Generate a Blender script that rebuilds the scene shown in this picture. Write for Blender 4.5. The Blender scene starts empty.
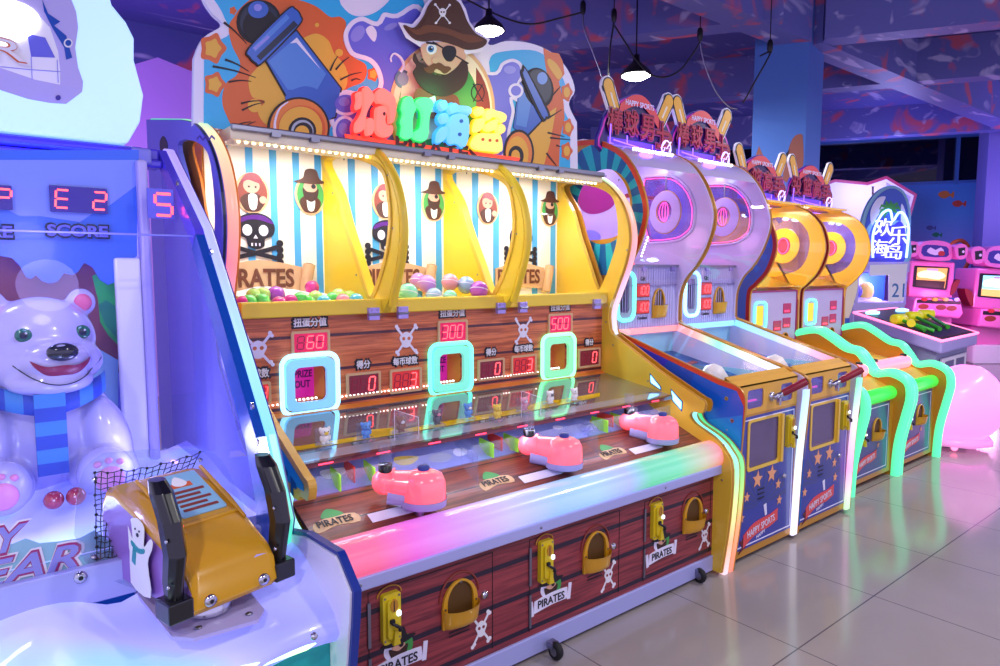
import bpy, math, random
from math import sin, cos, pi, sqrt, atan2
from mathutils import Vector as V, Matrix as M
from mathutils.geometry import tessellate_polygon
random.seed(7)
R = math.radians
COL = bpy.context.scene.collection
# ---------------------------------------------------------------- camera geometry (survey of the photo)
F = 678.; H = 1.7; CAM = V((0, 0, H)); PIT = math.atan(62 / 678.); HEAD = R(51)
FW = V((cos(HEAD) * cos(PIT), sin(HEAD) * cos(PIT), -sin(PIT)))
RT = V((sin(HEAD), -cos(HEAD), 0)); UP = RT.cross(FW)
def ray(u, v): return FW * F + RT * (u - 500) - UP * (v - 333)
def at(u, v, ax, val):
    d = ray(u, v); t = (val - CAM[ax]) / d[ax]; return CAM + d * t
def aX(pts, X): return [(p.y, p.z) for p in (at(u, v, 0, X) for u, v in pts)]
def aY(pts, Y): return [(p.x, p.z) for p in (at(u, v, 1, Y) for u, v in pts)]
def atd(u, v, dep):
    d = ray(u, v); h = V((FW.x, FW.y, 0)).normalized(); return CAM + d * (dep / d.dot(h))
def cr(pts, ox, oy, s): return [(ox + a * s, oy + b * s) for a, b in pts]
# ---------------------------------------------------------------- materials
def lin(c):
    if isinstance(c, str):
        c = [int(c[i:i + 2], 16) / 255 for i in (0, 2, 4)]
        c = [x / 12.92 if x <= .04045 else ((x + .055) / 1.055) ** 2.4 for x in c]
    return (c[0], c[1], c[2], 1)
MAT = {}
def newmat(n):
    m = bpy.data.materials.new(n); m.use_nodes = True; MAT[n] = m
    return m, m.node_tree, m.node_tree.nodes['Principled BSDF']
def mt(n, col, r=.4, m=0, e=None, es=0, coat=0, spec=.5, sss=0):
    mm, t, b = newmat(n); i = b.inputs
    i['Base Color'].default_value = lin(col); i['Roughness'].default_value = r; i['Metallic'].default_value = m
    i['Coat Weight'].default_value = coat; i['Coat Roughness'].default_value = .06; i['Specular IOR Level'].default_value = spec
    if e is not None: i['Emission Color'].default_value = lin(e); i['Emission Strength'].default_value = es
    return mm
def clear(n, tint='ffffff', gl=.12, rough=.02, dens=0.0, body='ffffff'):
    m, t, b = newmat(n); t.nodes.remove(b); o = t.nodes['Material Output']; N = t.nodes.new
    tr = N('ShaderNodeBsdfTransparent'); tr.inputs[0].default_value = lin(tint)
    df = N('ShaderNodeBsdfDiffuse'); df.inputs[0].default_value = lin(body)
    m1 = N('ShaderNodeMixShader'); m1.inputs[0].default_value = dens
    g = N('ShaderNodeBsdfGlossy'); g.inputs['Roughness'].default_value = rough
    lw = N('ShaderNodeLayerWeight'); lw.inputs[0].default_value = .5
    pw = N('ShaderNodeMath'); pw.operation = 'POWER'; pw.inputs[1].default_value = 4; t.links.new(lw.outputs['Facing'], pw.inputs[0])
    mul = N('ShaderNodeMath'); mul.operation = 'MULTIPLY_ADD'; mul.inputs[1].default_value = gl * 2.2; mul.inputs[2].default_value = gl * .5
    t.links.new(pw.outputs[0], mul.inputs[0]); mul.use_clamp = True
    m2 = N('ShaderNodeMixShader'); L = t.links.new
    L(tr.outputs[0], m1.inputs[1]); L(df.outputs[0], m1.inputs[2]); L(mul.outputs[0], m2.inputs[0])
    L(m1.outputs[0], m2.inputs[1]); L(g.outputs[0], m2.inputs[2]); L(m2.outputs[0], o.inputs[0])
    return m
def ramp(t, fac, stops, interp='LINEAR'):
    r = t.nodes.new('ShaderNodeValToRGB'); r.color_ramp.interpolation = interp
    el = r.color_ramp.elements
    while len(el) < len(stops): el.new(.5)
    for e, (p, c) in zip(el, stops): e.position = p; e.color = lin(c)
    t.links.new(fac, r.inputs[0]); return r.outputs[0]
def led(n, axis, a, b_, stops, es, base='8c8c9c', r=.3, coat=0):
    """backlit plastic: the colour of its LEDs runs along an object axis"""
    m, t, b = newmat(n); N = t.nodes.new; L = t.links.new
    tc = N('ShaderNodeTexCoord'); sp = N('ShaderNodeSeparateXYZ'); L(tc.outputs['Object'], sp.inputs[0])
    mr = N('ShaderNodeMapRange'); mr.inputs[1].default_value = a; mr.inputs[2].default_value = b_
    L(sp.outputs[axis], mr.inputs[0]); c = ramp(t, mr.outputs[0], stops)
    L(c, b.inputs['Emission Color']); b.inputs['Emission Strength'].default_value = es
    b.inputs['Base Color'].default_value = lin(base); b.inputs['Roughness'].default_value = r; b.inputs['Coat Weight'].default_value = coat
    return m
def wood(n, c1, c2, gap, plank=.12, axis=2, off=0, gapw=.07, r=.45, gs=(2, 40), coat=0.0, horiz=0):
    """planks: grain along x, seams across `axis`"""
    m, t, b = newmat(n); N = t.nodes.new; L = t.links.new
    tc = N('ShaderNodeTexCoord'); mp = N('ShaderNodeMapping'); L(tc.outputs['Object'], mp.inputs[0])
    s = [gs[0]] * 3; s[axis] = gs[1]; mp.inputs['Scale'].default_value = s; mp.inputs['Rotation'].default_value = (0, R(6) if axis == 2 else 0, R(5) if axis == 1 else 0)
    ns = N('ShaderNodeTexNoise'); ns.inputs['Scale'].default_value = 1.3; ns.inputs['Detail'].default_value = 5; ns.inputs['Distortion'].default_value = .8
    L(mp.outputs[0], ns.inputs[0]); c = ramp(t, ns.outputs[0], [(.36, c2), (.62, c1)])
    sp = N('ShaderNodeSeparateXYZ'); L(tc.outputs['Object'], sp.inputs[0])
    a = N('ShaderNodeMath'); a.operation = 'MULTIPLY_ADD'; a.inputs[1].default_value = 1 / plank; a.inputs[2].default_value = off; L(sp.outputs[axis], a.inputs[0])
    f = N('ShaderNodeMath'); f.operation = 'FRACT'; L(a.outputs[0], f.inputs[0])
    g = ramp(t, f.outputs[0], [(0, 'ffffff'), (gapw, '000000')], 'CONSTANT')
    mx = N('ShaderNodeMix'); mx.data_type = 'RGBA'; L(g, mx.inputs[0]); L(c, mx.inputs[6]); mx.inputs[7].default_value = lin(gap)
    L(mx.outputs[2], b.inputs['Base Color']); b.inputs['Roughness'].default_value = r; b.inputs['Coat Weight'].default_value = coat
    return m
# ---------------------------------------------------------------- 2D helpers
def blob(pts, n=5):
    o = []; k = len(pts)
    for i in range(k):
        p0, p1, p2, p3 = (V(pts[(i + j - 1) % k]) for j in range(4))
        for q in range(n):
            t = q / n
            o.append(tuple(.5 * ((2 * p1) + (p2 - p0) * t + (2 * p0 - 5 * p1 + 4 * p2 - p3) * t * t + (3 * p1 - p0 - 3 * p2 + p3) * t ** 3)))
    return o
def curve(pts, n=5):
    o = []; k = len(pts)
    for i in range(k - 1):
        p0, p1, p2, p3 = V(pts[max(i - 1, 0)]), V(pts[i]), V(pts[i + 1]), V(pts[min(i + 2, k - 1)])
        for q in range(n):
            t = q / n
            o.append(tuple(.5 * ((2 * p1) + (p2 - p0) * t + (2 * p0 - 5 * p1 + 4 * p2 - p3) * t * t + (3 * p1 - p0 - 3 * p2 + p3) * t ** 3)))
    o.append(tuple(pts[-1])); return o
def area(p): return sum(p[i - 1][0] * p[i][1] - p[i][0] * p[i - 1][1] for i in range(len(p))) / 2
def grow(pts, d):
    k = len(pts); s = 1 if area(pts) > 0 else -1; o = []
    for i in range(k):
        a, b, c = V(pts[i - 1]), V(pts[i]), V(pts[(i + 1) % k])
        e1 = (b - a); e2 = (c - b)
        if e1.length < 1e-9 or e2.length < 1e-9: o.append(tuple(b)); continue
        e1.normalize(); e2.normalize(); n1 = V((e1.y, -e1.x)); n2 = V((e2.y, -e2.x)); n = n1 + n2
        if n.length < .2: n = n1
        n.normalize(); f = min(1 / max(n.dot(n1), .4), 1.8); o.append(tuple(b + n * d * s * f))
    return o
def circ(x, y, r, ry=None, n=24, rot=0):
    ry = ry or r
    return [(x + r * cos(a) * cos(rot) - ry * sin(a) * sin(rot), y + r * cos(a) * sin(rot) + ry * sin(a) * cos(rot)) for a in (2 * pi * i / n for i in range(n))]
def rrect(x0, y0, x1, y1, r, n=5):
    o = []
    for cx, cy, a0 in ((x1 - r, y0 + r, -90), (x1 - r, y1 - r, 0), (x0 + r, y1 - r, 90), (x0 + r, y0 + r, 180)):
        for i in range(n + 1): a = R(a0 + 90 * i / n); o.append((cx + r * cos(a), cy + r * sin(a)))
    return o
def stroke(pts, w, w2=None):
    k = len(pts); L_, Q = [], []
    for i in range(k):
        a, b = V(pts[max(i - 1, 0)]), V(pts[min(i + 1, k - 1)]); d = (b - a); d.normalize(); n = V((-d.y, d.x))
        ww = (w + ((w2 if w2 is not None else w) - w) * i / (k - 1)) / 2
        L_.append(tuple(V(pts[i]) + n * ww)); Q.append(tuple(V(pts[i]) - n * ww))
    return L_ + Q[::-1]
def star(x, y, r, q=.45, n=5, rot=0):
    return [(x + (r if i % 2 == 0 else r * q) * sin(rot + pi * i / n), y + (r if i % 2 == 0 else r * q) * cos(rot + pi * i / n)) for i in range(2 * n)]
# frames: columns = picture right, picture up, outward normal
def FR(o, ax, ay):
    ax = V(ax).normalized(); ay = V(ay).normalized(); az = ax.cross(ay)
    m = M.Identity(4)
    for i in range(3): m[i][0] = ax[i]; m[i][1] = ay[i]; m[i][2] = az[i]; m[i][3] = o[i]
    return m
def FY(y): return FR((0, y, 0), (1, 0, 0), (0, 0, 1))          # 2D = (x, z), faces the aisle
def FXn(x): return FR((x, 0, 0), (0, -1, 0), (0, 0, 1))       # 2D = (-y, z), faces -x
def FZ(z): return M.Translation((0, 0, z))                     # 2D = (x, y), faces up
# ---------------------------------------------------------------- mesh builder
TXT = {}
def textmesh(s, off=0, ext=.02, bev=0, shear=0, space=1):
    k = (s, off, ext, bev, shear, space)
    if k not in TXT:
        c = bpy.data.curves.new('t', 'FONT'); c.body = s; c.size = 1; c.offset = min(off, 0); c.extrude = ext; c.bevel_depth = bev or max(off, 0) * .6; c.resolution_u = 3
        c.bevel_resolution = 2 if bev else 0; c.align_x = 'CENTER'; c.align_y = 'CENTER'; c.shear = shear; c.space_character = space
        o = bpy.data.objects.new('t', c); COL.objects.link(o); bpy.context.view_layer.update()
        me = bpy.data.meshes.new_from_object(o.evaluated_get(bpy.context.evaluated_depsgraph_get()))
        vs = [v.co.copy() for v in me.vertices]
        if vs:
            cx = (min(v.x for v in vs) + max(v.x for v in vs)) / 2; cy = (min(v.y for v in vs) + max(v.y for v in vs)) / 2
            w = max(v.x for v in vs) - min(v.x for v in vs); h = max(v.y for v in vs) - min(v.y for v in vs)
        else: cx = cy = 0; w = h = 1
        TXT[k] = ([V((v.x - cx, v.y - cy, v.z)) for v in vs], [tuple(p.vertices) for p in me.polygons], w, h)
        bpy.data.objects.remove(o); bpy.data.curves.remove(c); bpy.data.meshes.remove(me)
    return TXT[k]
class MB:
    def __init__(s, mat='white'):
        s.v = []; s.f = []; s.fm = []; s.sm = []; s.ms = [mat]; s.cur = 0; s.dc = 0; s.X = M.Identity(4)
    def m(s, n):
        if n not in s.ms: s.ms.append(n)
        s.cur = s.ms.index(n); return s
    def x(s, mtx): s.X = mtx; return s
    def add(s, vs, fs, smooth=False):
        k = len(s.v); s.v += [s.X @ V(p) for p in vs]
        for f in fs: s.f.append([i + k for i in f]); s.fm.append(s.cur); s.sm.append(smooth)
        return s
    def box(s, x0, y0, z0, x1, y1, z1):
        p = [(x, y, z) for z in (z0, z1) for y in (y0, y1) for x in (x0, x1)]
        return s.add(p, [(0, 2, 3, 1), (4, 5, 7, 6), (0, 1, 5, 4), (2, 6, 7, 3), (0, 4, 6, 2), (1, 3, 7, 5)])
    def prism(s, pts, z0, z1, holes=(), smooth=False):
        loops = [list(pts)] + [list(h) for h in holes]
        if area(loops[0]) < 0: loops[0].reverse()
        for h in loops[1:]:
            if area(h) > 0: h.reverse()
        fl = [p for l in loops for p in l]; n = len(fl)
        if holes or True:
            tr = tessellate_polygon([[V((p[0], p[1], 0)) for p in l] for l in loops])
        fs = []
        for a, b, c in tr:
            A, B, Cc = fl[a], fl[b], fl[c]
            if (B[0] - A[0]) * (Cc[1] - A[1]) - (Cc[0] - A[0]) * (B[1] - A[1]) < 0: b, c = c, b
            fs.append((a + n, b + n, c + n)); fs.append((c, b, a))
        s.add([(p[0], p[1], z0) for p in fl] + [(p[0], p[1], z1) for p in fl], fs)
        base = len(s.v) - 2 * n; k = 0
        for l in loops:
            for i in range(len(l)):
                a = k + i; b = k + (i + 1) % len(l)
                s.f.append([base + a, base + b, base + b + n, base + a + n]); s.fm.append(s.cur); s.sm.append(smooth)
            k += len(l)
        return s
    def deco(s, pts, lay=1, holes=()):
        s.dc = (s.dc + 1) % 24; return s.prism(pts, .0004, .0008 + .0009 * lay + .00003 * s.dc, holes)
    def deco_line(s, pts, w, lay=1, w2=None, closed=False):
        if closed: return s.prism(grow(pts, w / 2), .0004, .0008 + .0009 * lay, [grow(pts, -w / 2)])
        return s.deco(stroke(pts, w, w2), lay)
    def tube(s, pts, r, n=8, closed=False, cap=True):
        k = len(pts); P = [V(p) for p in pts]; rings = []; prev = None
        for i in range(k):
            a = P[i - 1] if (i > 0 or closed) else P[i]; b = P[(i + 1) % k] if (i < k - 1 or closed) else P[i]
            d = (b - a).normalized()
            if prev is None:
                up = V((0, 0, 1)) if abs(d.z) < .9 else V((1, 0, 0)); u = d.cross(up).normalized()
            else: u = (prev - d * prev.dot(d)).normalized()
            prev = u; w = d.cross(u); rr = r[i] if isinstance(r, (list, tuple)) else r
            rings.append([P[i] + (u * cos(2 * pi * j / n) + w * sin(2 * pi * j / n)) * rr for j in range(n)])
        vs = [q for rg in rings for q in rg]; fs = []
        for i in range(k if closed else k - 1):
            for j in range(n):
                a = i * n + j; b = i * n + (j + 1) % n; c = ((i + 1) % k) * n + (j + 1) % n; d = ((i + 1) % k) * n + j
                fs.append((a, b, c, d))
        s.add(vs, fs, True)
        if cap and not closed:
            s.add(rings[0], [tuple(range(n))[::-1]]); s.add(rings[-1], [tuple(range(n))])
        return s
    def lathe(s, prof, c=(0, 0, 0), ax=None, n=24, sx=1, sy=1):
        """prof = [(radius, height)]"""
        Q = M.Translation(c)
        if ax is not None: Q = Q @ V(ax).to_track_quat('Z', 'Y').to_matrix().to_4x4()
        vs = []; fs = []
        for r, z in prof:
            for j in range(n): vs.append(Q @ V((r * cos(2 * pi * j / n) * sx, r * sin(2 * pi * j / n) * sy, z)))
        for i in range(len(prof) - 1):
            for j in range(n): fs.append((i * n + j, i * n + (j + 1) % n, (i + 1) * n + (j + 1) % n, (i + 1) * n + j))
        s.add(vs, fs, True)
        if prof[0][0] > 1e-4: s.add(vs[:n], [tuple(range(n))[::-1]])
        if prof[-1][0] > 1e-4: s.add(vs[-n:], [tuple(range(n))])
        return s
    def ell(s, c, r, n=20, m=12, rot=None):
        if not isinstance(r, (list, tuple)): r = (r, r, r)
        Q = M.Translation(c) @ (rot if rot is not None else M.Identity(4)); vs = []; fs = []
        for i in range(m + 1):
            t = pi * i / m
            for j in range(n): vs.append(Q @ V((r[0] * sin(t) * cos(2 * pi * j / n), r[1] * sin(t) * sin(2 * pi * j / n), -r[2] * cos(t))))
        for i in range(m):
            for j in range(n):
                a, b, c2, d = i * n + j, i * n + (j + 1) % n, (i + 1) * n + (j + 1) % n, (i + 1) * n + j
                fs.append((a, c2, d) if i == 0 else (a, b, d) if i == m - 1 else (a, b, c2, d))
        return s.add(vs, fs, True)
    def grid(s, rows, closed=False, smooth=True):
        n = len(rows[0]); vs = [p for r in rows for p in r]; fs = []
        for i in range(len(rows) - 1):
            for j in range(n if closed else n - 1):
                fs.append((i * n + j, i * n + (j + 1) % n, (i + 1) * n + (j + 1) % n, (i + 1) * n + j))
        return s.add(vs, fs, smooth)
    def text(s, t, fr, cx, cy, w=None, h=None, off=0, dep=.002, bev=0, shear=0, rot=0, space=1):
        """lettering centred at (cx, cy) of frame fr, fitted to width w / height h"""
        vs, fs, tw, th = textmesh(t, off, 0.05 if dep else 0, bev, shear, space)
        sx = w / tw if w else h / th; sy = h / th if h else sx
        if not w: sx = sy
        zr = max(v.z for v in vs) - min(v.z for v in vs) if vs else 1; zs = dep / max(zr, 1e-6)
        old = s.X; s.X = fr @ M.Translation((cx, cy, dep / 2 + .0004)) @ M.Rotation(rot, 4, 'Z') @ M.Diagonal((sx, sy, zs, 1))
        s.add(vs, fs, bev > 0); s.X = old; return s
    def seg(s, txt, fr, x0, y0, w, h, on, off, lay=3, sl=.12):
        """seven-segment digits filling the box (x0,y0,w,h) from its lower left corner"""
        SG = {'0': 'abcdef', '1': 'bc', '2': 'abged', '3': 'abgcd', '4': 'fgbc', '5': 'afgcd', '6': 'afgedc', '7': 'abc', '8': 'abcdefg', '9': 'abcdfg', 'E': 'afged', 'P': 'abgef', ' ': '', 'J': 'bcde', 'U': 'bcdef'}
        n = len(txt); cw = w / n; old = s.X
        for k, ch in enumerate(txt):
            a = cw * .68; b = h; t = min(a, b) * .16; ox = x0 + cw * k + cw * .12
            P = {'a': [(0, b), (a, b)], 'g': [(0, b / 2), (a, b / 2)], 'd': [(0, 0), (a, 0)], 'f': [(0, b / 2), (0, b)], 'e': [(0, 0), (0, b / 2)], 'b': [(a, b / 2), (a, b)], 'c': [(a, 0), (a, b / 2)]}
            for q, (p1, p2) in P.items():
                lit = q in SG[ch]
                if not lit and off is None: continue
                s.m(on if lit else off); s.X = fr
                e = t * .5; hz = p1[1] == p2[1]
                p1 = (p1[0] + (e if hz else 0), p1[1] + (0 if hz else e)); p2 = (p2[0] - (e if hz else 0), p2[1] - (0 if hz else e))
                pts = stroke([(ox + p1[0] + sl * p1[1], y0 + p1[1]), (ox + p2[0] + sl * p2[1], y0 + p2[1])], t)
                s.deco(pts, lay)
        s.X = old; return s
    def build(s, name, mat=None, parent=None, bevel=0, seg=2, base=None, smooth=None):
        if mat: s.ms[0] = mat
        L0 = V((0, 0, 0))
        if parent is not None:
            q = parent
            while q is not None: L0 += q.location; q = q.parent
        elif base is not None: L0 = V(base)
        else:
            xs = [p.x for p in s.v]; ys = [p.y for p in s.v]; zs = [p.z for p in s.v]
            L0 = V(((min(xs) + max(xs)) / 2, (min(ys) + max(ys)) / 2, min(zs)))
        me = bpy.data.meshes.new(name); me.from_pydata([p - L0 for p in s.v], [], s.f)
        for n in s.ms: me.materials.append(MAT[n])
        me.polygons.foreach_set('material_index', s.fm); me.polygons.foreach_set('use_smooth', s.sm if smooth is None else [smooth] * len(s.f)); me.update()
        o = bpy.data.objects.new(name, me); COL.objects.link(o)
        if parent is not None: o.parent = parent
        else: o.location = L0
        if bevel:
            b = o.modifiers.new('b', 'BEVEL'); b.width = bevel; b.segments = seg; b.limit_method = 'ANGLE'; b.angle_limit = R(40)
        return o
def tag(o, label, cat=None, group=None, kind=None):
    if label: o['label'] = label
    if cat: o['category'] = cat
    if group: o['group'] = group
    if kind: o['kind'] = kind
    return o
def thing(name, loc, label, cat, group=None):
    o = bpy.data.objects.new(name, None); COL.objects.link(o); o.location = loc; o.empty_display_size = .1
    return tag(o, label, cat, group)
def struct(mb, name, mat=None, bevel=0):
    o = mb.build(name, mat, None, bevel, base=(0, 0, 0)); o['kind'] = 'structure'; return o
# ---------------------------------------------------------------- palette
mt('white', 'e8e6ee', .35); mt('black', '0b0a10', .35); mt('rubber', '141318', .7); mt('chrome', 'c8c8d2', .18, 1); mt('steel', '8f90a0', .35, 1)
mt('gold', 'c98d25', .32, .15, coat=.3); mt('gold2', 'e0a93c', .35); mt('yellow', 'f0cf2e', .35, coat=.3); mt('yellow2', 'e9bf3a', .35, coat=.4)
mt('cream', 'efe6c8', .5); mt('skyblue', '4aa6e0', .5); mt('stripewhite', 'f4f1e2', .5); mt('tan', 'd9b184', .5)
mt('ink', '17121f', .5); mt('ink2', '2a1416', .5); mt('boardwhite', 'e8e4fa', .4); mt('cyanboard', '2cb2ea', .4); mt('orange', 'dc6226', .4); mt('orange2', 'e68236', .4)
mt('amber', 'eab038', .4); mt('blue', '2a60c4', .35); mt('blue2', '4a86da', .35); mt('navy', '0f1a40', .4); mt('indigo', '6668dc', .35); mt('indigo2', '8c8de6', .35)
mt('lilac', 'b9b0ea', .35); mt('brown', '4a2417', .5); mt('brown2', '6d3a20', .5); mt('beard', '3a1f1a', .5); mt('skin', 'd8a48c', .5); mt('eyeblue', '3b77b8', .3)
mt('green', '3f9a4a', .45); mt('redbrown', '8a3626', .45); mt('crimson', '8e1630', .35); mt('red', 'c02434', .35); mt('maroon', '5e0f22', .4); mt('purple', '5a1a88', .4)
mt('magenta', 'a02478', .35); mt('violet', '3a2a96', .35); mt('facet1', '3a3ad0', .3, coat=.4); mt('facet2', '2450c4', .3, coat=.4); mt('facet3', '0f5cd8', .3, coat=.4); mt('facet4', '1482e4', .3, coat=.4)
mt('teal', '1c9aa2', .35); mt('tealdark', '0d5a74', .35); mt('rayA', '1eb4cc', .35); mt('rayB', '1464a8', .35); mt('redorange', 'd8482a', .35); mt('doorblue', '2638a0', .3, coat=.4); mt('doorray', '303f86', .3, coat=.3); mt('star', 'f0a878', .35); mt('starlit', 'f2b06a', .35)
mt('banner', 'e04a4c', .35); mt('coinyellow', 'dcc21c', .35, coat=.3); mt('chute', 'd49a1c', .35, coat=.3); mt('chutein', '5a3c10', .6); mt('railsilver', 'b4b8f0', .3, .25)
mt('hinge', 'b0a0e8', .25, .4); mt('plasticwhite', 'f2f0fa', .25, coat=.5); mt('domewhite', 'cfc2ea', .2, coat=.6); mt('discwhite', 'b9a8dc', .2, coat=.6); mt('domeyellow', 'f2c43a', .2, coat=.6)
mt('pinkcab', 'f07ac8', .3, coat=.4); mt('pinkdark', 'b0305a', .35); mt('greyblue', '9aa0bc', .4); mt('paper', 'f2f2f6', .6)
mt('limeA', 'a8e020', .3); mt('bluecap', '2c3f9a', .3); mt('darkglass', '15131f', .08, coat=.5); mt('ribbed', 'b6aee0', .35); mt('grout', '8d8694', .7)
mt('bear_fur', 'bdb8ee', .22, coat=.6); mt('scarfA', '3f86d8', .6); mt('scarfB', '2a4cc0', .6); mt('nose', '141a30', .12, coat=.8); mt('mouth', '8e1c4a', .35); mt('earpink', 'e0689a', .4); mt('padpink', 'e48ac0', .4)
mt('eyegreen', '0f6a5c', .12, coat=.8); mt('bushgreen', '1fae5a', .4); mt('bushgreen2', '0f8a6a', .4); mt('hill', '7a3a56', .5); mt('cloudblue', '2f6ae8', .3, coat=.3); mt('cloudblue2', '7f96f4', .3)
mt('framepurple', '5a4ae0', .25, coat=.5); mt('frameblue', '0a4ab0', .25, coat=.5); mt('gunorange', 'd0981e', .25, coat=.7); mt('gunpurple', '9468c0', .3, coat=.5); mt('gripblack', '0c0d14', .28, coat=.4)
mt('stickerblue', '8cc0dc', .4); mt('wingblue', '142f8c', .3); mt('fish1', 'e0803a', .6); mt('fish2', 'd84a3a', .6); mt('fish3', '2a8a70', .6); mt('fish4', '5a64b0', .6)
mt('ballpurple', 'b04ac8', .15, coat=.8); mt('ballgreen', '5fe05a', .15, coat=.8); mt('ballmag', 'd83a90', .15, coat=.8); mt('ballmint', '8ce8c0', .15, coat=.8); mt('ballpink', 'f09aa8', .15, coat=.8)
mt('balllilac', 'c88ae0', .15, coat=.8); mt('ballblue', '9ab8d8', .15, coat=.8); mt('ballcyan', '5ac8d8', .15, coat=.8); mt('balllime', 'b8e86a', .15, coat=.8)
mt('charyellow', 'f0d45a', .4); mt('charblue', '6aa0e8', .4); mt('charpink', 'f0a0b0', .4); mt('charbrown', '9a6040', .4); mt('charwhite', 'f4f2f0', .4); mt('chargrey', '6a6a78', .4)
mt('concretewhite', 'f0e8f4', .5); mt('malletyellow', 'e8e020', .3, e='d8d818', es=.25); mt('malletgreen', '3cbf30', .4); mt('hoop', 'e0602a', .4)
# light-givers
def em(n, col, s, base=None): return mt(n, base or col, .3, e=col, es=s)
em('ledwhite', 'f4f2ff', 9); em('leddot', 'fff4f0', 3.2); em('ledwarm', 'fff2c0', 4); em('ledcyan', '8edcff', 2.2); em('ledmint', '62f0d0', 1.9); em('ledgreen', '84ffb0', 1.9)
em('segred', 'ff4a50', 3.0); em('segoff', '7a1030', .4); em('segpanel', 'b8104a', .8); em('segpanel2', 'b02828', .7); em('segdark', '6a2030', .4)
em('neonred', 'ff8478', .85, 'c04040'); em('neongreen', '6cf4a8', .85, '20a060'); em('neonblue', '84ccff', .85, '3070b0'); em('neonyellow', 'ffe884', .85, 'b09030'); em('backred', 'f0342c', .8); em('backgreen', '10b850', .8); em('backblue', '3a9af0', .8); em('backyellow', 'f0b820', .8); em('neonback', 'f0442c', .7)
em('neonpink', 'ff4a90', 2.2); em('neonwhite', 'c8b8ff', 1.5); em('neonviolet', '7a50ff', 2.6); em('neonviolet2', '9a6cff', 1.6)
em('lampwhite', 'ffffff', 25); em('btnwhite', 'dff6ff', 1.6); em('bulbgreen', 'c8ffdc', 8); em('bulbwhite', 'ffffff', 9); em('bulbred', 'ff6a80', 5)
em('lightpink', 'ff8098', 1.3); em('eggpink', 'f488ea', 1.05); em('pinkled', 'ff7aa8', 1.8); em('rosepanel', 'f49adf', .5); em('screenwarm', 'c88a50', .9)
em('ledred', 'ff3050', 4); em('greenribbon', '56e8a2', .95); em('blueneon', '8fb4ff', 3); em('yellowpanel', 'e8c020', .6)
em('segpanel3', '901448', .5); em('magpanel', 'a81a88', .8); em('signwhite', 'ffffff', 2.2); em('topglow', '98ccff', .60, 'c8e0f8')
led('cannonpink', 2, .80, .93, [(0, 'ff3428'), (.3, 'ff4038'), (.6, 'e83a50'), (1, 'd83458')], .62, 'f890a4', .18, .9)
clear('clearpane', 'ffffff', .012, .02, .008); clear('glass', 'ffffff', .07, .02, .012); clear('acrylic', 'f4f8ff', .16, .03, .06, 'e8ecff'); clear('domeglass', 'fbf8ff', .12, .02, .03, 'ecdcff')
clear('hazeglass', 'dcdcff', .10, .03, .20, 'b4b4ff'); clear('limeacrylic', 'd8ff80', .12, .1, .6, 'b8ff50'); clear('redacrylic', 'ff8070', .15, .1, .6, 'f04a40'); clear('nightglass', '8890b0', .3, .04, .5, '14141c')
clear('tintwindow', 'd8ccff', .2, .03, .25, '9a8ad8')
wood('woodfront', '9a3a42', '6a2230', '22102c', .163, 2, .18, .13, .4, (2.5, 55), .2)
wood('woodback', 'e27c48', 'a84c28', '48182c', .162, 2, -.60, .085, .4, (2.5, 50), .2)
wood('woodfield', '7c3a2a', '501f1c', '2c1018', .085, 1, .1, .06, .2, (2.5, 45), .6)
led('lightbar', 0, -1.145, 1.15, [(0, 'ff3a48'), (.07, 'ff4068'), (.14, 'f440d0'), (.24, 'd890f4'), (.34, 'c8c0ff'), (.46, '8cc8f8'), (.56, '9cd4ff'), (.66, 'a0b8f8'), (.73, '24e088'), (.83, '40e890'), (.93, 'd0d088'), (1, 'ff7c58')], .72, '8a84a8', .25, .8)
led('ribbonL', 2, .5, 2.4, [(0, '4affc0'), (.3, '80ffe0'), (.42, 'f0e8ff'), (.55, 'ff90b0'), (.65, 'ff7868'), (.8, 'ffa468'), (.93, 'fff0a8'), (1, '40e8a0')], .85)
led('ribbonLower', 2, 0, .95, [(0, 'ffd0d8'), (.2, 'ffb070'), (.45, 'e0ff80'), (.65, '90ffb0'), (.85, '70f0e0'), (1, 'b0f4ff')], .95)
led('ribbonLower2', 2, 0, .8, [(0, 'ff7a30'), (.35, 'ffa030'), (.6, 'b0f040'), (.85, '30e050'), (1, '30e878')], .85)
led('ribbonUpper', 2, 1.3, 2.4, [(0, 'd8e0ff'), (.25, 'ffc8f0'), (.4, 'ffa0b8'), (.62, 'ff9c78'), (.8, 'ffd0a0'), (.9, 'c0ffa0'), (1, '60f0a0')], .85)
led('ribbonBear', 2, .85, 2.3, [(0, '20f0b0'), (.12, '20e8c8'), (.22, '50dcff'), (.4, '98e8ff'), (.6, 'a8b8ff'), (.85, 'a890ff'), (1, 'b498ff')], .8)
led('ribbonBat', 2, 0, 1.1, [(0, 'e8e0ff'), (.35, 'f0f4ff'), (.6, 'd0f8ff'), (.85, 'b0d8ff'), (1, 'a0c8f0')], 1.05)
led('ribbonBatEdge', 2, 0, 1.1, [(0, 'd8ff60'), (.3, 'f0f090'), (.5, 'ff90d0'), (.75, 'b0ffc0'), (1, '60f0c0')], 1.0)
led('ribbonBat2', 2, 0, 1.1, [(0, 'b8ffb0'), (.3, 'ffa8f0'), (.55, 'ffe0ff'), (.85, '80ffc8'), (1, '20e0a0')], .95)
led('raillights', 1, -.4, 0.55, [(0, 'd8dcff'), (.35, 'e8fff8'), (.58, '80ffc0'), (.78, 'ffa090'), (1, 'ff7070')], 1.1)
led('raillights2', 1, -.4, 0.55, [(0, 'ff7888'), (.28, 'f0a8d0'), (.6, 'a8d0ff'), (1, '70dcff')], 1.1)
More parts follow.
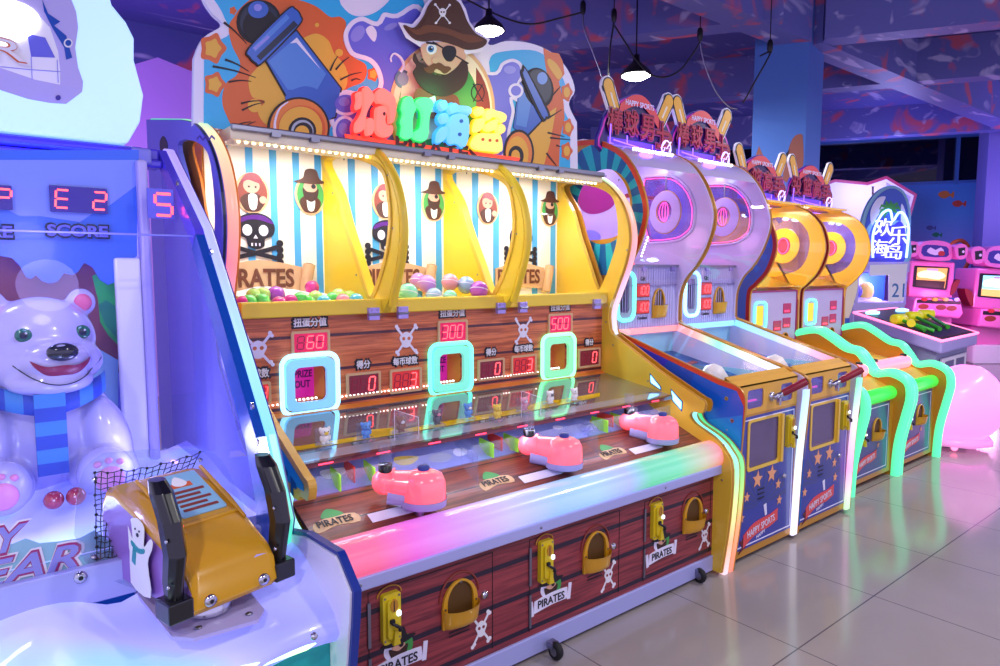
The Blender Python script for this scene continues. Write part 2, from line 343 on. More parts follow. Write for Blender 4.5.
def consolemat():
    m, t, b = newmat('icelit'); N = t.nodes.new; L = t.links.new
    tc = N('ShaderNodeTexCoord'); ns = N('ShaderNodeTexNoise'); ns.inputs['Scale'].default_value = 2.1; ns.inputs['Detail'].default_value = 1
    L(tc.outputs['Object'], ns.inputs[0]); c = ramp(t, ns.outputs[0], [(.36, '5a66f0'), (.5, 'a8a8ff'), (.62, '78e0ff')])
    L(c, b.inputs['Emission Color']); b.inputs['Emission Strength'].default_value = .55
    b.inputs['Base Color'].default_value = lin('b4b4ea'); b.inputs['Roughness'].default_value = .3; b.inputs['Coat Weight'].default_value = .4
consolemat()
def noise_paint(n, base, patches, sc, rough=.6):
    m, t, b = newmat(n); N = t.nodes.new; L = t.links.new; tc = N('ShaderNodeTexCoord'); cur = None
    bc = N('ShaderNodeRGB'); bc.outputs[0].default_value = lin(base); cur = bc.outputs[0]
    for k, (col, th, s3) in enumerate(patches):
        mp = N('ShaderNodeMapping'); mp.inputs['Location'].default_value = (k * 7.3, k * 3.1, k); mp.inputs['Scale'].default_value = s3; L(tc.outputs['Object'], mp.inputs[0])
        ns = N('ShaderNodeTexNoise'); ns.inputs['Scale'].default_value = sc; ns.inputs['Detail'].default_value = 2; ns.inputs['Distortion'].default_value = .6; L(mp.outputs[0], ns.inputs[0])
        f = ramp(t, ns.outputs[0], [(th - .03, '000000'), (th + .06, 'ffffff')])
        mx = N('ShaderNodeMix'); mx.data_type = 'RGBA'; L(f, mx.inputs[0]); L(cur, mx.inputs[6]); mx.inputs[7].default_value = lin(col); cur = mx.outputs[2]
    L(cur, b.inputs['Base Color']); b.inputs['Roughness'].default_value = rough
noise_paint('ceilpaint', '4a4e98', [('b84c68', .615, (1, 1, 1)), ('9f9ccc', .64, (.5, 2.2, 1.5))], 1.9, .5)
noise_paint('beampaint', '6468b0', [('c85c74', .60, (1, 1, 1)), ('b6b2dc', .62, (.6, 2, 2.2))], 2.1, .5)
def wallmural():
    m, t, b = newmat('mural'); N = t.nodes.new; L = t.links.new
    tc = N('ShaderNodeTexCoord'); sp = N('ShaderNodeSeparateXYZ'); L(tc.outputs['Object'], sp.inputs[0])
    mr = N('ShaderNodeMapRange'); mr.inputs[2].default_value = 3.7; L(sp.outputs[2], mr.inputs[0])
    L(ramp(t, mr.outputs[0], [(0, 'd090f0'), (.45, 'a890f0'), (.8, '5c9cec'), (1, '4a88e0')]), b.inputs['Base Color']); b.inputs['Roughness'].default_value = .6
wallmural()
mt('mural_lilac', 'c494f0', .6); mt('columnblue', '4470c0', .5); mt('columnside', '7470c0', .5); mt('darkband', '10121c', .6)
def floormat():
    m, t, b = newmat('tile'); N = t.nodes.new; L = t.links.new; tc = N('ShaderNodeTexCoord')
    mp = N('ShaderNodeMapping'); mp.inputs['Location'].default_value = (-2.886, -1.423 , 0); L(tc.outputs['Object'], mp.inputs[0])
    sp = N('ShaderNodeSeparateXYZ'); L(mp.outputs[0], sp.inputs[0]); out = []
    for k in (0, 1):
        a = N('ShaderNodeMath'); a.operation = 'DIVIDE'; a.inputs[1].default_value = .794; L(sp.outputs[k], a.inputs[0])
        f = N('ShaderNodeMath'); f.operation = 'PINGPONG'; f.inputs[1].default_value = .5; L(a.outputs[0], f.inputs[0])
        c = N('ShaderNodeMath'); c.operation = 'LESS_THAN'; c.inputs[1].default_value = .0035 if k == 0 else .0045; L(f.outputs[0], c.inputs[0]); out.append(c.outputs[0])
    mxm = N('ShaderNodeMath'); mxm.operation = 'MAXIMUM'; L(out[0], mxm.inputs[0]); L(out[1], mxm.inputs[1])
    ns = N('ShaderNodeTexNoise'); ns.inputs['Scale'].default_value = .9; ns.inputs['Detail'].default_value = 5; L(tc.outputs['Object'], ns.inputs[0])
    c = ramp(t, ns.outputs[0], [(.3, '988f8c'), (.7, 'a69d9b')])
    mx = N('ShaderNodeMix'); mx.data_type = 'RGBA'; L(mxm.outputs[0], mx.inputs[0]); L(c, mx.inputs[6]); mx.inputs[7].default_value = lin('5d5660'); L(mx.outputs[2], b.inputs['Base Color'])
    b.inputs['Roughness'].default_value = .13; b.inputs['Specular IOR Level'].default_value = .6
floormat()
# ---------------------------------------------------------------- camera, world, view
cd = bpy.data.cameras.new('camera'); cam = bpy.data.objects.new('camera', cd); COL.objects.link(cam)
cam.location = CAM; cam.rotation_euler = FW.to_track_quat('-Z', 'Y').to_euler(); cd.sensor_width = 36; cd.lens = F * 36 / 1000; cd.clip_end = 100
bpy.context.scene.camera = cam
w = bpy.data.worlds.new('w'); bpy.context.scene.world = w; w.use_nodes = True
w.node_tree.nodes['Background'].inputs[0].default_value = lin('c4bcec'); w.node_tree.nodes['Background'].inputs[1].default_value = 1.25
vs_ = bpy.context.scene.view_settings; vs_.view_transform = 'Standard'; vs_.look = 'None'; vs_.gamma = 1; vs_.exposure = .25; vs_.use_curve_mapping = False
# ---------------------------------------------------------------- room
fl = MB('tile').box(-4, -7, -.1, 21, 15, 0); struct(fl, 'floor')
CZ = 4.9
struct(MB('ceilpaint').box(-4, -7, CZ, 21, 15, CZ + .1), 'ceiling')
nB = V((cos(R(31.8)), sin(R(31.8)), 0)); dB = V((-sin(R(31.8)), cos(R(31.8)), 0)); WD = 17.6
FB = FR(nB * WD, -dB, (0, 0, 1))     # the far wall: 2D = (along, height); along>0 to the right
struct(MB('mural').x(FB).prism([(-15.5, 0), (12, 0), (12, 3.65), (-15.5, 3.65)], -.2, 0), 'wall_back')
b = MB('darkband').x(FB).prism([(-15.5, 3.65), (12, 3.65), (12, CZ), (-15.5, CZ)], -.6, -.45)
struct(b, 'wall_back_upper')
b = MB('nightglass').x(FB).prism([(-6, 3.66), (8, 3.66), (8, 4.62), (-6, 4.62)], -.12, -.1)
w1 = struct(b, 'window_1')
b = MB('columnblue').x(FB)
b.prism([(-6, 4.62), (8, 4.62), (8, 4.72), (-6, 4.72)], -.2, .02); b.prism([(-6, 3.62), (8, 3.62), (8, 3.68), (-6, 3.68)], -.2, .03)
for a in (-6, -2.5, 1, 4.5, 8): b.prism([(a - .03, 3.6), (a + .03, 3.6), (a + .03, 4.7), (a - .03, 4.7)], -.18, 0)
b.build('window_frame', None, w1)
# side wall behind the machines with a painted cloud edge
pts = [(-4, 0), (8, 0), (8, 3.6), (7.3, 3.9), (6.6, 3.7), (6, 4.1), (5.2, 4.0), (4.6, 4.3), (3.9, 4.15), (3.2, 4.45), (2.7, 4.4), (2.3, 4.5), (2.0, 4.35), (1.75, 4.62), (1.4, 4.7), (1.1, 4.5), (.6, 4.7), (-.5, 4.4), (-2, 4.6), (-4, 4.4)]
b = MB('ceilpaint').box(-4, 10, 0, 8, 10.1, CZ); b.m('mural_lilac').x(FY(10)).deco(pts, 3)
struct(b, 'wall_left')
# columns and beams
def prism_h(quad, z0, z1, mat, name, mats2=None):
    b = MB(mat).prism(quad, z0, z1); return struct(b, name)
cA = at(750, 200, 0, 7.6); 
ka = atd(750, 200, 8.2); kb = atd(803, 200, 8.0); kc = atd(818, 200, 8.5); kd = ka + (kc - kb)
q = [(p.x, p.y) for p in (ka, kb, kc, kd)]
b = MB('columnblue'); b.prism(q, 0, CZ); struct(b, 'column')
d0 = atd(985, 200, 13.5); d1 = atd(1060, 200, 13.3); d2 = d1 + nB * .6; d3 = d0 + nB * .6
struct(MB('columnside').prism([(p.x, p.y) for p in (d0, d1, d2, d3)], 0, CZ), 'column.001')
BN = [0]
def beam(p, d, l, w, name):
    BN[0] += 1; BZ = 4.3 + .006 * BN[0]
    d = V((d[0], d[1], 0)).normalized(); n = V((-d.y, d.x, 0)); p = V((p[0], p[1], 0))
    q = [p - n * w / 2, p + d * l - n * w / 2, p + d * l + n * w / 2, p + n * w / 2]
    struct(MB('beampaint').prism([(a.x, a.y) for a in q], BZ, CZ - .002), name)
beam((3, 4.15), (1, 0), 4.8, .34, 'trim_1'); beam((7.95, 4.1), (1, -.01), 9, .34, 'trim_2')
beam((7.0, 3.9), (-.527, .85), 6, .3, 'trim_3'); beam((8.0, 3.95), (.527, -.85), 3.6, .3, 'trim_4'); beam((11.6, 2.6), (-.527, .85), 6.5, .3, 'trim_5'); beam((16.2, 3.2), (-.527, .85), 9, .3, 'trim_6')
# pendants
def pendant(p, r, label):
    t = thing('pendant_lamp', (p.x, p.y, p.z), label, 'lamp', 'white pendant lamps under the ceiling')
    b = MB('black').lathe([(r, 0), (r * .97, .012), (r * .8, r * .35), (r * .35, r * .75), (r * .22, r * .9), (r * .2, r * 1.25), (0.001, r * 1.3)], p); b.build('lamp_shade', None, t)
    b = MB('lampwhite').lathe([(r * .93, 0.004), (r * .6, -r * .16), (.001, -r * .26)], p); b.build('bulb', None, t)
    b = MB('black').tube([(p.x, p.y, p.z + r * 1.2), (p.x, p.y, CZ)], .008); b.build('cord', None, t)
    l = bpy.data.lights.new('lamp', 'AREA'); l.shape = 'DISK'; l.size = r * 1.6; l.energy = 90; l.color = (1, .97, .94)
    o = bpy.data.objects.new('lamp_light', l); COL.objects.link(o); o.location = (p.x, p.y, p.z - r * .32)
pendant(atd(636, 76, 7.4), .17, 'lit white pendant lamp hanging over the baseball machines, the nearer to the blue column')
pendant(atd(489, 31, 6.8), .16, 'lit pendant lamp half hidden behind the pirate hat of the marquee')
for (x, y) in ((2.2, -1.2), (5.2, .6), (8.6, 1.2), (-1.5, -.6)):
    l = bpy.data.lights.new('lamp', 'AREA'); l.shape = 'DISK'; l.size = .22; l.energy = 62; l.color = (1, .97, .95)
    o = bpy.data.objects.new('lamp_light', l); COL.objects.link(o); o.location = (x, y, 3.9)
def plight(p, e, col, r=.08):
    l = bpy.data.lights.new('glow', 'POINT'); l.energy = e; l.color = lin(col)[:3]; l.shadow_soft_size = r
    o = bpy.data.objects.new('glow', l); COL.objects.link(o); o.location = p; return o
def alight(p, d, sx, sy, e, col):
    l = bpy.data.lights.new('strip', 'AREA'); l.shape = 'RECTANGLE'; l.size = sx; l.size_y = sy; l.energy = e; l.color = lin(col)[:3]
    o = bpy.data.objects.new('strip', l); COL.objects.link(o); o.location = p; o.rotation_euler = V(d).to_track_quat('-Z', 'Y').to_euler(); return o
# hanging cables
def cable(pts, dep, label, mat='steel', hook=True):
    P = [atd(u, v, d) for (u, v), d in zip(pts, dep)]
    c = curve([tuple(q) for q in P], 6) if False else []
    for i in range(len(P) - 1):
        for k in range(6): c.append(P[i].lerp(P[i + 1], k / 6))
    c.append(P[-1])
    # soften corners
    for _ in range(3): c = [c[0]] + [(c[i - 1] + c[i] * 2 + c[i + 1]) / 4 for i in range(1, len(c) - 1)] + [c[-1]]
    b = MB(mat).tube(c, .011, 6); return tag(b.build('hanging_cable'), label, 'cable')
def cz(u, v): return at(u, v, 2, CZ)
def dd(p): return p.dot(V((cos(HEAD), sin(HEAD), 0)))
plight((1.6, 8.3, 3.4), 60, 'c088ff', .2)  # violet light added to brighten the lilac wall, no fixture modelled
plight((14.2, 5.6, 3.3), 70, 'a8a8ff', .3); plight((15.2, 2.6, 3.0), 90, 'b090ff', .3)  # unseen wall wash added to lift the far mural
# ================================================================= PIRATE MACHINE
XL, XR = .955, 3.25
PM = thing('pirate_arcade_machine', (2.1, 2.8, 0), 'long three-player pirate arcade machine with striped upper cabinet, plank-painted front and a cannon marquee', 'arcade machine')
prof_up = [(3.30, 2.37), (3.09, 2.318), (2.92, 2.22), (2.81, 2.09), (2.76, 1.92), (2.785, 1.756), (2.865, 1.568), (2.915, 1.44), (2.905, 1.33)]
prof_up_s = curve(prof_up, 4)
prof_low = [(2.884, 1.30), (2.768, 1.24), (2.52, 1.11), (2.235, .983)] + curve([(2.205, .975), (2.192, .95), (2.205, .905), (2.235, .902), (2.275, .90), (2.29, .87), (2.25, .83), (2.13, .778), (2.06, .72), (2.01, .62), (2.02, .33), (2.06, .02)], 3)
outline = [(3.95, .02), (3.95, 2.48)] + prof_up_s + prof_low
win = [(3.36, 2.27), (3.15, 2.26), (2.952, 2.198), (2.876, 2.111), (2.85, 1.924), (2.91, 1.738), (2.985, 1.60), (3.02, 1.59), (3.101, 1.759), (3.185, 1.938), (3.25, 2.1)]
outlineL = [(3.95, .02), (3.95, 2.48)] + prof_up_s + [(2.884, 1.30), (2.66, 1.05), (2.45, .92), (2.30, .88)] + prof_low[-19:]
neg = lambda pts: [(-a, b) for a, b in pts]
def sidepanel(x0, x1, mat, parent, name='side_panel', holes=True, lab=None, mat2=None, extra=None):
    b = MB(mat).x(FXn(x0)); o = neg(outline if x0 > 2 else outlineL); h = [neg(blob(win, 4))] if holes else []
    b.prism(o, -(x1 - x0), 0, h)
    if mat2:
        b.m(mat2).prism(grow(o, .002), -(x1 - x0) * .75, -(x1 - x0) * .25, [grow(o, -.006)])
    if extra: extra(b)
    r = b.build(name, None, parent); 
    if lab: r['label'] = lab
    return r
def ribbon(x0, x1, pts, mat, parent, depth=.035, inset=.004, name='led_ribbon'):
    """luminous strip following the profile edge, pts = (y, z) run"""
    o = pts; inn = []
    k = len(o)
    for i in range(k):
        a, c = V(o[max(i - 1, 0)]), V(o[min(i + 1, k - 1)]); d = (c - a).normalized(); n = V((-d.y, d.x))
        if n.x < 0 and abs(n.x) > .3: pass
        inn.append((o[i][0], o[i][1], n))
    rows = []
    sgn = RS[0]
    for y, z, n in inn:
        n = n * sgn
        rows.append([(x0, y + n.x * depth, z + n.y * depth), (x0, y + n.x * inset, z + n.y * inset), (x0 + (x1 - x0) * .12, y, z), (x1 - (x1 - x0) * .12, y, z), (x1, y + n.x * inset, z + n.y * inset), (x1, y + n.x * depth, z + n.y * depth)])
    b = MB(mat).grid(rows, True); b.add(rows[0], [tuple(range(6))]); b.add(rows[-1], [tuple(range(6))[::-1]])
    return b.build(name, None, parent)
RS = [1]
# right side: yellow inner face
def rextra(b):
    b.m('gold2')
    lowin = [(3.62, .02), (3.62, 1.28), (2.9, 1.28)] + prof_low
    # orange-tinted lower arm is a printed fade; the two slots show pale blue
    for pts in ([(650.5, 375), (660, 388), (660, 388.5), (651, 385)],):
        pass
    s1 = aX([(650.6, 375), (660, 387), (660.3, 389), (651, 382.5)], 3.249); s2 = aX([(671.6, 390.5), (681.6, 402), (681.2, 409.5), (673, 400)], 3.249)
    for s in (s1, s2):
        b.m('frameblue').deco(neg(grow(s, .008)), 1); b.m('ledcyan').deco(neg(s), 2)
pr = sidepanel(XR, XR + .03, 'yellow2', PM, lab='glossy yellow side panel with window at the right end', mat2='gold', extra=rextra)
for u, v in [(606, 176), (619, 180), (627, 250), (607, 305), (606, 322), (613, 345), (617, 186), (640, 397), (648, 381), (722, 480), (724, 445), (727, 430)]:
    y, z = aX([(u, v)], 3.249)[0]; MB('steel').ell((3.248, y, z), (.002, .006, .006), 8, 4).build('screw', None, pr)
low_rib = curve([(2.275, .895), (2.285, .865), (2.25, .825), (2.13, .773), (2.055, .715), (2.005, .62), (2.015, .33), (2.055, .0)], 5)
RS[0] = -1 if False else 1
up_rib = [(3.95, 2.49)] + curve([(3.30, 2.378), (3.09, 2.326), (2.915, 2.226), (2.80, 2.09), (2.75, 1.92), (2.775, 1.756), (2.855, 1.568), (2.905, 1.44), (2.90, 1.33), (2.89, 1.30)], 5)
ribbon(3.28, 3.325, up_rib, 'ribbonUpper', PM); ribbon(3.28, 3.322, low_rib, 'ribbonLower', PM)
b = MB('gold').x(FXn(3.325)).prism(neg(outline), -.01, 0, [neg(blob(win, 4))]); b.build('trim_panel', None, PM)
ribbon(3.336, 3.372, [(a - .0, c) for a, c in low_rib], 'ribbonLower2', PM)
b = MB('gold').x(FXn(3.372)).prism(neg([(3.6, .02), (3.6, .9), (2.3, .9)] + low_rib), -.008, 0); b.build('trim_panel', None, PM)
# left side: blue outer face with window, luminous edge, orange lips, inner panel
def lextra(b):
    # zigzag and small pirate silhouette printed near the top
    z = aX([(197, 139), (200, 136), (203, 140), (206, 136), (209, 140), (212, 136), (215, 139)], .84)
    b.m('violet').deco_line(neg(z), .008, 1)
    s = aX([(161, 152), (160, 142), (163, 136), (166, 139), (168, 147), (165, 158)], .84); b.m('ink').deco(neg(blob(s, 3)), 1)
sidepanel(.84, .86, 'indigo', PM, lab='blue outer side panel with long window at the left end', mat2='navy', extra=lextra)
ribbon(.86, .902, up_rib, 'ribbonL', PM)
b = MB('orange2').x(FXn(.902)).prism(neg([(3.95, 1.3)] + [p for p in outlineL if p[1] > 1.29]), -.010, 0, [neg(blob(win, 4))]); b.build('trim_panel', None, PM)
ribbon(.86, .905, low_rib, 'ribbonLower', PM)
def arm(b):
    b.m('teal').deco(neg([(2.9, 1.27), (2.768, 1.2), (2.52, 1.08), (2.235, .955), (2.235, .93), (2.4, .93), (2.4, .86), (2.9, .86)]), 1)
    b.m('tealdark')
    for k in range(7):
        y = 2.3 + k * .075; z0 = .99 + k * .03 - .05
        b.deco(neg([(y, z0), (y + .05, z0 + .02), (y + .05, z0 - .05), (y + .03, z0 - .05), (y + .03, z0 - .02), (y, z0 - .02)]), 2)
armo = [(3.6, .87), (3.6, 1.27)] + [p for p in prof_low if p[1] > .872]
b = MB('gold2').x(FXn(.925)).prism(neg(armo), -.03, 0); arm(b); o_ = b.build('arm_panel', None, PM); o_['label'] = 'teal arm panel with gold edge at the left end'
# back wall with stripes, 3 compartments
YB = 3.4
DV = [XL, 1.655, 2.42, XR]; BD = [XL, 1.56, 2.315, XR]
MB('yellow').box(XL, YB + .002, .1, XR, 3.6, 2.36).build('cabinet_back', None, PM)
for k in range(3):
    x0, x1 = BD[k] + .005, BD[k + 1] - .005; w_ = x1 - x0
    b = MB('stripewhite').box(x0, YB - .012, 1.50, x1, YB, 2.3); b.m('skyblue').x(FY(YB - .012))
    for q in range(7):
        cx = x1 - .015 - q * (.118, .14, .165)[k]; cw = (.036, .042, .048)[k]
        if cx - cw > x0: b.deco([(cx - cw, 1.50), (cx, 1.50), (cx, 2.3), (cx - cw, 2.3)], 1)
    bp = b.build('striped_back_panel', None, PM)
    fr = FY(YB - .0145)
    # badges
    for q, (bx, bz) in enumerate((((1.178, 2.08), (1.477, 2.09)), ((1.917, 2.085), (2.237, 2.09)), ((2.64, 2.09), (3.17, 2.10)))[k]):
        b = MB('tan').x(fr); b.deco(circ(bx, bz, .085, .1), 5); b.m('redbrown' if q == 0 else 'green').deco(circ(bx, bz, .073, .088), 6)
        b.m('brown').deco(blob([(bx - .06, bz - .03), (bx - .02, bz - .0), (bx + .02, bz), (bx + .055, bz - .035), (bx + .03, bz - .085), (bx - .035, bz - .085)]), 7)
        b.m('charwhite').deco(blob([(bx - .02, bz - .01), (bx + .02, bz - .01), (bx + .015, bz - .075), (bx - .015, bz - .075)], 3), 8)
        if q == 0:
            b.m('skin').deco(circ(bx - .005, bz + .035, .04, .036), 8); b.m('crimson').deco(blob([(bx - .055, bz + .045), (bx - .03, bz + .09), (bx + .02, bz + .095), (bx + .05, bz + .06), (bx + .03, bz + .05), (bx - .02, bz + .062)]), 9)
            b.m('ink'); b.deco(circ(bx - .018, bz + .03, .005), 10); b.deco(circ(bx + .015, bz + .03, .005), 10)
            b.m('skin').deco(circ(bx + .05, bz - .03, .018), 9)
        else:
            b.m('skin').deco(circ(bx - .002, bz + .04, .036, .033), 8); b.m('beard').deco(blob([(bx - .042, bz + .035), (bx - .02, bz + .018), (bx + .02, bz + .018), (bx + .042, bz + .035), (bx + .035, bz - .01), (bx, bz - .035), (bx - .035, bz - .01)]), 9)
            b.m('brown').deco(blob([(bx - .085, bz + .065), (bx - .04, bz + .085), (bx - .02, bz + .13), (bx + .03, bz + .13), (bx + .05, bz + .085), (bx + .085, bz + .07), (bx + .03, bz + .058), (bx - .03, bz + .058)]), 10)
            b.m('ink').deco(circ(bx + .015, bz + .045, .012), 11)
        b.build('badge', None, bp)
    # skull
    sx, sz = ((1.186, 1.885), (1.925, 1.885), (2.915, 1.89))[k]
    def skull(b, sx, sz, s, ink, eye, lay=5, band=None):
        S = lambda pts: [(sx + a * s, sz + c * s) for a, c in pts]
        for sg in (1, -1):
            p = [(-.95 * sg, -1.0), (0, -.78), (.95 * sg, -.5)]
            b.m(ink).deco_line(S(p), .17 * s, lay)
            for ex, ez in ((-.98 * sg, -1.0), (.98 * sg, -.5)):
                for dz in (-.13, .13): b.deco(circ(sx + ex * s, sz + (ez + dz) * s, .14 * s, n=10), lay)
        b.deco(blob(S([(-.75, .25), (-.6, .6), (-.2, .78), (.25, .78), (.62, .6), (.78, .25), (.68, -.08), (.38, -.22), (.33, -.5), (.05, -.62), (-.28, -.5), (-.36, -.22), (-.66, -.06)])), lay + 1)
        b.m(eye)
        for e in (-.32, .32): b.deco(circ(sx + e * s, sz + .12 * s, .19 * s, .22 * s, n=14), lay + 2)
        b.deco(S([(-.09, -.2), (.09, -.2), (0, -.05)]), lay + 2)
        for e in (-.15, 0, .15): b.deco(S([(e - .03, -.5), (e + .03, -.5), (e + .03, -.38), (e - .03, -.38)]), lay + 2)
        if band: b.m(band).deco(blob(S([(-.6, .55), (-.2, .7), (.3, .7), (.65, .5), (.7, .38), (.2, .52), (-.25, .52), (-.68, .36)])), lay + 3)
    b = MB('ink').x(fr); skull(b, sx, sz, .125, 'ink', 'boardwhite', 5, 'purple'); b.build('skull_print', None, bp)
    # scroll banner with lettering, rolled end
    mid = (1.20, 1.955, 2.90)[k]; bx0, bx1 = mid - .2, mid + .2; zc = 1.665
    b = MB('tan').x(fr).deco(curve([(bx0, zc + .05), (mid, zc + .09), (bx1 + .02, zc + .055)], 4) + curve([(bx1 + .02, zc - .085), (mid, zc - .07), (bx0, zc - .10)], 4), 9)
    b.m('brown2').text('PIRATES', FY(YB - .026), mid - .005, zc, w=.36, h=.095, off=.05, dep=.002)
    b.x(M.Identity(4)).m('tan').tube([(bx1 + .015, YB - .045, zc - .10), (bx1 + .05, YB - .045, zc + .07)], .03, 12); b.m('brown2').tube([(bx1 + .05, YB - .045, zc + .07), (bx1 + .0508, YB - .045, zc + .074)], .019, 10)
    b.build('pirates_scroll', None, bp)
# dividers with tapering window
for x in DV[1:3]:
    o = [(YB, 1.50), (YB, 2.33)] + [p for p in prof_up_s if p[1] > 1.55 and p[0] < 3.31] + [(2.92, 1.5)]
    o = [(a + .0, b2) for a, b2 in o]
    b = MB('yellow').x(FXn(x - .02)).prism(neg(o), -.04, 0, [neg(blob(win, 4))])
    b.m('yellow2').x(FXn(x - .02)).prism(neg(grow(blob(win, 4), .022)), .0, .008, [neg(blob(win, 4))])
    b.m('steel')
    for y, z in ((3.2, 2.26), (2.86, 2.15), (2.82, 1.9), (2.9, 1.65), (3.3, 2.1), (3.12, 1.68)): b.x(M.Identity(4)).ell((x - .021, y, z), (.002, .006, .006), 8, 4)
    for p in b.v: p.x -= max(0, p.y - 2.9) * .18
    b.build('divider', None, PM)
    b = MB('yellow').tube([(x, a - .01, z) for a, z in prof_up_s if a < 3.2 and z > 1.5], .021, 8); b.build('divider_edge', None, PM)
# curved clear fronts
for k in range(3):
    rows = [[(DV[k] + .03, a + .012, z), (DV[k + 1] - .03, a + .012, z)] for a, z in prof_up_s]
    MB('clearpane').grid(rows).build('curved_window', None, PM)
# top beam, led string, roof
b = MB('cream').box(XL, 2.98, 2.255, XR, 3.14, 2.31); b.m('steel').box(XL, 2.96, 2.29, XR, 2.985, 2.318); b.build('top_beam', None, PM, .006)
MB('cream').box(XL, 3.1, 2.312, XR, 3.6, 2.335).build('roof_panel', None, PM)
b = MB('ledwarm')
n = 70
for i in range(n): x = XL + .04 + (XR - XL - .08) * i / (n - 1); b.box(x - .005, 3.0, 2.246, x + .005, 3.012, 2.254)
b.build('led_string', None, PM)
for k in range(3): alight(((DV[k] + DV[k + 1]) / 2, 3.10, 2.23), (0, .25, -1), .55, .04, 4.2, 'fffcf6')
for x in (1.14, 1.32, 1.92, 2.07, 2.7, 2.86):
    MB('steel').box(x - .02, 2.95, 2.28, x + .02, 2.98, 2.30).build('bracket', None, PM)
# shelf and yellow rail with hinges
MB('yellow').box(XL, 2.99, 1.48, XR, YB, 1.50).build('shelf', None, PM)
b = MB('yellow').box(XL, 2.925, 1.495, XR, 2.985, 1.565); b.build('rail', None, PM, .006)
for (u, v) in ((372, 313), (401, 312), (499, 306), (521, 305), (595, 302)):
    x, z = aY([(u, v)], 2.93)[0]
    b = MB('hinge').box(x - .028, 2.905, 1.465, x + .028, 2.926, 1.525); b.m('steel').tube([(x - .03, 2.903, 1.492), (x + .03, 2.903, 1.492)], .006, 8)
    for dx in (-.015, .015): b.ell((x + dx, 2.903, 1.513), (.004, .003, .004), 6, 4)
    b.build('hinge', None, PM, .002)
# plank-painted back panel with displays and prize windows
YW = 2.97
frames_px = [(282, 362, 336, 412, 'cyan'), (429, 347, 470, 393, 'mint'), (540, 339, 574, 380, 'green')]
holes = []; fgeo = []
for (u0, v0, u1, v1, c) in frames_px:
    P = aY([(u0, v0), (u1, v1 - 3)], YW); cx = (P[0][0] + P[1][0]) / 2; fgeo.append((cx, 1.18, .135, .135, c)); holes.append(rrect(cx - .082, 1.095, cx + .082, 1.265, .03))
b = MB('woodback').x(FY(YW)).prism([(XL, .98), (XR, .98), (XR, 1.5), (XL, 1.5)], -.02, 0, holes); wp = b.build('plank_panel', None, PM)
def neonframe(cx, cz, hw, hh, mat, body, parent, fr, y, r=.035, hr=.03):
    b = MB(body).x(fr).prism(rrect(cx - hw * .88, cz - hh * .88, cx + hw * .88, cz + hh * .88, hw * .28), 0, .02, [rrect(cx - hw * .58, cz - hh * .6, cx + hw * .58, cz + hh * .6, hw * .2)])
    b.m('steel').x(M.Identity(4))
    o = b.build('prize_window_frame', None, parent)
    ring = rrect(cx - hw, cz - hh, cx + hw, cz + hh, hw * .35, 6)
    b = MB(mat).tube([tuple(fr @ V((a, c, .012))) for a, c in ring], hw * .085, 8, closed=True); b.build('led_ring', None, o)
    return o
mt('framecyan', '8fd4f4', .3, e='7cc8ff', es=.5); mt('framemint', '8fecd4', .3, e='6cf0d0', es=.45); mt('framegreen', '98f0c0', .3, e='80f8a8', es=.45)
for cx, cz, hw, hh, c in fgeo:
    neonframe(cx, cz, hw, hh, 'led' + c, 'frame' + c, PM, FY(YW), YW)
    b = MB('yellow2').box(cx - .1, YW + .02, 1.08, cx + .1, YW + .2, 1.09); b.box(cx - .1, YW + .02, 1.27, cx + .1, YW + .2, 1.28); b.box(cx - .1, YW + .02, 1.08, cx - .09, YW + .2, 1.28); b.box(cx + .09, YW + .02, 1.08, cx + .1, YW + .2, 1.28)
    b.m('magpanel').box(cx - .09, YW + .16, 1.09, cx + .09, YW + .17, 1.27)
    b.m('purple').text('PRIZE', FY(YW + .158), cx + .035, 1.205, w=.09, h=.035, off=.04); b.text('OUT', FY(YW + .158), cx + .03, 1.155, w=.08, h=.035, off=.04)
    b.m('leddot')
    for i in range(6): b.box(cx - .06 + i * .02, YW + .03, 1.1, cx - .052 + i * .02, YW + .038, 1.108)
    b.build('prize_box', None, PM)
def display(px, txt, label, digits_w=.8, Y=YW, pm='segpanel', on='segred', off='segoff', parent=None, sl=.12):
    P = aY(px, Y); x0 = min(p[0] for p in P); x1 = max(p[0] for p in P); z0 = min(p[1] for p in P); z1 = max(p[1] for p in P)
    fr = FY(Y - .003); b = MB('tan').x(fr).prism(rrect(x0 - .012, z0 - .012, x1 + .012, z1 + .012, .008), -.003, .008, [rrect(x0, z0, x1, z1, .004)])
    b.m(pm).x(fr).deco([(x0, z0), (x1, z0), (x1, z1), (x0, z1)], 1); w_ = x1 - x0; h_ = z1 - z0
    b.seg(txt, fr, x0 + w_ * .05, z0 + h_ * .16, w_ * .86, h_ * .68, on, off, 3, sl)
    d = b.build('display', None, parent or PM)
    if label:
        b = MB('ink'); cx = (x0 + x1) / 2; cz = z1 + .05; W = label[1]
        b.text(label[0], FY(Y - .0005), cx, cz, w=W + .022, h=.062, off=.13, dep=.003); b.m('white').text(label[0], FY(Y - .004), cx, cz, w=W, h=.042, off=.05, dep=.002)
        b.build('caption', None, parent or PM)
S1 = ('扭蛋分值', .16); S2 = ('得分', .075); S3 = ('每币球数', .145)
display([(293, 334), (327, 350)], ' 60', S1); display([(439, 323), (465, 340)], '300', S1); display([(549, 316), (570, 331)], '500', S1)
for (p, q, tx, lab) in (((348, 376), (378, 392), '  0', S2), ((391, 372), (419, 388), '  3', S3), ((479, 362), (502, 376), '  0', S2), ((512, 358), (534, 372), '  3', S3), ((579, 351), (598, 364), '  0', S2)):
    display([p, q], tx, lab, pm='segpanel2' if tx == '  3' else 'segdark')
display([(255, 385), (268, 401)], '  3', ('球数', .07), pm='segpanel2')
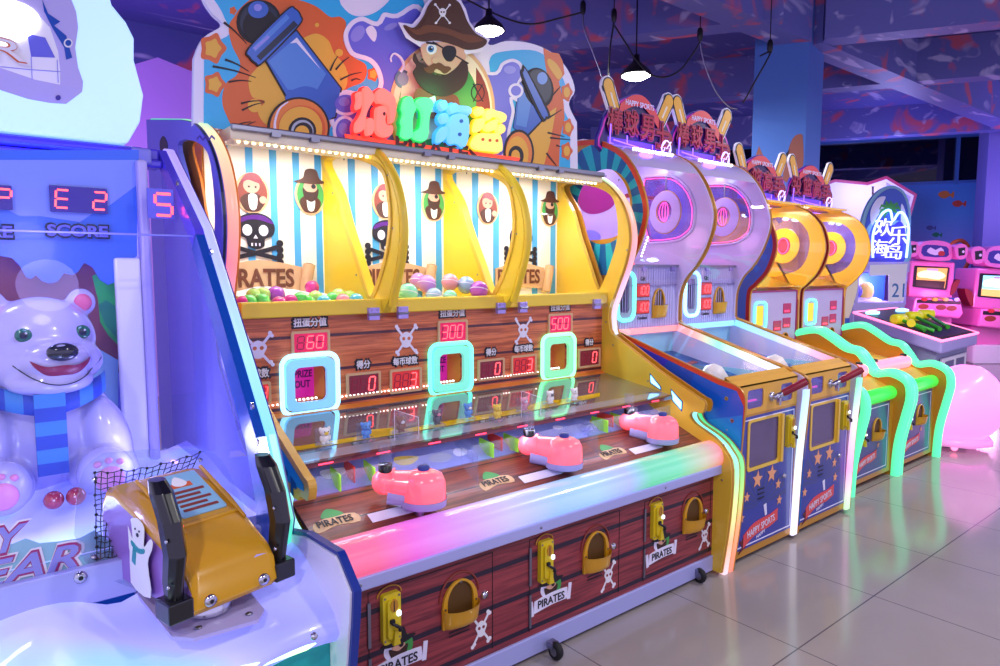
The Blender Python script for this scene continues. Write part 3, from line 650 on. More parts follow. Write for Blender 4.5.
for (u, v) in ((258, 350), (406, 340), (523, 331)):
    x, z = aY([(u, v)], YW)[0]; b = MB('boardwhite').x(FY(YW - .0005))
    for sg in (1, -1): 
        b.deco_line([(x - .055 * sg, z - .065), (x + .055 * sg, z + .065)], .012, 1)
        for e in (-1, 1): b.deco(circ(x + .055 * sg * e, z + .065 * e + .007, .010, n=8), 1); b.deco(circ(x + .055 * sg * e + .008, z + .065 * e - .005, .009, n=8), 1)
    b.deco(blob([(x - .038, z + .016), (x, z + .042), (x + .038, z + .016), (x + .026, z - .016), (x + .015, z - .036), (x - .015, z - .036), (x - .026, z - .016)]), 2)
    b.m('woodback')
    for e in (-.018, .018): b.deco(circ(x + e * .85, z + .008, .009, n=10), 3)
    b.build('skull_print', None, wp)
b = MB('leddot')
for i in range(110):
    x = XL + .05 + i * .021
    if x < 2.95 and all(abs(x - g[0]) > .15 for g in fgeo): b.box(x, YW - .010, 1.099, x + .007, YW - .004, 1.105)
b.build('led_string', None, PM)
# playfield (slopes up to the back)
def fz(y): return .74 + .4 * (y - 2.2)
def fieldstrip(b, y0, y1, mat, dz=0, x0=XL, x1=XR):
    b.m(mat).add([(x0, y0, fz(y0) + dz), (x1, y0, fz(y0) + dz), (x1, y1, fz(y1) + dz), (x0, y1, fz(y1) + dz), (x0, y0, fz(y0) + dz - .02), (x1, y0, fz(y0) + dz - .02), (x1, y1, fz(y1) + dz - .02), (x0, y1, fz(y1) + dz - .02)], [(0, 1, 2, 3), (7, 6, 5, 4), (0, 4, 5, 1), (1, 5, 6, 2), (2, 6, 7, 3), (3, 7, 4, 0)])
wood('woodfloor', '8a4430', '5a241c', '241016', .12, 1, .35, .06, .4, (2.5, 40), .1)
mt('mapblue', '8f96dc', .12, coat=.7); mt('fielddark', '5a5a5e', .04, coat=1, spec=.8); mt('fieldwhite', '9c9aa8', .05, coat=1); mt('fieldyellow', 'e0b81c', .05, coat=1); mt('maprail', '54212e', .2, coat=.6)
b = MB(); fieldstrip(b, 2.12, 2.43, 'woodfloor'); b.build('wooden_deck', None, PM)
b = MB(); fieldstrip(b, 2.43, 2.62, 'mapblue', .001)
b.x(M.Identity(4)); ang = math.atan(.4); frf = FR((0, 2.43, fz(2.43) + .001), (1, 0, 0), (0, cos(ang), sin(ang)))
b.x(frf)
for k in range(15):
    x = XL + .08 + k * .155 + random.uniform(-.03, .03); y = random.uniform(.03, .17); s = random.uniform(.02, .045)
    b.m(['greyblue', 'boardwhite', 'indigo2', 'charyellow'][k % 4]).deco(blob([(x + s * 1.6 * cos(t) * random.uniform(.6, 1.3), y + s * sin(t) * random.uniform(.5, 1)) for t in (0, 1, 2, 3, 4, 5)], 3), 1 + k % 2)
b.build('map_strip', None, PM)
mt('shelfglass', '77777e', .03, .25, coat=1, spec=1)
SH0, SHS = .975, .135          # target shelf: height at its front edge (y 2.41) and slope to the back
def sz_(y): return SH0 + SHS * (y - 2.41)
def shelf(b, y0, y1, mat, th_=.014, dz=0):
    b.m(mat).add([(XL, y0, sz_(y0) + dz), (XR, y0, sz_(y0) + dz), (XR, y1, sz_(y1) + dz), (XL, y1, sz_(y1) + dz), (XL, y0, sz_(y0) - th_), (XR, y0, sz_(y0) - th_), (XR, y1, sz_(y1) - th_), (XL, y1, sz_(y1) - th_)], [(0, 1, 2, 3), (7, 6, 5, 4), (0, 4, 5, 1), (1, 5, 6, 2), (2, 6, 7, 3), (3, 7, 4, 0)])
b = MB(); shelf(b, 2.405, 2.425, 'maprail', .02); shelf(b, 2.425, 2.50, 'fieldwhite'); shelf(b, 2.50, 2.965, 'shelfglass'); b.build('target_shelf', None, PM)
def onshelf(u, v, dz=0):
    d = ray(u, v); t = (SH0 + dz + SHS * (CAM.y - 2.41) - CAM.z) / (d.z - SHS * d.y); return CAM + d * t
fSh = FR((0, 2.41, SH0 + .001), (1, 0, 0), (0, 1, SHS))
yl = [(230, 452), (300, 446.5), (364, 436), (372, 430), (395, 428), (402, 430), (460, 419), (520, 409), (540, 402), (560, 400), (600, 393), (600, 397), (520, 413.5), (400, 434), (300, 450.5), (230, 458)]
b = MB('fieldyellow').x(fSh).deco([(p.x, (p.y - 2.41) * sqrt(1 + SHS ** 2)) for p in (onshelf(u, v) for u, v in yl) if True], 1); b.build('yellow_stripe', None, PM)
b = MB(); fieldstrip(b, 2.915, 2.975, 'orange2', .012); b.build('orange_ledge', None, PM)
# red light line, acrylic sheet over the map
for i in range(9): x = XL + .1 + i * .25; MB('ledred').box(x, 2.402, SH0 - .014, x + .06, 2.406, SH0 - .010).build('red_light_line', None, PM)
# printed labels on deck
for x in (1.06, 1.82, 2.58):
    fr = FR((0, 2.2, fz(2.2)), (1, .0, 0), (0, cos(ang), sin(ang)))
    b = MB('tan').x(fr).deco(blob([(x - .08, .05), (x, .068), (x + .09, .06), (x + .09, .11), (x, .12), (x - .08, .1)], 3), 1); b.m('ink').text('PIRATES', FR((0, 2.2, fz(2.2) + .004), (1, 0, 0), (0, cos(ang), sin(ang))), x, .087, w=.14, h=.035, off=.02)
    b.m('green').x(fr).deco(blob([(x - .04, .12), (x, .165), (x + .05, .12)], 4), 1); b.m('boardwhite').x(fr).deco([(x + .13, .035), (x + .36, .035), (x + .36, .085), (x + .13, .085)], 1); b.build('deck_label', None, PM)
    b = MB('acrylic').box(x - .02, 2.42, fz(2.42), x + .68, 2.424, fz(2.42) + .085); b.box(x - .02, 2.42, fz(2.42), x - .016, 2.56, fz(2.42) + .085)
    b.box(x + .676, 2.3, fz(2.3), x + .68, 2.42, fz(2.42) + .085); b.build('acrylic_guard', None, PM)
def fin(cx, cy, mat):
    z = fz(cy) + .01; b = MB(mat).x(M.Translation((cx, cy, z)) @ M.Rotation(R(-10), 4, 'Z')); b.box(-.003, -.07, -.01, .003, .07, .055); return b
for gx in (1.225, 1.985, 2.76):
    for k, mat in enumerate(('limeacrylic', 'redacrylic', 'limeacrylic')):
        o = fin(gx + (k - 1) * .075, 2.46 + (k == 1) * .03, mat).build('lime_gate' if k != 1 else 'red_gate', None, PM)
# cannons
for k, (u, v) in enumerate(((424, 503), (564, 465), (662, 440))):
    p = at(u, v, 2, .79); tgt = [at(384, 469, 2, .93), at(528, 434, 2, .93), at(628, 412, 2, .93)][k]
    d = V((tgt.x - p.x, tgt.y - p.y, 0)); L0 = d.length; d.normalize(); yaw = atan2(d.y, d.x)
    Q = M.Translation(p) @ M.Rotation(yaw, 4, 'Z')
    c = thing('cannon_controller', (0, 0, 0), None, None); c.parent = PM; c.location = p - PM.location
    def rowsup(fr_, zs, rs):
        rws = []
        for z, r in zip(zs, rs):
            rr = []
            for i in range(28):
                a = 2 * pi * i / 28; ex = cos(a); ey = sin(a)
                x_ = ex * .088; y_ = ey * .078
                if ex > .0: x_ = ex * .088
                rr.append(tuple(fr_ @ V((x_ * r, y_ * r, z))))
            rws.append(rr)
        return rws
    b = MB('cannonpink').grid(rowsup(Q, [.02, .05, .09, .118, .132, .137], [1, 1.0, .97, .82, .5, .02]), True)
    b.x(Q).tube([(.05, 0, .075), (.12, 0, .082), (L0 * 1.0, 0, .09)], [.056, .05, .048], 14)
    b.ell((L0 * 1.0, 0, .088), (.050, .050, .050), 16, 10); b.tube([(L0 * .72, 0, .088), (L0 * .78, 0, .088)], .055, 14); b.build('cannon_body', None, c)
    b = MB('lilac').grid(rowsup(Q, [-.012, -.008, .02], [.9, 1.0, 1.03]), True); b.add([p_ for p_ in rowsup(Q, [-.012], [.9])[0]], [tuple(range(28))[::-1]])
    b.x(Q).tube([(.0, 0, .025), (L0 * .9, 0, .045)], .045, 12); b.build('base_tray', None, c)
    b = MB('bluecap').x(Q).lathe([(.022, 0), (.024, .014), (.016, .02), (.001, .021)], (-.0, 0, .133)); b.build('fire_button', None, c)
    b = MB('gripblack').x(Q).lathe([(.026, 0), (.028, .035), (.022, .036), (.02, .02)], (L0 * .97, 0, .125)); b.build('collar', None, c)
    b = MB('acrylic').x(Q).lathe([(.024, 0), (.026, .06), (.026, .085)], (L0 * .97, 0, .158), n=20); b.v = b.v; b.build('clear_tube', None, c)
    b = MB('steel').x(Q).tube([(0.02, 0, -.05), (.02, 0, 0)], .02, 10); b.ell((-.085, .0, .03), .006, 8, 6); b.build('pivot', None, c)
alight((2.1, 2.36, .965), (0, .1, -1), 2.2, .03, 2.6, 'e4e0ff')  # light added under the shelf to brighten the map strip
# light bar, silver rail
bp = [(2.075, .635), (2.062, .66), (2.066, .70), (2.085, .732), (2.12, .752), (2.16, .757), (2.19, .745)]
rows = [[(XL, a, z) for a, z in bp], [(XR, a, z) for a, z in bp]]
b = MB('lightbar'); bs = curve(bp, 4); nx = 12
b.grid([[(XL + (XR - XL) * i / nx, a, z) for a, z in bs] for i in range(nx + 1)])
o_lb = b.build('light_bar', None, PM)
# colours of the bar are laid out in object x: shift to start at XL
b = MB('railsilver').box(XL, 2.068, .585, XR, 2.15, .636); b.build('front_rail', None, PM, .006)
for i, x in enumerate((1.05, 1.9, 2.75)): MB('steel').ell((x, 2.066, .61), (.006, .003, .006), 8, 5).build('screw', None, PM)
# front planks, plinth, casters
YF = 2.12
b = MB('woodfront').box(XL, YF, .10, XR, YF + .02, .59); fp = b.build('plank_front', None, PM)
b = MB('railsilver').box(XL, YF - .012, .02, XR, YF + .02, .108); b.build('plinth', None, PM, .004)
for x, dy in ((1.15, 0), (1.975, -.07), (3.10, -.03)):
    b = MB('rubber').lathe([(.012, -.012), (.035, -.014), (.04, 0), (.035, .014), (.012, .012)], (x, YF + dy, .04), (1, 0, 0)); b.m('steel').lathe([(.02, -.016), (.02, .016)], (x, YF + dy, .04), (1, 0, 0), n=12); b.box(x - .02, YF + dy + .0, .045, x + .02, YF + dy + .04, .075); b.build('caster', None, PM)
def coinmech(fr, x, z, h, parent, w=.075):
    m = thing('coin_slot', (0, 0, 0), None, None); m.parent = parent
    b = MB('coinyellow').x(fr).prism(rrect(x - w / 2, z - h / 2, x + w / 2, z + h / 2, .012), 0, .022); b.prism(rrect(x - w * .32, z - h * .38, x + w * .32, z + h * .40, .012), .02, .034)
    b.prism([(x - w * .1, z - h * .5), (x + w * .3, z - h * .5), (x + w * .1, z - h * .2), (x, z - h * .2)], .03, .045); b.build('faceplate', None, m, .004)
    b = MB('gold').x(fr).prism(circ(x + .002, z + h * .28, w * .2, h * .13), .032, .038); b.m('ink').deco([(x - .002, z + h * .17), (x + .002, z + h * .17), (x + .002, z + h * .38), (x - .002, z + h * .38)], 42)
    b.m('ink').deco(circ(x - w * .12, z - h * .3, .006), 36); b.m('steel')
    for sx in (-.4, .4):
        for sz in (-.42, .43): b.deco(circ(x + sx * w, z + sz * h, .004, n=8), 26)
    b.build('slot_details', None, m)
    b = MB('btnwhite').x(fr).prism(rrect(x + w * .16, z + h * .06, x + w * .36, z + h * .16, .003), .03, .042); b.build('lit_button', None, m)
    b = MB('ink').x(fr).tube([(x - .01, z - .01, .04), (x + .012, z - h * .13, .055), (x + .018, z - h * .2, .05)], [.005, .007, .009], 8); b.prism(rrect(x - w * .22, z - .012, x + w * .02, z + .004, .003), .034, .042); b.build('return_lever', None, m)
    return m
def chute(fr, x, z, w, h, parent):
    m = thing('prize_chute', (0, 0, 0), None, None); m.parent = parent
    arch = lambda ww, hh, dz=0: [(x - ww / 2, z - hh / 2 + dz)] + [(x + ww / 2, z - hh / 2 + dz)] + [(x + ww / 2 * cos(a), z - hh / 2 + dz + hh * .45 + hh * .55 * sin(a)) for a in (pi * i / 14 for i in range(15))]
    b = MB('chute').x(fr).prism(arch(w, h), 0, .014, [arch(w * .74, h * .8, .01)]); b.build('arch_frame', None, m, .003)
    b = MB('chutein').x(fr).deco(arch(w * .76, h * .82, .01), 1); b.build('opening', None, m)
    rows = []
    for k in range(7):
        t = (0, .04, .12, .35, .65, .9, 1)[k]; ww = w * (.47 + .06 * t); dep = (.0, .03, .042, .048, .052, .056, .060)[k]; zz = z - h / 2 + h * .44 * t
        rows.append([tuple(fr @ V((x + ww * cos(a), zz, .008 + dep * sin(a)))) for a in (pi * i / 12 for i in range(13))])
    b = MB('chute').grid(rows); pass
    b.build('cup', None, m)
    b = MB('steel').x(fr)
    for a_, c_ in ((x - w * .44, z - h * .05), (x + w * .44, z - h * .05), (x, z + h * .46)): b.prism(circ(a_, c_, .005, n=8), .012, .016)
    b.build('bolt', None, m)
    return m
frF = FY(YF)
def pirate_logo(b, x, z, s):
    S = lambda pts: [(x + a * s, z + c * s) for a, c in pts]
    b.m('green').deco(circ(x + .25 * s, z + .35 * s, .42 * s, .5 * s), 1)
    b.m('boardwhite').deco(circ(x - .25 * s, z + .35 * s, .4 * s, .4 * s), 1)
    b.m('ink').deco(blob(S([(-.8, .62), (-.35, .78), (-.15, 1.15), (.25, 1.15), (.4, .8), (.8, .7), (.35, .52), (-.35, .5)])), 3)
    b.m('skin').deco(circ(x, z + .42 * s, .3 * s, .28 * s), 2); b.m('beard').deco(blob(S([(-.42, .42), (0, .25), (.42, .42), (.3, .0), (0, -.15), (-.3, 0)])), 3)
    b.m('ink').deco(circ(x + .12 * s, z + .47 * s, .1 * s), 4)
    b.m('boardwhite').deco(curve(S([(-1.05, -.05), (0, .1), (1.05, .05)]), 4) + curve(S([(1.1, -.5), (0, -.5), (-1.1, -.62)]), 4), 4)
    for e in (-1.3, 1.3): b.deco(stroke(S([(e * .9, -.65 + .05 * e), (e * .97, .1 + .08 * e)]), .2 * s), 3)
    b.m('ink').text('PIRATES', frF @ M.Translation((0, 0, .005)), x, z - .24 * s, w=1.7 * s, h=.38 * s, off=.02)
    return b
spots = []
for k, ((u, v), (u2, v2), (u3, v3), (u4, v4)) in enumerate((((392, 621), (462, 612), (481, 650), (395, 668)), ((547, 565), (598, 560), (608, 589), (548, 608)), ((658, 522), (695, 518), (704, 547), (659, 566)))):
    x, z = aY([(u, v)], YF - .02)[0]; coinmech(frF, x, .432, .19, PM)
    b = MB('gold').tube([tuple(frF @ V((x + .05 * cos(a), .515 + .035 * sin(a), .004))) for a in (pi * i / 12 for i in range(13))], .003, 6); b.build('coin_arch', None, PM)
    x2, z2 = aY([(u2, v2)], YF - .02)[0]; chute(frF, x2, .39, .17, .185, PM)
    b = MB('redbrown').tube([tuple(frF @ V((x2 + .095 * cos(a), .41 + .1 * sin(a), .003))) for a in (pi * i / 12 for i in range(13))], .004, 6); b.build('arch_trim', None, PM)
    b = MB('chrome').x(frF).lathe([(.016, 0), (.014, .012), (.004, .014)], (x2 + .125, .378, 0), n=14); b.build('lock', None, PM)
    b = MB('white').x(frF); x3, z3 = aY([(u3, v3)], YF)[0]; z3 = .235
    for sg in (1, -1):
        b.deco_line([(x3 - .038 * sg, z3 - .055), (x3 + .038 * sg, z3 + .055)], .01, 1)
        for e in (-1, 1): b.deco(circ(x3 + .04 * sg * e + .005, z3 + .055 * e, .009, n=8), 1); b.deco(circ(x3 + .04 * sg * e - .004, z3 + .055 * e + .008 * e, .009, n=8), 1)
    b.deco(blob([(x3 - .028, z3 + .015), (x3, z3 + .035), (x3 + .028, z3 + .015), (x3 + .02, z3 - .01), (x3 + .012, z3 - .03), (x3 - .012, z3 - .03), (x3 - .02, z3 - .01)]), 2)
    b.m('woodfront')
    for e in (-.011, .011): b.deco(circ(x3 + e, z3 + .007, .007, n=8), 3)
    b.build('skull_print', None, fp)
    b = MB('ink').x(frF).deco([(x2 - .05, .268), (x2 + .05, .268), (x2 + .05, .274), (x2 - .05, .274)], 1); b.deco([(x2 - .05, .252), (x2 + .05, .252), (x2 + .05, .258), (x2 - .05, .258)], 1); b.build('vent_slots', None, fp)
    x4, z4 = aY([(u4, v4)], YF)[0]; b = MB('green').x(frF); pirate_logo(b, x4 + .015, .262, .095); b.build('pirates_logo', None, fp)
    # door outline and hinge
    xa, xb = x - .085, x2 + .17
    b = MB('ink').x(frF).deco_line([(xa, .13), (xa, .545), (xb, .545), (xb, .13)], .004, 1); b.m('steel').tube([(xa - .002, .33, .004), (xa - .002, .5, .004)], .005, 6) if False else b.m('steel').prism([(xa - .006, .34), (xa + .006, .34), (xa + .006, .51), (xa - .006, .51)], 0, .008)
    b.prism([(xa - .006, .15), (xa + .006, .15), (xa + .006, .3), (xa - .006, .3)], 0, .008); b.build('cabinet_door', None, PM)
# ================================================================= MARQUEE of the pirate machine
YM = 3.1
fM = FY(YM)
def clipz(p, z0=2.313):
    o = []
    for i in range(len(p)):
        a, b_ = p[i - 1], p[i]
        if (a[1] >= z0) != (b_[1] >= z0): t = (z0 - a[1]) / (b_[1] - a[1]); o.append((a[0] + (b_[0] - a[0]) * t, z0))
        if b_[1] >= z0: o.append(b_)
    return o
def P(pts, ox=0, oy=0, s=1): return clipz(aY(cr(pts, ox, oy, s), YM))
c6 = (190, 0, .2253); c7 = (380, 0, .2552)
out0 = [(193, 132), (194, 58), (203, 38), (222, 25), (213, 14), (204, 0), (200, -18), (215, -40), (330, -44), (400, -40), (432, -30), (448, -8), (462, 22), (483, 34), (490, 45), (506, 41), (530, 43), (553, 53), (568, 70), (575, 90), (569, 104), (577, 122), (578, 172), (500, 172), (350, 150)]
b = MB('boardwhite').x(fM).prism(P([out0[0]] + curve(out0[1:-3], 4) + out0[-3:]), -.03, 0)
mq = b.build('marquee_board', None, PM, .004)
b = MB('cyanboard').x(fM)
inl = [(203.5, 130), (204, 60), (212, 44), (230, 33), (222, 12), (214, -20), (320, -30), (341, 5), (355, 16), (372, 14), (388, 2), (410, -25), (430, 20), (350, 140)]
b.deco(P([inl[0]] + curve(inl[1:-1], 4) + [inl[-1]]), 1)
inr = [(489, 62), (496, 53), (530, 50), (548, 58), (560, 73), (566, 90), (562, 105), (570, 122), (570, 168), (500, 166)]
b.deco(P(curve(inr[:-2], 4) + inr[-2:]), 1); b.build('sky_print', None, mq)
# left cannon
b = MB('orange').x(fM)
b.deco(P(blob([(195, 75), (240, 20), (330, -30), (480, 0), (560, 30), (620, 75), (665, 75), (692, 105), (680, 180), (720, 250), (780, 290), (770, 360), (690, 400), (640, 480), (600, 600), (420, 650), (220, 590), (160, 510), (142, 440), (160, 370), (205, 335), (222, 280), (185, 200), (172, 120)]), *c6), 2)
for cx, cy, r in ((100, 215, 55), (108, 375, 45), (190, 48, 15), (812, 330, 26)):
    b.m('orange').deco(P(blob([(cx + r * (1 + .13 * (-1) ** i) * cos(i * pi / 5), cy + r * 1.15 * (1 + .13 * (-1) ** i) * sin(i * pi / 5)) for i in range(10)], 4), *c6), 2)
    if r > 20: b.m('amber').deco(P(blob([(cx + r * .62 * (1 + .13 * (-1) ** i) * cos(i * pi / 5), cy + r * .72 * (1 + .13 * (-1) ** i) * sin(i * pi / 5)) for i in range(10)], 4), *c6), 3)
b.m('amber').deco(P(blob([(345, 260), (280, 320), (258, 360), (275, 430), (330, 450), (300, 500), (345, 560), (420, 560), (620, 430), (690, 390), (690, 300), (640, 240), (612, 180), (560, 150), (500, 170), (440, 200)]), *c6), 3)
for cx, cy, r in ((660, 235, 17), (562, 112, 9), (680, 330, 20), (285, 470, 30)): b.deco(P(circ(cx, cy, r), *c6), 4)
b.m('ink2')
for ln in ([(150, 100), (250, 195)], [(155, 265), (260, 318)], [(100, 295), (290, 345)], [(170, 365), (270, 362)], [(225, 460), (330, 450)], [(230, 490), (330, 455)], [(230, 575), (290, 540)], [(180, 570), (270, 540)], [(620, 315), (655, 250)], [(645, 310), (705, 255)], [(665, 355), (760, 322)], [(715, 358), (755, 355)]):
    b.deco(P(stroke(curve([ln[0], ((ln[0][0] + ln[1][0]) / 2, (ln[0][1] + ln[1][1]) / 2 - 6), ln[1]], 3), 9, 2), *c6), 5)
b.build('explosion_print', None, mq)
b = MB('ink').x(fM)
def sh(pts, mat, lay, edge=7): 
    if edge: b.m('ink').deco(P(grow(pts, edge), *c6), lay)
    b.m(mat).deco(P(pts, *c6), lay + 1)
b.m('ink').deco(P(circ(305, 100, 100), *c6), 5); b.m('navy').deco(P(circ(305, 98, 86), *c6), 6); b.m('ink').deco(P(circ(310, 118, 78), *c6), 7)
b.m('blue').deco(P(circ(300, 45, 45, 38), *c6), 8); b.m('indigo2').deco(P(circ(298, 36, 18, 16), *c6), 9)
sh([(332, 262), (468, 140), (665, 395), (640, 520), (560, 540), (425, 425)], 'blue', 8)
b.m('blue2').deco(P([(345, 275), (470, 165), (600, 330), (560, 400), (430, 400)], *c6), 10); b.m('blue').deco(P(blob([(420, 430), (500, 385), (580, 410), (640, 480), (600, 540), (480, 500)]), *c6), 11)
b.m('boardwhite').deco(P([(440, 195), (470, 170), (575, 310), (468, 192)], *c6), 12); b.m('boardwhite').deco(P([(365, 285), (430, 245), (415, 330)], *c6), 11) if False else None
ring = stroke([(300, 250), (450, 92)], 74); sh(blob([(262, 215), (425, 52), (460, 45), (483, 75), (475, 115), (320, 275), (290, 280), (264, 255)]), 'blue', 12)
b.m('navy').deco(P(stroke([(300, 262), (465, 105)], 26), *c6), 14); b.m('blue2').deco(P(stroke([(278, 225), (430, 75)], 22), *c6), 14); b.m('indigo2').deco(P(stroke([(280, 222), (345, 165)], 14), *c6), 15)
sh(circ(478, 570, 128, n=36), 'orange2', 13, 9); b.m('orange').deco(P(circ(490, 575, 105, n=30), *c6), 15); b.m('amber').deco(P(circ(485, 572, 96, n=30), *c6), 16)
b.m('boardwhite').deco(P(stroke(curve([(372, 590), (372, 540), (392, 485), (430, 455)], 4), 12, 5), *c6), 17); b.m('ink').deco(P(circ(492, 585, 62, n=24), *c6), 17); b.m('steel').deco(P(circ(492, 585, 50, n=24), *c6), 18); b.m('ink').deco(P(circ(495, 588, 42, n=24), *c6), 19); b.m('amber').deco(P(circ(490, 592, 32, n=24), *c6), 20)
b.build('cannon_print', None, mq)
# scroll behind the pirate
b = MB('boardwhite').x(fM)
s1 = [(343, 36), (350, 22), (362, 17), (376, 22), (383, 13), (396, 14), (418, 5), (440, 40), (440, 90), (430, 130), (405, 150), (372, 146), (352, 140), (332, 128), (329, 112), (335, 98), (345, 90), (368, 95), (378, 86), (376, 72), (368, 62), (350, 55)]
b.deco(P(blob(s1, 4)), 6); b.m('indigo').deco(P(grow(blob(s1, 4), -4.5)), 7)
b.m('indigo2').deco(P(circ(357, 34, 6, 9, rot=.6)), 8); b.deco(P(circ(390, 27, 7, 3, rot=-.4)), 8); b.m('boardwhite').deco(P(blob([(365, 30), (371, 26), (376, 33), (374, 42), (369, 38)], 3)), 8)
for cx, cy, r, q in ((345, 104, 11, 9), (344, 131, 9, 12)): b.m('boardwhite').deco(P(circ(cx, cy, r + 3, q + 3)), 9); b.m('indigo').deco(P(circ(cx, cy, r, q)), 10); b.m('indigo2').deco(P(circ(cx - 2, cy - 2, r * .5, q * .5)), 11)
s2 = [(495, 72), (501, 63), (512, 59), (521, 64), (523, 76), (519, 86), (524, 94), (518, 102), (512, 100), (514, 112), (510, 130), (507, 150), (498, 160), (470, 160), (460, 110), (478, 75)]
b.build('scroll_print', None, mq); b = MB('boardwhite').x(fM); b.m('boardwhite').deco(P(blob(s2, 4)), 6); b.m('indigo').deco(P(grow(blob(s2, 4), -3.2)), 7); b.m('boardwhite').deco(P(circ(515, 91, 7.5)), 8); b.m('indigo').deco(P(circ(515, 91, 5)), 9); b.m('indigo2').deco(P(circ(509, 70, 6, 4)), 8)
b.build('scroll_print', None, mq)
# round badge and pirate
b = MB('tan').x(fM); b.deco(P(circ(441, 110, 53, 68, n=40)), 10); b.m('cream').deco(P(circ(441, 111, 50, 65, n=40)), 11); b.m('green').deco(P(circ(438, 112, 41, 58, n=40)), 12)
b.m('redbrown').deco(P([(p[0], p[1]) for p in circ(441, 112, 48, 62, n=40) if p[0] > 470]), 13); b.m('cream').deco(P(circ(425, 100, 26, 40)), 13)
b.build('badge_print', None, mq)
fP = FY(YM - .055); QP = lambda pts, c=c7: clipz(aY(cr(pts, *c), YM - .055))
b = MB('brown').x(fP)
b.m('boardwhite').deco(QP(grow([(88, 100), (130, 108), (165, 70), (185, 25), (215, -8), (260, -15), (305, 5), (325, 40), (340, 90), (370, 130), (415, 158), (400, 190), (345, 200), (290, 210), (200, 200), (150, 165), (110, 140)], 12)), 0)
b.m('redbrown').deco(QP(blob([(130, 395), (150, 345), (210, 375), (250, 375), (290, 370), (310, 400), (300, 470), (150, 450)])), 1); b.m('white').deco(QP([(160, 395), (215, 375), (225, 440), (150, 440)]), 2)
b.m('skin').deco(QP(blob([(165, 175), (165, 220), (185, 255), (220, 285), (265, 290), (310, 250), (328, 205), (320, 180), (240, 165)])), 3); b.deco(QP(circ(322, 222, 14, 20)), 2)
b.m('beard').deco(QP(blob([(135, 208), (150, 240), (172, 252), (200, 285), (245, 298), (295, 268), (322, 238), (342, 258), (340, 310), (312, 352), (255, 378), (200, 368), (155, 335), (128, 285), (142, 260), (128, 235)])), 4)
b.m('skin').deco(QP(blob([(190, 262), (215, 285), (240, 284), (262, 262), (225, 258)], 4)), 5)
b.m('brown2').deco(QP(blob([(168, 268), (180, 264), (196, 256), (214, 246), (234, 248), (252, 260), (268, 262), (276, 272), (252, 290), (230, 276), (216, 272), (202, 288), (180, 284)])), 6)
b.m('skin').deco(QP(circ(214, 238, 14, 12)), 7); b.m('white').deco(QP(circ(200, 192, 20, 22)), 5); b.m('eyeblue').deco(QP(circ(197, 193, 12, 13)), 6); b.m('ink').deco(QP(circ(196, 193, 6)), 7); b.m('white').deco(QP(circ(200, 188, 3)), 8)
b.m('ink').deco(QP(stroke([(205, 165), (345, 250)], 5)), 5); b.deco(QP(blob([(243, 192), (262, 180), (290, 186), (296, 212), (280, 240), (258, 238), (244, 215)])), 6); b.deco(QP(stroke([(180, 168), (222, 174)], 8)), 6)
b.m('brown').deco(QP(blob([(90, 100), (130, 110), (168, 66), (188, 22), (215, -5), (262, -10), (302, 8), (322, 42), (340, 88), (372, 132), (415, 160), (395, 188), (340, 196), (290, 178), (225, 160), (165, 163), (125, 148)], 5)), 9)
b.m('brown2').deco(QP(blob([(100, 104), (135, 118), (180, 100), (250, 110), (320, 135), (360, 140), (400, 160), (340, 168), (270, 140), (200, 128), (140, 138)], 4)), 10)
b.m('brown').deco(QP(blob([(150, 118), (180, 92), (250, 100), (330, 128), (300, 60), (250, 10), (200, 40)], 4)), 11)
b.m('white')
for a_, c_ in (((212, 20), (268, 92)), ((268, 22), (215, 92))): b.deco(QP(stroke([a_, c_], 4)), 12); [b.deco(QP(circ(q_[0], q_[1], 5, n=8)), 12) for q_ in (a_, c_)]
b.deco(QP(blob([(226, 45), (240, 34), (254, 45), (248, 66), (234, 66)], 4)), 13); b.m('brown'); b.deco(QP(circ(235, 50, 3.5, n=8)), 14); b.deco(QP(circ(245, 50, 3.5, n=8)), 14)
b.prism(QP(circ(240, 120, 60)), -.05, 0)
b.build('pirate_portrait', None, mq)
b = MB('steel').x(fM); b.deco(P(circ(85, 312, 32, 36), *c7), 13); b.m('greyblue').deco(P(circ(85, 312, 22, 26), *c7), 14); b.m('boardwhite').deco(P(stroke(curve([(76, 285), (88, 260), (78, 230), (52, 212), (38, 228), (40, 245)], 5), 10, 4), *c7), 15)
b.build('hook_print', None, mq); b = MB('ink').x(fM); b.m('ink').deco_line(P(circ(378, 365, 25, 33), *c7), .006, 14, closed=True); b.deco(P(stroke([(360, 330), (398, 400)], 4), *c7), 14); b.deco(P(stroke([(396, 332), (360, 400)], 4), *c7), 14); b.build('cross_mark_print', None, mq)
# right cannon
K = lambda pts: P(pts, *c7)
b = MB('orange').x(fM); b.deco(K([(640, 188), (668, 205), (700, 210), (715, 240), (722, 290), (700, 320), (718, 400), (722, 460), (705, 540), (700, 655), (590, 655), (560, 560), (600, 500), (560, 420), (600, 330), (655, 300), (645, 240)]), 2)
b.m('amber').deco(K(blob([(660, 230), (690, 250), (712, 290), (698, 312), (672, 280), (655, 250)], 4)), 3); b.deco(K([(575, 530), (620, 470), (690, 420), (665, 560), (640, 650), (590, 650)]), 3)
for cx, cy in ((730, 362), (735, 500), (730, 592)):
    b.m('orange').deco(K(blob([(cx + 21 * (1 + .14 * (-1) ** i) * cos(i * pi / 5), cy + 33 * (1 + .14 * (-1) ** i) * sin(i * pi / 5)) for i in range(10)], 3)), 3); b.m('amber').deco(K(circ(cx, cy, 12, 20)), 4)
b.m('ink2')
for ln in ([(660, 390), (705, 340)], [(655, 465), (710, 430)], [(665, 540), (745, 548)], [(655, 520), (720, 535)], [(690, 570), (705, 575)], [(650, 600), (690, 650)]): b.deco(K(stroke(list(ln), 7, 2)), 5)
b.build('explosion_print', None, mq)
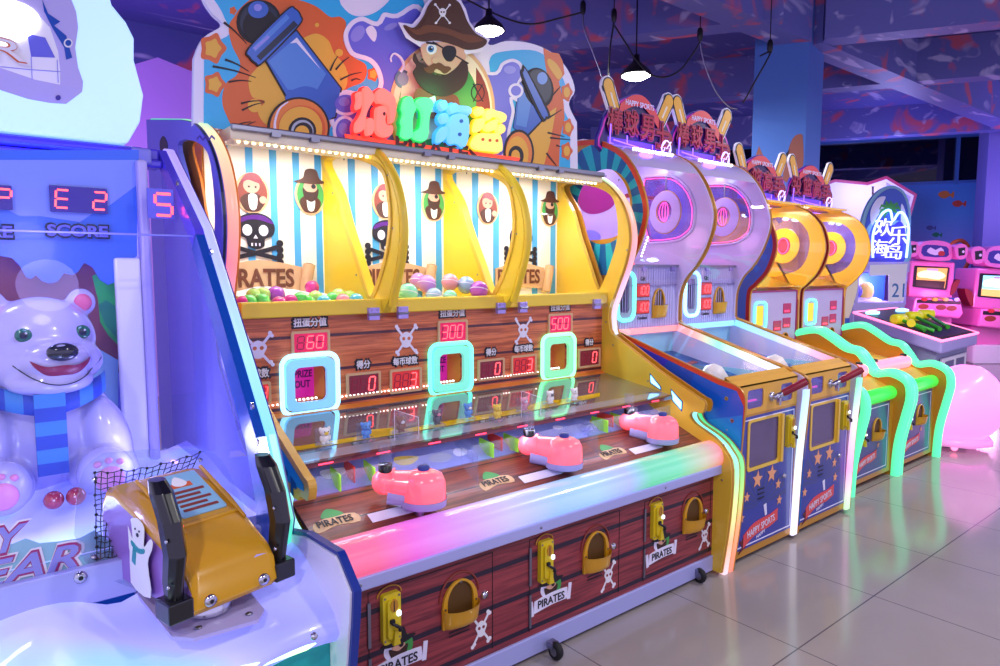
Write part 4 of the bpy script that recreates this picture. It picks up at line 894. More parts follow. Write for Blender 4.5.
b = MB('ink').x(fM)
b.deco(K([(545, 300), (560, 320), (650, 460), (570, 545), (520, 500)]), 5); b.m('blue').deco(K([(545, 318), (642, 460), (567, 535), (520, 500)]), 6); b.m('blue2').deco(K([(545, 340), (590, 400), (570, 500), (530, 490)]), 7)
b.m('ink').deco(K(circ(618, 345, 58, 80, rot=-.25)), 7); b.m('navy').deco(K(circ(620, 340, 48, 68, rot=-.25)), 8); b.m('blue2').deco(K(circ(632, 308, 20, 24)), 9)
b.m('ink').deco(K(blob([(552, 270), (568, 268), (660, 440), (650, 468), (625, 465), (550, 305)], 3)), 10); b.m('blue').deco(K(blob([(560, 280), (570, 280), (650, 440), (645, 456), (630, 455), (560, 305)], 3)), 11)
b.m('ink').deco(K(circ(540, 600, 60, 92)), 9); b.m('orange2').deco(K(circ(540, 600, 52, 82)), 10); b.m('amber').deco(K(circ(533, 605, 44, 70)), 11); b.m('ink').deco(K(circ(528, 612, 30, 40)), 12); b.m('amber').deco(K(circ(526, 612, 17, 24)), 13)
b.build('cannon_print', None, mq)
# base strip with lettering and the four neon characters
yS = YM - .07
st = aY([(345, 134), (520, 158), (512, 172), (350, 150)], yS)
b = MB('neonback').x(FY(yS)).prism(st, -.01, .004); 
for i in range(26):
    t = i / 26; u = 392 + 96 * t; v = 147 + 11 * t; q_ = aY([(u, v)], yS)[0]
b.m('maroon').text('PIRATES', FY(yS - .006), *aY([(438, 150)], yS)[0], w=.52, h=.085, off=.04, dep=.004)
b.build('sign_strip', None, mq)
yN = YM - .12
cN = (0, 0, 1); cA = (350, 80, .0976); cB = (430, 90, .1126)
def tr(c, *ls): return [cr(blob(l, 4), *c) for l in ls]
def el(c, *es): return [cr(circ(*e[:2], e[2], e[3], n=14, rot=e[4] if len(e) > 4 else 0), *c) for e in es]
NEON = {'neonred': (tr(cA, [(75, 135), (95, 108), (125, 115), (135, 160), (130, 260), (110, 300), (80, 300), (68, 260), (80, 200)],
   [(145, 90), (180, 55), (215, 85), (255, 140), (262, 200), (225, 260), (190, 330), (175, 400), (170, 480), (130, 530), (80, 540), (62, 500), (70, 430), (110, 370), (145, 280)],
   [(280, 115), (330, 72), (400, 105), (465, 165), (485, 250), (478, 360), (450, 440), (415, 445), (408, 400), (405, 320), (390, 265), (340, 240), (295, 235), (270, 190)],
   [(278, 285), (315, 255), (365, 262), (390, 320), (375, 400), (390, 450), (440, 455), (455, 510), (430, 570), (370, 590), (300, 560), (272, 500), (270, 400)],
   [(180, 395), (215, 378), (250, 400), (262, 470), (250, 540), (215, 572), (178, 555), (172, 480)]), el(cA, (355, 345, 14, 20))),
 'neongreen': (tr(cA, [(555, 240), (575, 175), (620, 155), (655, 185), (672, 240), (692, 290), (668, 350), (655, 430), (655, 560), (620, 605), (570, 595), (540, 560), (550, 470), (540, 420), (560, 340), (548, 290)],
   [(690, 230), (715, 180), (780, 168), (840, 190), (868, 250), (840, 330), (825, 420), (815, 560), (780, 625), (700, 615), (660, 580), (680, 520), (735, 480), (752, 400), (745, 320), (710, 270)]), el(cA, (690, 355, 7, 45))),
 'neonblue': (el(cB, (130, 133, 40, 55), (137, 248, 40, 55)) + tr(cB, [(75, 430), (85, 370), (125, 320), (155, 318), (165, 370), (150, 430), (110, 468), (80, 465)],
   [(175, 180), (185, 130), (225, 105), (270, 130), (340, 135), (380, 165), (370, 215), (330, 205), (270, 195), (205, 215)],
   [(180, 270), (220, 210), (290, 200), (345, 235), (358, 300), (355, 400), (335, 480), (310, 510), (260, 475), (205, 480), (175, 440), (180, 360), (168, 320)]), el(cB, (282, 275, 17, 17), (268, 393, 17, 17))),
 'neonyellow': (el(cB, (453, 185, 42, 45), (643, 343, 40, 48)) + tr(cB, [(405, 320), (430, 255), (475, 245), (497, 280), (480, 330), (440, 375), (405, 365)],
   [(497, 200), (540, 160), (600, 178), (650, 190), (690, 225), (678, 280), (640, 285), (605, 240), (560, 250), (520, 275), (498, 245)],
   [(495, 310), (530, 285), (580, 255), (612, 262), (608, 310), (585, 355), (540, 368), (500, 350)],
   [(385, 480), (410, 415), (455, 378), (530, 380), (600, 378), (640, 410), (655, 500), (640, 550), (560, 545), (470, 535), (410, 520)]), el(cB, (473, 438, 14, 14), (536, 446, 14, 14), (598, 449, 14, 14)))}
for mat, (blobs, dots) in NEON.items():
    ch_ = thing('neon_character', (0, 0, 0), None, None); ch_.parent = mq; f_ = FY(yN + .03)
    for bl in blobs:
        q_ = aY(cr(bl, *cN), yN); b = MB('back' + mat[4:]).x(f_).prism(grow(q_, .003), -.03, -.004); b.m(mat).prism(grow(q_, -.004), -.008, .026); b.build('neon_tube', None, ch_, .007, 3)
    b = MB('maroon' if mat == 'neonred' else 'teal' if mat == 'neongreen' else 'blue' if mat == 'neonblue' else 'orange').x(f_ @ M.Translation((0, 0, .024)))
    for d_ in dots: b.deco(aY(cr(d_, *cN), yN), 3)
    b.build('dot_marks', None, ch_)
    cx_ = sum(p[0] for bl in blobs for p in bl) / sum(len(bl) for bl in blobs); q_ = aY([(cx_, 130)], yN)[0]
    MB('steel').tube([(q_[0], yN + .05, q_[1]), (q_[0], YM, q_[1])], .008, 6).build('standoff', None, ch_)
for i in range(3): plight((1.75 + .3 * i, 2.92, 2.62), 1.6, ['ff5040', '60ff90', 'ffe080'][i], .1)
mt('boardmag', 'c030a8', .35, e='a020a0', es=.25); mt('boardnavy', '2a1458', .35); mt('lettered', 'a81c3c', .35); mt('boardglow', '5a30c0', .35, e='6a3cf0', es=.4)
# ================================================================= BASEBALL MACHINES
def flags(fr, cx, cy, s, b):
    """red ribbon banner with HAPPY SPORTS; s = half width"""
    b.x(fr)
    top = curve([(cx - s, cy - s * .22), (cx - s * .5, cy + s * .02), (cx, cy + s * .1), (cx + s * .5, cy + s * .12), (cx + s, cy + s * .22)], 4)
    bot = curve([(cx - s, cy - s * .62), (cx - s * .5, cy - s * .4), (cx, cy - s * .3), (cx + s * .5, cy - s * .28), (cx + s, cy - s * .16)], 4)
    b.m('maroon').deco([(cx - s * 1.25, cy - s * .75), (cx - s * .85, cy - s * .6), (cx - s * .85, cy - s * .25), (cx - s * 1.2, cy - s * .38), (cx - s * 1.05, cy - s * .58)], 2)
    b.m('banner').deco(top + bot[::-1], 3)
    b.m('boardwhite').text('HAPPY SPORTS', fr @ M.Translation((0, 0, .004)), cx, cy - s * .13, w=s * 1.6, h=s * .22, rot=.14)
BP_up = curve([(3.32, 2.585), (3.14, 2.56), (2.95, 2.465), (2.83, 2.33), (2.75, 2.16), (2.735, 2.03), (2.79, 1.86), (2.87, 1.735), (2.955, 1.64), (3.0, 1.52), (3.005, 1.34)], 4)
BP_low = [(2.97, 1.31)] + curve([(2.2, 1.085), (2.10, 1.065), (2.045, 1.03), (2.025, .97), (2.035, .8), (2.055, .5), (2.07, .03)], 4)
BPO = [(3.62, .03), (3.62, 2.6)] + BP_up + BP_low
BWIN = blob(aX([(653, 177), (676, 177), (690, 187), (697, 200), (699, 213), (697, 228), (690, 236), (680, 241), (660, 243), (651, 240), (646, 210), (647, 182)], 4.13), 3)
BDISC = (3.10, 2.122)
def bat_machine(x0, label, ledm, ledm2, rl, first, disp):
    W = .725; x1 = x0 + W
    T = thing('baseball_arcade_machine', (x0 + W / 2, 2.5, 0), label, 'arcade machine', 'baseball arcade machines beside the pirate machine')
    # left panel
    b = MB('gold').x(FXn(x0)).prism(neg(BPO), -.014, 0, [neg(BWIN)])
    if first:
        pass
    o = b.build('side_panel', None, T)
    b = MB('crimson' if False else 'redorange').x(FXn(x0 - .0005)); outer = neg(grow(BPO, -.004)); b.prism(outer, 0, .0012, [neg(grow(BPO, -.035))])
    inner = grow(BPO, -.03)
    # blue facets on the lower part, sun rays around the dome
    lowpoly = [(3.6, .08), (3.6, 1.28), (2.96, 1.28)] + grow([(2.97, 1.31)] + BP_low[1:], -.0) [:0] + [(2.2, 1.052), (2.08, 1.03), (2.035, .95), (2.06, .08)]
    b.m('facet2').deco(neg(lowpoly), 1)
    b.m('facet1').deco(neg([(3.6, 1.27), (2.96, 1.275), (2.55, 1.155), (2.95, .6), (3.6, .6)]), 2); b.m('violet').deco(neg([(3.6, 1.27), (2.97, 1.275), (2.78, 1.22), (3.2, .8), (3.6, .9)]), 3)
    b.m('facet3').deco(neg([(2.36, 1.095), (2.2, 1.05), (2.08, 1.03), (2.035, .95), (2.04, .8), (2.5, .7)]), 3); b.m('facet4').deco(neg([(2.04, .9), (2.05, .5), (2.06, .1), (2.6, .1), (2.45, .78)]), 4)
    cx, cy = BDISC
    n = 34
    ring = [(a, c) for a, c in grow(BPO, -.034) if c > 1.32 and a < 3.6]
    for i in range(n):
        a0 = 2 * pi * i / n; a1 = 2 * pi * (i + 1) / n
        def hit(a, r0):
            return (cx + r0 * cos(a), cy + r0 * sin(a))
        # ray wedge between window and border (the border follows the profile)
        def rad(a):
            best = .45
            for k in range(len(ring) - 1):
                p, q = V(ring[k]) - V((cx, cy)), V(ring[k + 1]) - V((cx, cy)); d = V((cos(a), sin(a)))
                den = d.x * (q.y - p.y) - d.y * (q.x - p.x)
                if abs(den) < 1e-9: continue
                t = (p.x * (q.y - p.y) - p.y * (q.x - p.x)) / den; u_ = (p.x * d.y - p.y * d.x) / den
                if t > 0 and 0 <= u_ <= 1: best = min(best, t)
            return best
        w0 = .245
        R0, R1 = rad(a0), rad(a1)
        if R0 < w0 + .01 or R1 < w0 + .01: continue
        b.m('rayB' if i % 2 else 'rayA').deco(neg([hit(a0, w0), hit(a0, R0), hit(a1, R1), hit(a1, w0)]), 1)
    b.m('chrome')
    for y, z in ((2.14, .98), (2.10, .86), (2.13, .70)): b.prism(circ(-y, z, .012, n=12), 0, .008); 
    b.m('ink')
    for y, z in ((2.14, .98), (2.10, .86), (2.13, .70)): b.prism(circ(-y, z, .004, n=8), .008, .009)
    b.build('printed_panel', None, o)
    # right panel: white plastic inner skin, gold/maroon edges, LED edge
    b = MB('domewhite').x(FXn(x1 - .03)).prism(neg([p for p in BPO if p[1] > 1.2 or True]), -.012, 0, [neg(BWIN)]); rp = b.build('side_panel', None, T)
    b = MB('gold').x(FXn(x1 - .018)).prism(neg(grow(BPO, .004)), -.006, 0, [neg(BWIN)]); b.m('maroon').x(FXn(x1 - .012)).prism(neg(grow(BPO, .001)), -.01, 0, [neg(BWIN)]); b.m('gold').x(FXn(x1 - .002)).prism(neg(grow(BPO, .004)), -.005, 0, [neg(BWIN)]); b.build('edge_trim', None, rp)
    b = MB('domewhite').x(M.Identity(4)).tube([(x1 - .034, a, c) for a, c in BWIN], .01, 6, closed=True); b.m('neonpink').tube([(x1 - .04, a, c) for a, c in grow(BWIN, -.02)], .003, 5, closed=True); b.build('window_rim', None, rp)
    MB('tintwindow').x(FXn(x1 - .022)).prism(neg(BWIN), -.002, 0).build('side_window', None, rp)
    # disc hanging in the window with neon ball
    b = MB('discwhite').x(FXn(x1 - .06)).prism([(-p[0], p[1]) for p in circ(cx, cy, .135, .15, n=36)], 0, .018, [[(-p[0], p[1]) for p in circ(cx + .01, cy + .005, .07, .08, n=28)]])
    b.m('gold').tube([(-p[0], p[1], .01) for p in circ(cx, cy, .135, .15, n=36)], .006, 6, closed=True); b.tube([(-p[0], p[1], .01) for p in circ(cx + .01, cy + .005, .07, .08, n=28)], .005, 6, closed=True)
    b.m('steel').box(-cx - .005, cy + .14, .005, -cx + .005, cy + .26, .012); b.build('ring_disc', None, T)
    b = MB('neonpink').x(FXn(x1 - .065))
    for k in (-1, -.45, .1, .6): b.tube([(-cx - .01 + k * .05 * sin(a), cy + .005 + .068 * cos(a), 0) for a in (pi * i / 10 for i in range(11))], .0028, 5)
    b.build('neon_ball', None, T)
    # body of the upper cabinet: back wall, roof, floor
    b = MB('domewhite').box(x0 + .014, 3.5, 1.35, x1 - .03, 3.52, 2.56); b.box(x0 + .014, 3.3, 2.55, x1 - .03, 3.52, 2.57)
    b.add([(x0 + .014, 3.5, 1.75), (x1 - .03, 3.5, 1.75), (x1 - .03, 3.0, 1.60), (x0 + .014, 3.0, 1.60)], [(0, 1, 2, 3), (3, 2, 1, 0)]); 
    b.m('indigo2').x(FY(3.499)).deco(circ(x0 + .3, 1.95, .11, .05), 1); b.m('magenta').deco(blob([(x0 + .15, 2.3), (x0 + .3, 2.42), (x0 + .5, 2.35), (x0 + .55, 2.2), (x0 + .35, 2.12), (x0 + .2, 2.15)]), 1)
    b.build('cabinet_back', None, T)
    b = MB('bulbgreen').ell((x0 + .32, 3.3, 2.46), (.035, .035, .02), 12, 8); b.build('ceiling_bulb', None, T); b = MB('bulbwhite').ell((x0 + .48, 3.32, 2.46), (.035, .035, .02), 12, 8); b.build('ceiling_bulb', None, T)
    b = MB('bulbred').ell((x0 + .15, 3.3, 2.46), (.03, .03, .02), 12, 8); b.build('ceiling_bulb', None, T)
    alight((x0 + .36, 3.2, 2.5), (0, 0, -1), .4, .15, 3.6, 'd8ccff'); plight((x0 + .36, 3.1, 1.95), .9, 'ffa8e8', .08)
    # vertical LED post and cross bar
    b = MB('pinkdark').box(x0 + .22, 3.04, 1.72, x0 + .25, 3.06, 2.36); b.box(x0 + .16, 3.035, 2.19, x0 + .44, 3.055, 2.215); 
    b.m('ledred')
    for i in range(22): b.box(x0 + .228, 3.032, 1.74 + i * .028, x0 + .242, 3.04, 1.752 + i * .028)
    b.build('led_post', None, T)
    b = MB('ledwhite'); 
    for i in range(7): b.box(x0 + .40 + i * .011, 3.1, 1.80 + i * .022, x0 + .407 + i * .011, 3.108, 1.81 + i * .022)
    b.build('led_strip', None, T)
    # curved clear front
    rows = [[(x0 + .014, a + .01, c), (x1 - .03, a + .01, c)] for a, c in BP_up if c > 1.62]
    MB('domeglass').grid(rows).build('curved_window', None, T)
    rows = [[(x0 + .014, a, c), (x1 - .03, a, c)] for a, c in [(3.5, 2.6)] + BP_up if c > 2.36]; MB('domewhite').grid(rows).build('dome_top', None, T)
    b = MB('plasticwhite').box(x0 + .015, 3.3, 2.575, x1 - .03, 3.5, 2.595); b.m('ledwhite')
    for i in range(14): b.box(x0 + .2 + i * .032, 3.02, 2.512, x0 + .214 + i * .032, 3.03, 2.52)
    b.build('roof', None, T)
    # display panel
    YP = 3.02; fP_ = FY(YP); hx = x0 + .13
    hole = rrect(x0 + .06, 1.40, x0 + .175, 1.66, .03)
    b = MB('ribbed').x(fP_).prism([(x0 + .014, 1.26), (x1 - .03, 1.26), (x1 - .03, 1.735), (x0 + .014, 1.735)], -.02, 0, [rrect(x0 + .075, 1.415, x0 + .165, 1.645, .02)])
    for i in range(24): b.x(M.Identity(4)).tube([(x0 + .03 + i * .027, YP - .001, 1.27), (x0 + .03 + i * .027, YP - .001, 1.73)], .004, 5)
    b.m('steel').box(x0 + .014, YP - .02, 1.728, x1 - .03, YP, 1.745); dp = b.build('display_panel', None, T)
    rr = rrect(x0 + .045, 1.37, x0 + .215, 1.69, .06, 6)
    b = MB(ledm2).tube([(a, YP - .015, c) for a, c in rr], .013, 8, closed=True); b.build('led_ring', None, T)
    MB('greyblue').x(fP_).prism(rrect(x0 + .055, 1.385, x0 + .2, 1.675, .05), .0, .012, [rrect(x0 + .08, 1.42, x0 + .165, 1.645, .02)]).build('prize_window_frame', None, T)
    MB('indigo2').box(x0 + .06, YP + .1, 1.38, x0 + .19, YP + .11, 1.68).build('prize_box', None, T)
    for z0 in (1.52, 1.405):
        b = MB('redbrown').x(fP_).prism(rrect(x0 + .245, z0, x0 + .385, z0 + .095, .006), 0, .008); b.m('segpanel2').deco(rrect(x0 + .25, z0 + .005, x0 + .38, z0 + .09, .004), 10); b.seg(disp, fP_, x0 + .255, z0 + .02, .12, .055, 'segred', None, 11, .15); b.build('display', None, T)
    b = MB('ink').x(fP_).text('Gift', fP_ @ M.Translation((0, 0, .004)), x0 + .315, 1.648, w=.05, h=.028, off=.02); b.text('Combined', fP_ @ M.Translation((0, 0, .004)), x0 + .315, 1.378, w=.1, h=.02, off=.02); b.build('caption', None, dp)
    chute(fP_, x0 + .49, 1.475, .14, .21, T)
    for dx in (.05, .3, .62): MB('hinge').box(x0 + dx, YP - .014, 1.70, x0 + dx + .035, YP, 1.73).build('hinge', None, T)
    # playfield box with clear top
    b = MB('indigo2').box(x0 + .014, 2.1, .86, x1 - .03, 3.1, .88); b.m('stickerblue').box(x0 + .014, 3.04, .88, x1 - .03, 3.06, 1.3); b.box(x1 - .05, 2.12, .9, x1 - .043, 3.04, 1.05); b.m('facet4')
    b.add([(x0 + .014, 3.04, 1.12), (x1 - .03, 3.04, 1.12), (x1 - .03, 2.12, .93), (x0 + .014, 2.12, .93)], [(0, 3, 2, 1), (0, 1, 2, 3)]); b.build('playfield', None, T)
    b = MB('tealdark').x(FR((0, 2.12, .933), (1, 0, 0), (0, cos(R(11.7)), sin(R(11.7)))))
    b.deco(blob([(x0 + .15, .2), (x0 + .35, .12), (x0 + .55, .25), (x0 + .6, .55), (x0 + .4, .7), (x0 + .2, .6)]), 1); b.m('greyblue').deco(blob([(x0 + .25, .25), (x0 + .4, .2), (x0 + .5, .4), (x0 + .35, .5)]), 2); b.m('boardwhite').deco(star(x0 + .2, .8, .07), 2)
    b.m('teal').deco(circ(x0 + .2, .4, .06), 3); b.m('redbrown').deco([(x0 + .45, .62), (x0 + .62, .66), (x0 + .61, .7), (x0 + .44, .66)], 3); b.build('field_print', None, T)
    b = MB('charwhite').lathe([(.0, 0), (.08, .002), (.09, .04), (.05, .1), (.001, .12)], (x0 + .33, 2.45, 1.0), n=20); b.m('bulbgreen').ell((x0 + .28, 2.6, 1.07), (.03, .03, .012), 10, 6); b.build('pitching_turret', None, T)
    b = MB('glass').add([(x0 + .014, 2.98, 1.325), (x1 - .04, 2.98, 1.325), (x1 - .04, 2.12, 1.075), (x0 + .014, 2.12, 1.075)], [(0, 3, 2, 1)]); b.build('top_glass', None, T)
    # LED strip along the right top edge, gold rim on top of it
    th = math.atan2(.25, .86)
    fS = FR((x1 - .045, 2.12, 1.065), (0, cos(th), sin(th)), (0, -sin(th), cos(th)))   # normal +x... strip seen from the left
    L_ = .895
    b = MB(rl).x(FR((x1 - .034, 2.98, 1.325), (0, -cos(th), -sin(th)), (0, -sin(th), cos(th)))); b.prism([(0, -.055), (L_, -.055), (L_, -.006), (0, -.006)], .0, .012)
    # re-origin so object y runs -1..0.1 along the rail
    bb = b.build('rail_light', None, T)
    b = MB('gold').x(FR((x1 - .034, 2.98, 1.325), (0, -cos(th), -sin(th)), (0, -sin(th), cos(th)))).prism([(0, -.006), (L_, -.006), (L_, .006), (0, .006)], -.03, .014); b.build('rail_trim', None, T)
    b = MB(rl).x(M.Identity(4)).box(x0 + .02, 3.0, 1.27, x1 - .035, 3.012, 1.31); b.build('rail_light', None, T)
    # gold fascia with windows and the bat lever
    plight((x0 + .35, 2.6, 1.12), 1.6, 'c8e4ff', .05); fz0, fz1 = .875, 1.05  # point light added to brighten the inside of the playfield box
    hw = [rrect(x0 + .13, .905, x0 + .30, 1.015, .02), rrect(x0 + .50, .905, x0 + .64, 1.015, .02)]
    b = MB('gold2').x(FY(2.09)).prism([(x0 + .014, fz0), (x1 - .03, fz0), (x1 - .03, fz1), (x0 + .014, fz1)], -.01, 0, hw); b.x(M.Identity(4)).add([(x0 + .014, 2.09, fz1), (x1 - .03, 2.09, fz1), (x1 - .03, 2.17, fz1 + .045), (x0 + .014, 2.17, fz1 + .045), (x0 + .014, 2.09, fz1 - .01), (x1 - .03, 2.09, fz1 - .01), (x1 - .03, 2.17, fz1 + .03), (x0 + .014, 2.17, fz1 + .03)], [(0, 1, 2, 3), (7, 6, 5, 4), (0, 4, 5, 1), (2, 6, 7, 3)]); fa = b.build('control_fascia', None, T)
    for h_ in hw: MB('tintwindow').x(FY(2.094)).prism(h_, -.002, 0).build('fascia_window', None, fa)
    for h_ in hw: b = MB('neonpink').x(FY(2.092)); c_ = ((h_[0][0] + h_[12][0]) / 2, .96); b.prism(rrect(c_[0] - .05, .94, c_[0] + .05, .95, .004), -.03, -.02); b.build('inner_light', None, fa)
    b = MB('green').x(FY(2.09)).prism(circ(x0 + .07, .985, .018), 0, .01); b.m('purple').text('MAX', FY(2.085), x0 + .60, .99, w=.05, h=.025, off=.02); b.build('round_button', None, fa)
    bat = thing('bat_lever', (0, 0, 0), None, None); bat.parent = T
    p0 = V((x0 + .385, 2.06, .955)); p1 = V((x0 + .515, 1.945, 1.05))
    b = MB('crimson').tube([p0.lerp(p1, t) for t in (.22, .3, .6, .95, 1.0)], [.017, .022, .023, .024, .022], 14); b.m('ink').tube([p0.lerp(p1, 1.0), p0.lerp(p1, 1.03)], .02, 14); b.build('grip', None, bat)
    b = MB('chrome').tube([(x0 + .385, 2.09, .955), tuple(p0), tuple(p0.lerp(p1, .22))], [.016, .02, .014], 10); b.lathe([(.03, 0), (.03, .012), (.02, .02)], (x0 + .385, 2.09, .955), (0, -1, 0), 14); b.box(x0 + .375, 2.03, .91, x0 + .397, 2.05, .955); b.build('joint', None, bat)
    # front door
    YD = 2.092; fD = FY(YD)
    b = MB('gold').box(x0 + .014, YD, .03, x1 - .03, YD + .02, .875); b.build('front_frame', None, T)
    b = MB('doorblue').x(fD).prism([(x0 + .03, .075), (x1 - .045, .075), (x1 - .045, .86), (x0 + .03, .86)], 0, .004, [rrect(x0 + .15, .55, x0 + .50, .825, .02)])
    fD2 = FY(YD - .004); b.x(fD2)
    cx_, cz_ = x0 + .30, .30
    for i in range(13):
        a = R(8 + i * 13.6)
        b.m('doorray').deco([(cx_ + .03 * cos(a - .05), cz_ + .03 * sin(a - .05)), (cx_ + .3 * cos(a - .075), cz_ + .24 * sin(a - .075)), (cx_ + .3 * cos(a + .075), cz_ + .24 * sin(a + .075)), (cx_ + .03 * cos(a + .05), cz_ + .03 * sin(a + .05))], 0)
    b.m('boardwhite').deco_line([(x0 + .05, .095), (x1 - .065, .095), (x1 - .065, .84), (x0 + .05, .84)], .008, 1, closed=True) if False else b.m('boardwhite').prism([(x0 + .045, .09), (x1 - .06, .09), (x1 - .06, .845), (x0 + .045, .845)], 0, .0015, [[(x0 + .052, .097), (x1 - .067, .097), (x1 - .067, .838), (x0 + .052, .838)]])
    b.m('star')
    for dx, z, r_ in ((.26, .47, .055), (.42, .475, .055), (.15, .385, .032), (.50, .395, .033), (.10, .27, .032), (.52, .29, .032)): b.deco(star(x0 + dx, z, r_, .45, 5, .1), 2)
    b.m('ink')
    for i in range(3): b.deco([(x0 + .27, .345 + i * .028), (x0 + .34, .345 + i * .028), (x0 + .34, .353 + i * .028), (x0 + .27, .353 + i * .028)], 2)
    flags(fD2, x0 + .315, .20, .19, b)
    b.m('boardwhite').deco(stroke([(x0 + .37, .23), (x0 + .355, .30)], .02, .03), 2); b.text('HAPPY', fD2, x0 + .32, .125, w=.1, h=.02, off=.02, rot=.2)
    do = b.build('front_door', None, T); plight((x0 + .30, 2.2, .80), .7, 'd8f0e0', .04)  # point light added so the mechanism shows through the door window
    b = MB('yellow2').x(fD2).prism(rrect(x0 + .135, .535, x0 + .515, .84, .025), 0, .006, [rrect(x0 + .155, .555, x0 + .475, .825, .02)]); b.prism([(x0 + .49, .54), (x0 + .515, .54), (x0 + .515, .835), (x0 + .49, .835)], 0, .02); b.build('window_frame', None, do)
    MB('tintwindow').x(fD).prism(rrect(x0 + .15, .55, x0 + .50, .83, .02), .0, .002).build('pane', None, do)
    b = MB('greyblue').box(x0 + .12, YD + .25, .5, x0 + .55, YD + .27, .84); b.m('ink').box(x0 + .3, YD + .1, .62, x0 + .46, YD + .2, .79); b.m('teal').box(x0 + .38, YD + .08, .68, x0 + .45, YD + .1, .75); b.m('boardwhite').box(x0 + .22, YD + .12, .60, x0 + .3, YD + .14, .63); b.m('ink').box(x0 + .1, YD + .28, .3, x0 + .6, YD + .3, .86); b.build('mechanism', None, T)
    coinmech(fD2, x0 + .595, .715, .20, T, .07)
    MB('chrome').x(fD2).lathe([(.015, 0), (.013, .012), (.004, .014)], (x0 + .565, .435, 0), n=12).build('lock', None, T)
    # bright vertical ribbon down the right front edge
    RS[0] = 1
    ribbon(x1 - .062, x1 - .002, [(a - .006, c) for a, c in BP_low[1:] if c < .99], ledm, T, depth=.02)
    b = MB(rl).box(x0 + .03, 2.085, .10, x0 + .036, 2.1, .86) if False else MB('ribbonBatEdge').box(x0 + .018, 2.09, .07, x0 + .026, 2.1, .87); b.build('led_strip', None, T)
    for dx in (.12, .6): MB('rubber').lathe([(.02, 0), (.03, .01), (.02, .03)], (x0 + dx, 2.3, 0), n=12).build('foot', None, T)
    MB('gold').box(x0, 3.55, .03, x1, 3.6, 2.55).build('rear_panel', None, T)
    # marquee
    sports_marquee(T, x0, x1, '棒球男士', 2.49, 3.12, 1.08)
    return T
def sports_marquee(T, x0, x1, chars, zb, y, s, small=False):
    """crown-shaped board with two bats, ribbon banner, red characters and violet neon underline"""
    fr = FY(y); cx = (x0 + x1) / 2; W = (x1 - x0) * (1.03 if zb > 2.4 else .98)
    def S(pts): return [(cx + a * W, zb + c * s) for a, c in pts]
    m = thing('marquee', (0, 0, 0), None, None); m.parent = T
    shape = S(blob([(-.47, 0), (-.48, .15), (-.42, .23), (-.36, .27), (-.22, .33), (0, .38), (.2, .33), (.3, .28), (.40, .25), (.48, .17), (.49, .05), (.44, 0)], 4))
    b = MB('violet').x(fr).prism(grow(shape, .012), -.022, -.002); b.m('boardmag').deco(grow(shape, .003), 1); b.m('boardnavy').deco(grow(shape, -.012), 2); 
    b.m('boardglow').deco(S([(-.42, .015), (.42, .015), (.42, .09), (-.42, .09)]), 3); bd = b.build('marquee_board', None, m)
    for sg, tilt in ((-1, -.45), (1, .55)):
        bx, bz = cx + sg * .37 * W, zb + .315 * s
        Lh = .085 * s; dx, dz = sin(tilt) * Lh, cos(tilt) * Lh
        pill = stroke([(bx - dx, bz - dz), (bx - dx * .3, bz - dz * .3), (bx + dx, bz + dz)], .075 * s, .085 * s)
        cap = circ(bx + dx, bz + dz, .0425 * s)
        b = MB('boardwhite').x(FY(y - .004)).prism(grow(pill, .018), -.02, 0); b.prism(grow(cap, .018), -.02, 0); b.m('navy').deco(grow(pill, .010), 1); b.deco(grow(cap, .010), 2); b.m('amber').deco(pill, 3); b.deco(cap, 4); b.m('cream').deco(stroke([(bx - dx * .6, bz - dz * .6), (bx + dx * .5, bz + dz * .5)], .014 * s), 6); b.build('bat_cutout', None, m)
    b = MB('banner'); f2 = FY(y - .012)
    b.x(f2); t_ = curve(S([(-.27, .30), (-.1, .37), (.08, .37), (.27, .27)]), 4); u_ = curve(S([(-.29, .235), (-.1, .30), (.08, .30), (.28, .19)]), 4); b.deco(t_ + u_[::-1], 1); b.m('crimson').deco(S([(.24, .29), (.3, .25), (.31, .13), (.26, .17)]), 0)
    b.m('boardwhite').text('HAPPY SPORTS', FY(y - .015), cx - .005 * W, zb + .318 * s, w=.40 * W, h=.034 * s, off=.02); b.build('banner', None, m)
    b = MB('maroon'); n = len(chars)
    for i, ch in enumerate(chars):
        px_ = cx + (-.34 + .22 * i * (4 / n if n != 4 else 1)) * W; pz = zb + (.185 - .01 * i + (.02 if i in (1, 2) else 0)) * s
        hh = (.155 if i < 3 else .17) * s
        b.m('magenta').text(ch, FY(y - .014), px_, pz, w=.222 * W, h=hh * 1.12, off=.15, dep=.004); b.m('maroon').text(ch, FY(y - .016), px_, pz, w=.205 * W, h=hh * 1.03, off=.09, dep=.004); b.m('lettered').text(ch, FY(y - .02), px_, pz, w=.188 * W, h=hh * .95, off=.03, dep=.006)
    b.build('lettering', None, m)
    b = MB('neonviolet').x(f2)
    lines = [[(-.42, .16), (-.43, .05), (-.3, .035), (-.1, .03), (.16, .015), (.16, .08)], [(-.38, .07), (-.05, .05), (.12, .045)], [(-.2, .11), (-.2, .06)]]
    for l_ in lines: b.x(M.Identity(4)).tube([(cx + a * W, y - .03, zb + c * s) for a, c in l_], .0045, 6)
    b.m('neonwhite')
    for k, (a, c) in enumerate(((.30, .02), (.38, .02))): b.tube([(cx + a * W, y - .035, zb + c * s), (cx + (a + .04) * W, y - .035, zb + (c + .06) * s), (cx + (a - .02) * W, y - .035, zb + (c + .05) * s), (cx + (a + .05) * W, y - .035, zb + (c + .1) * s)], .004, 6)
    b.tube([(cx + (.36 + .07 * cos(a)) * W, y - .035, zb + (.07 + .055 * sin(a)) * s) for a in (2 * pi * i / 14 for i in range(14))], .004, 6, closed=True)
    b.build('neon_tube', None, m)
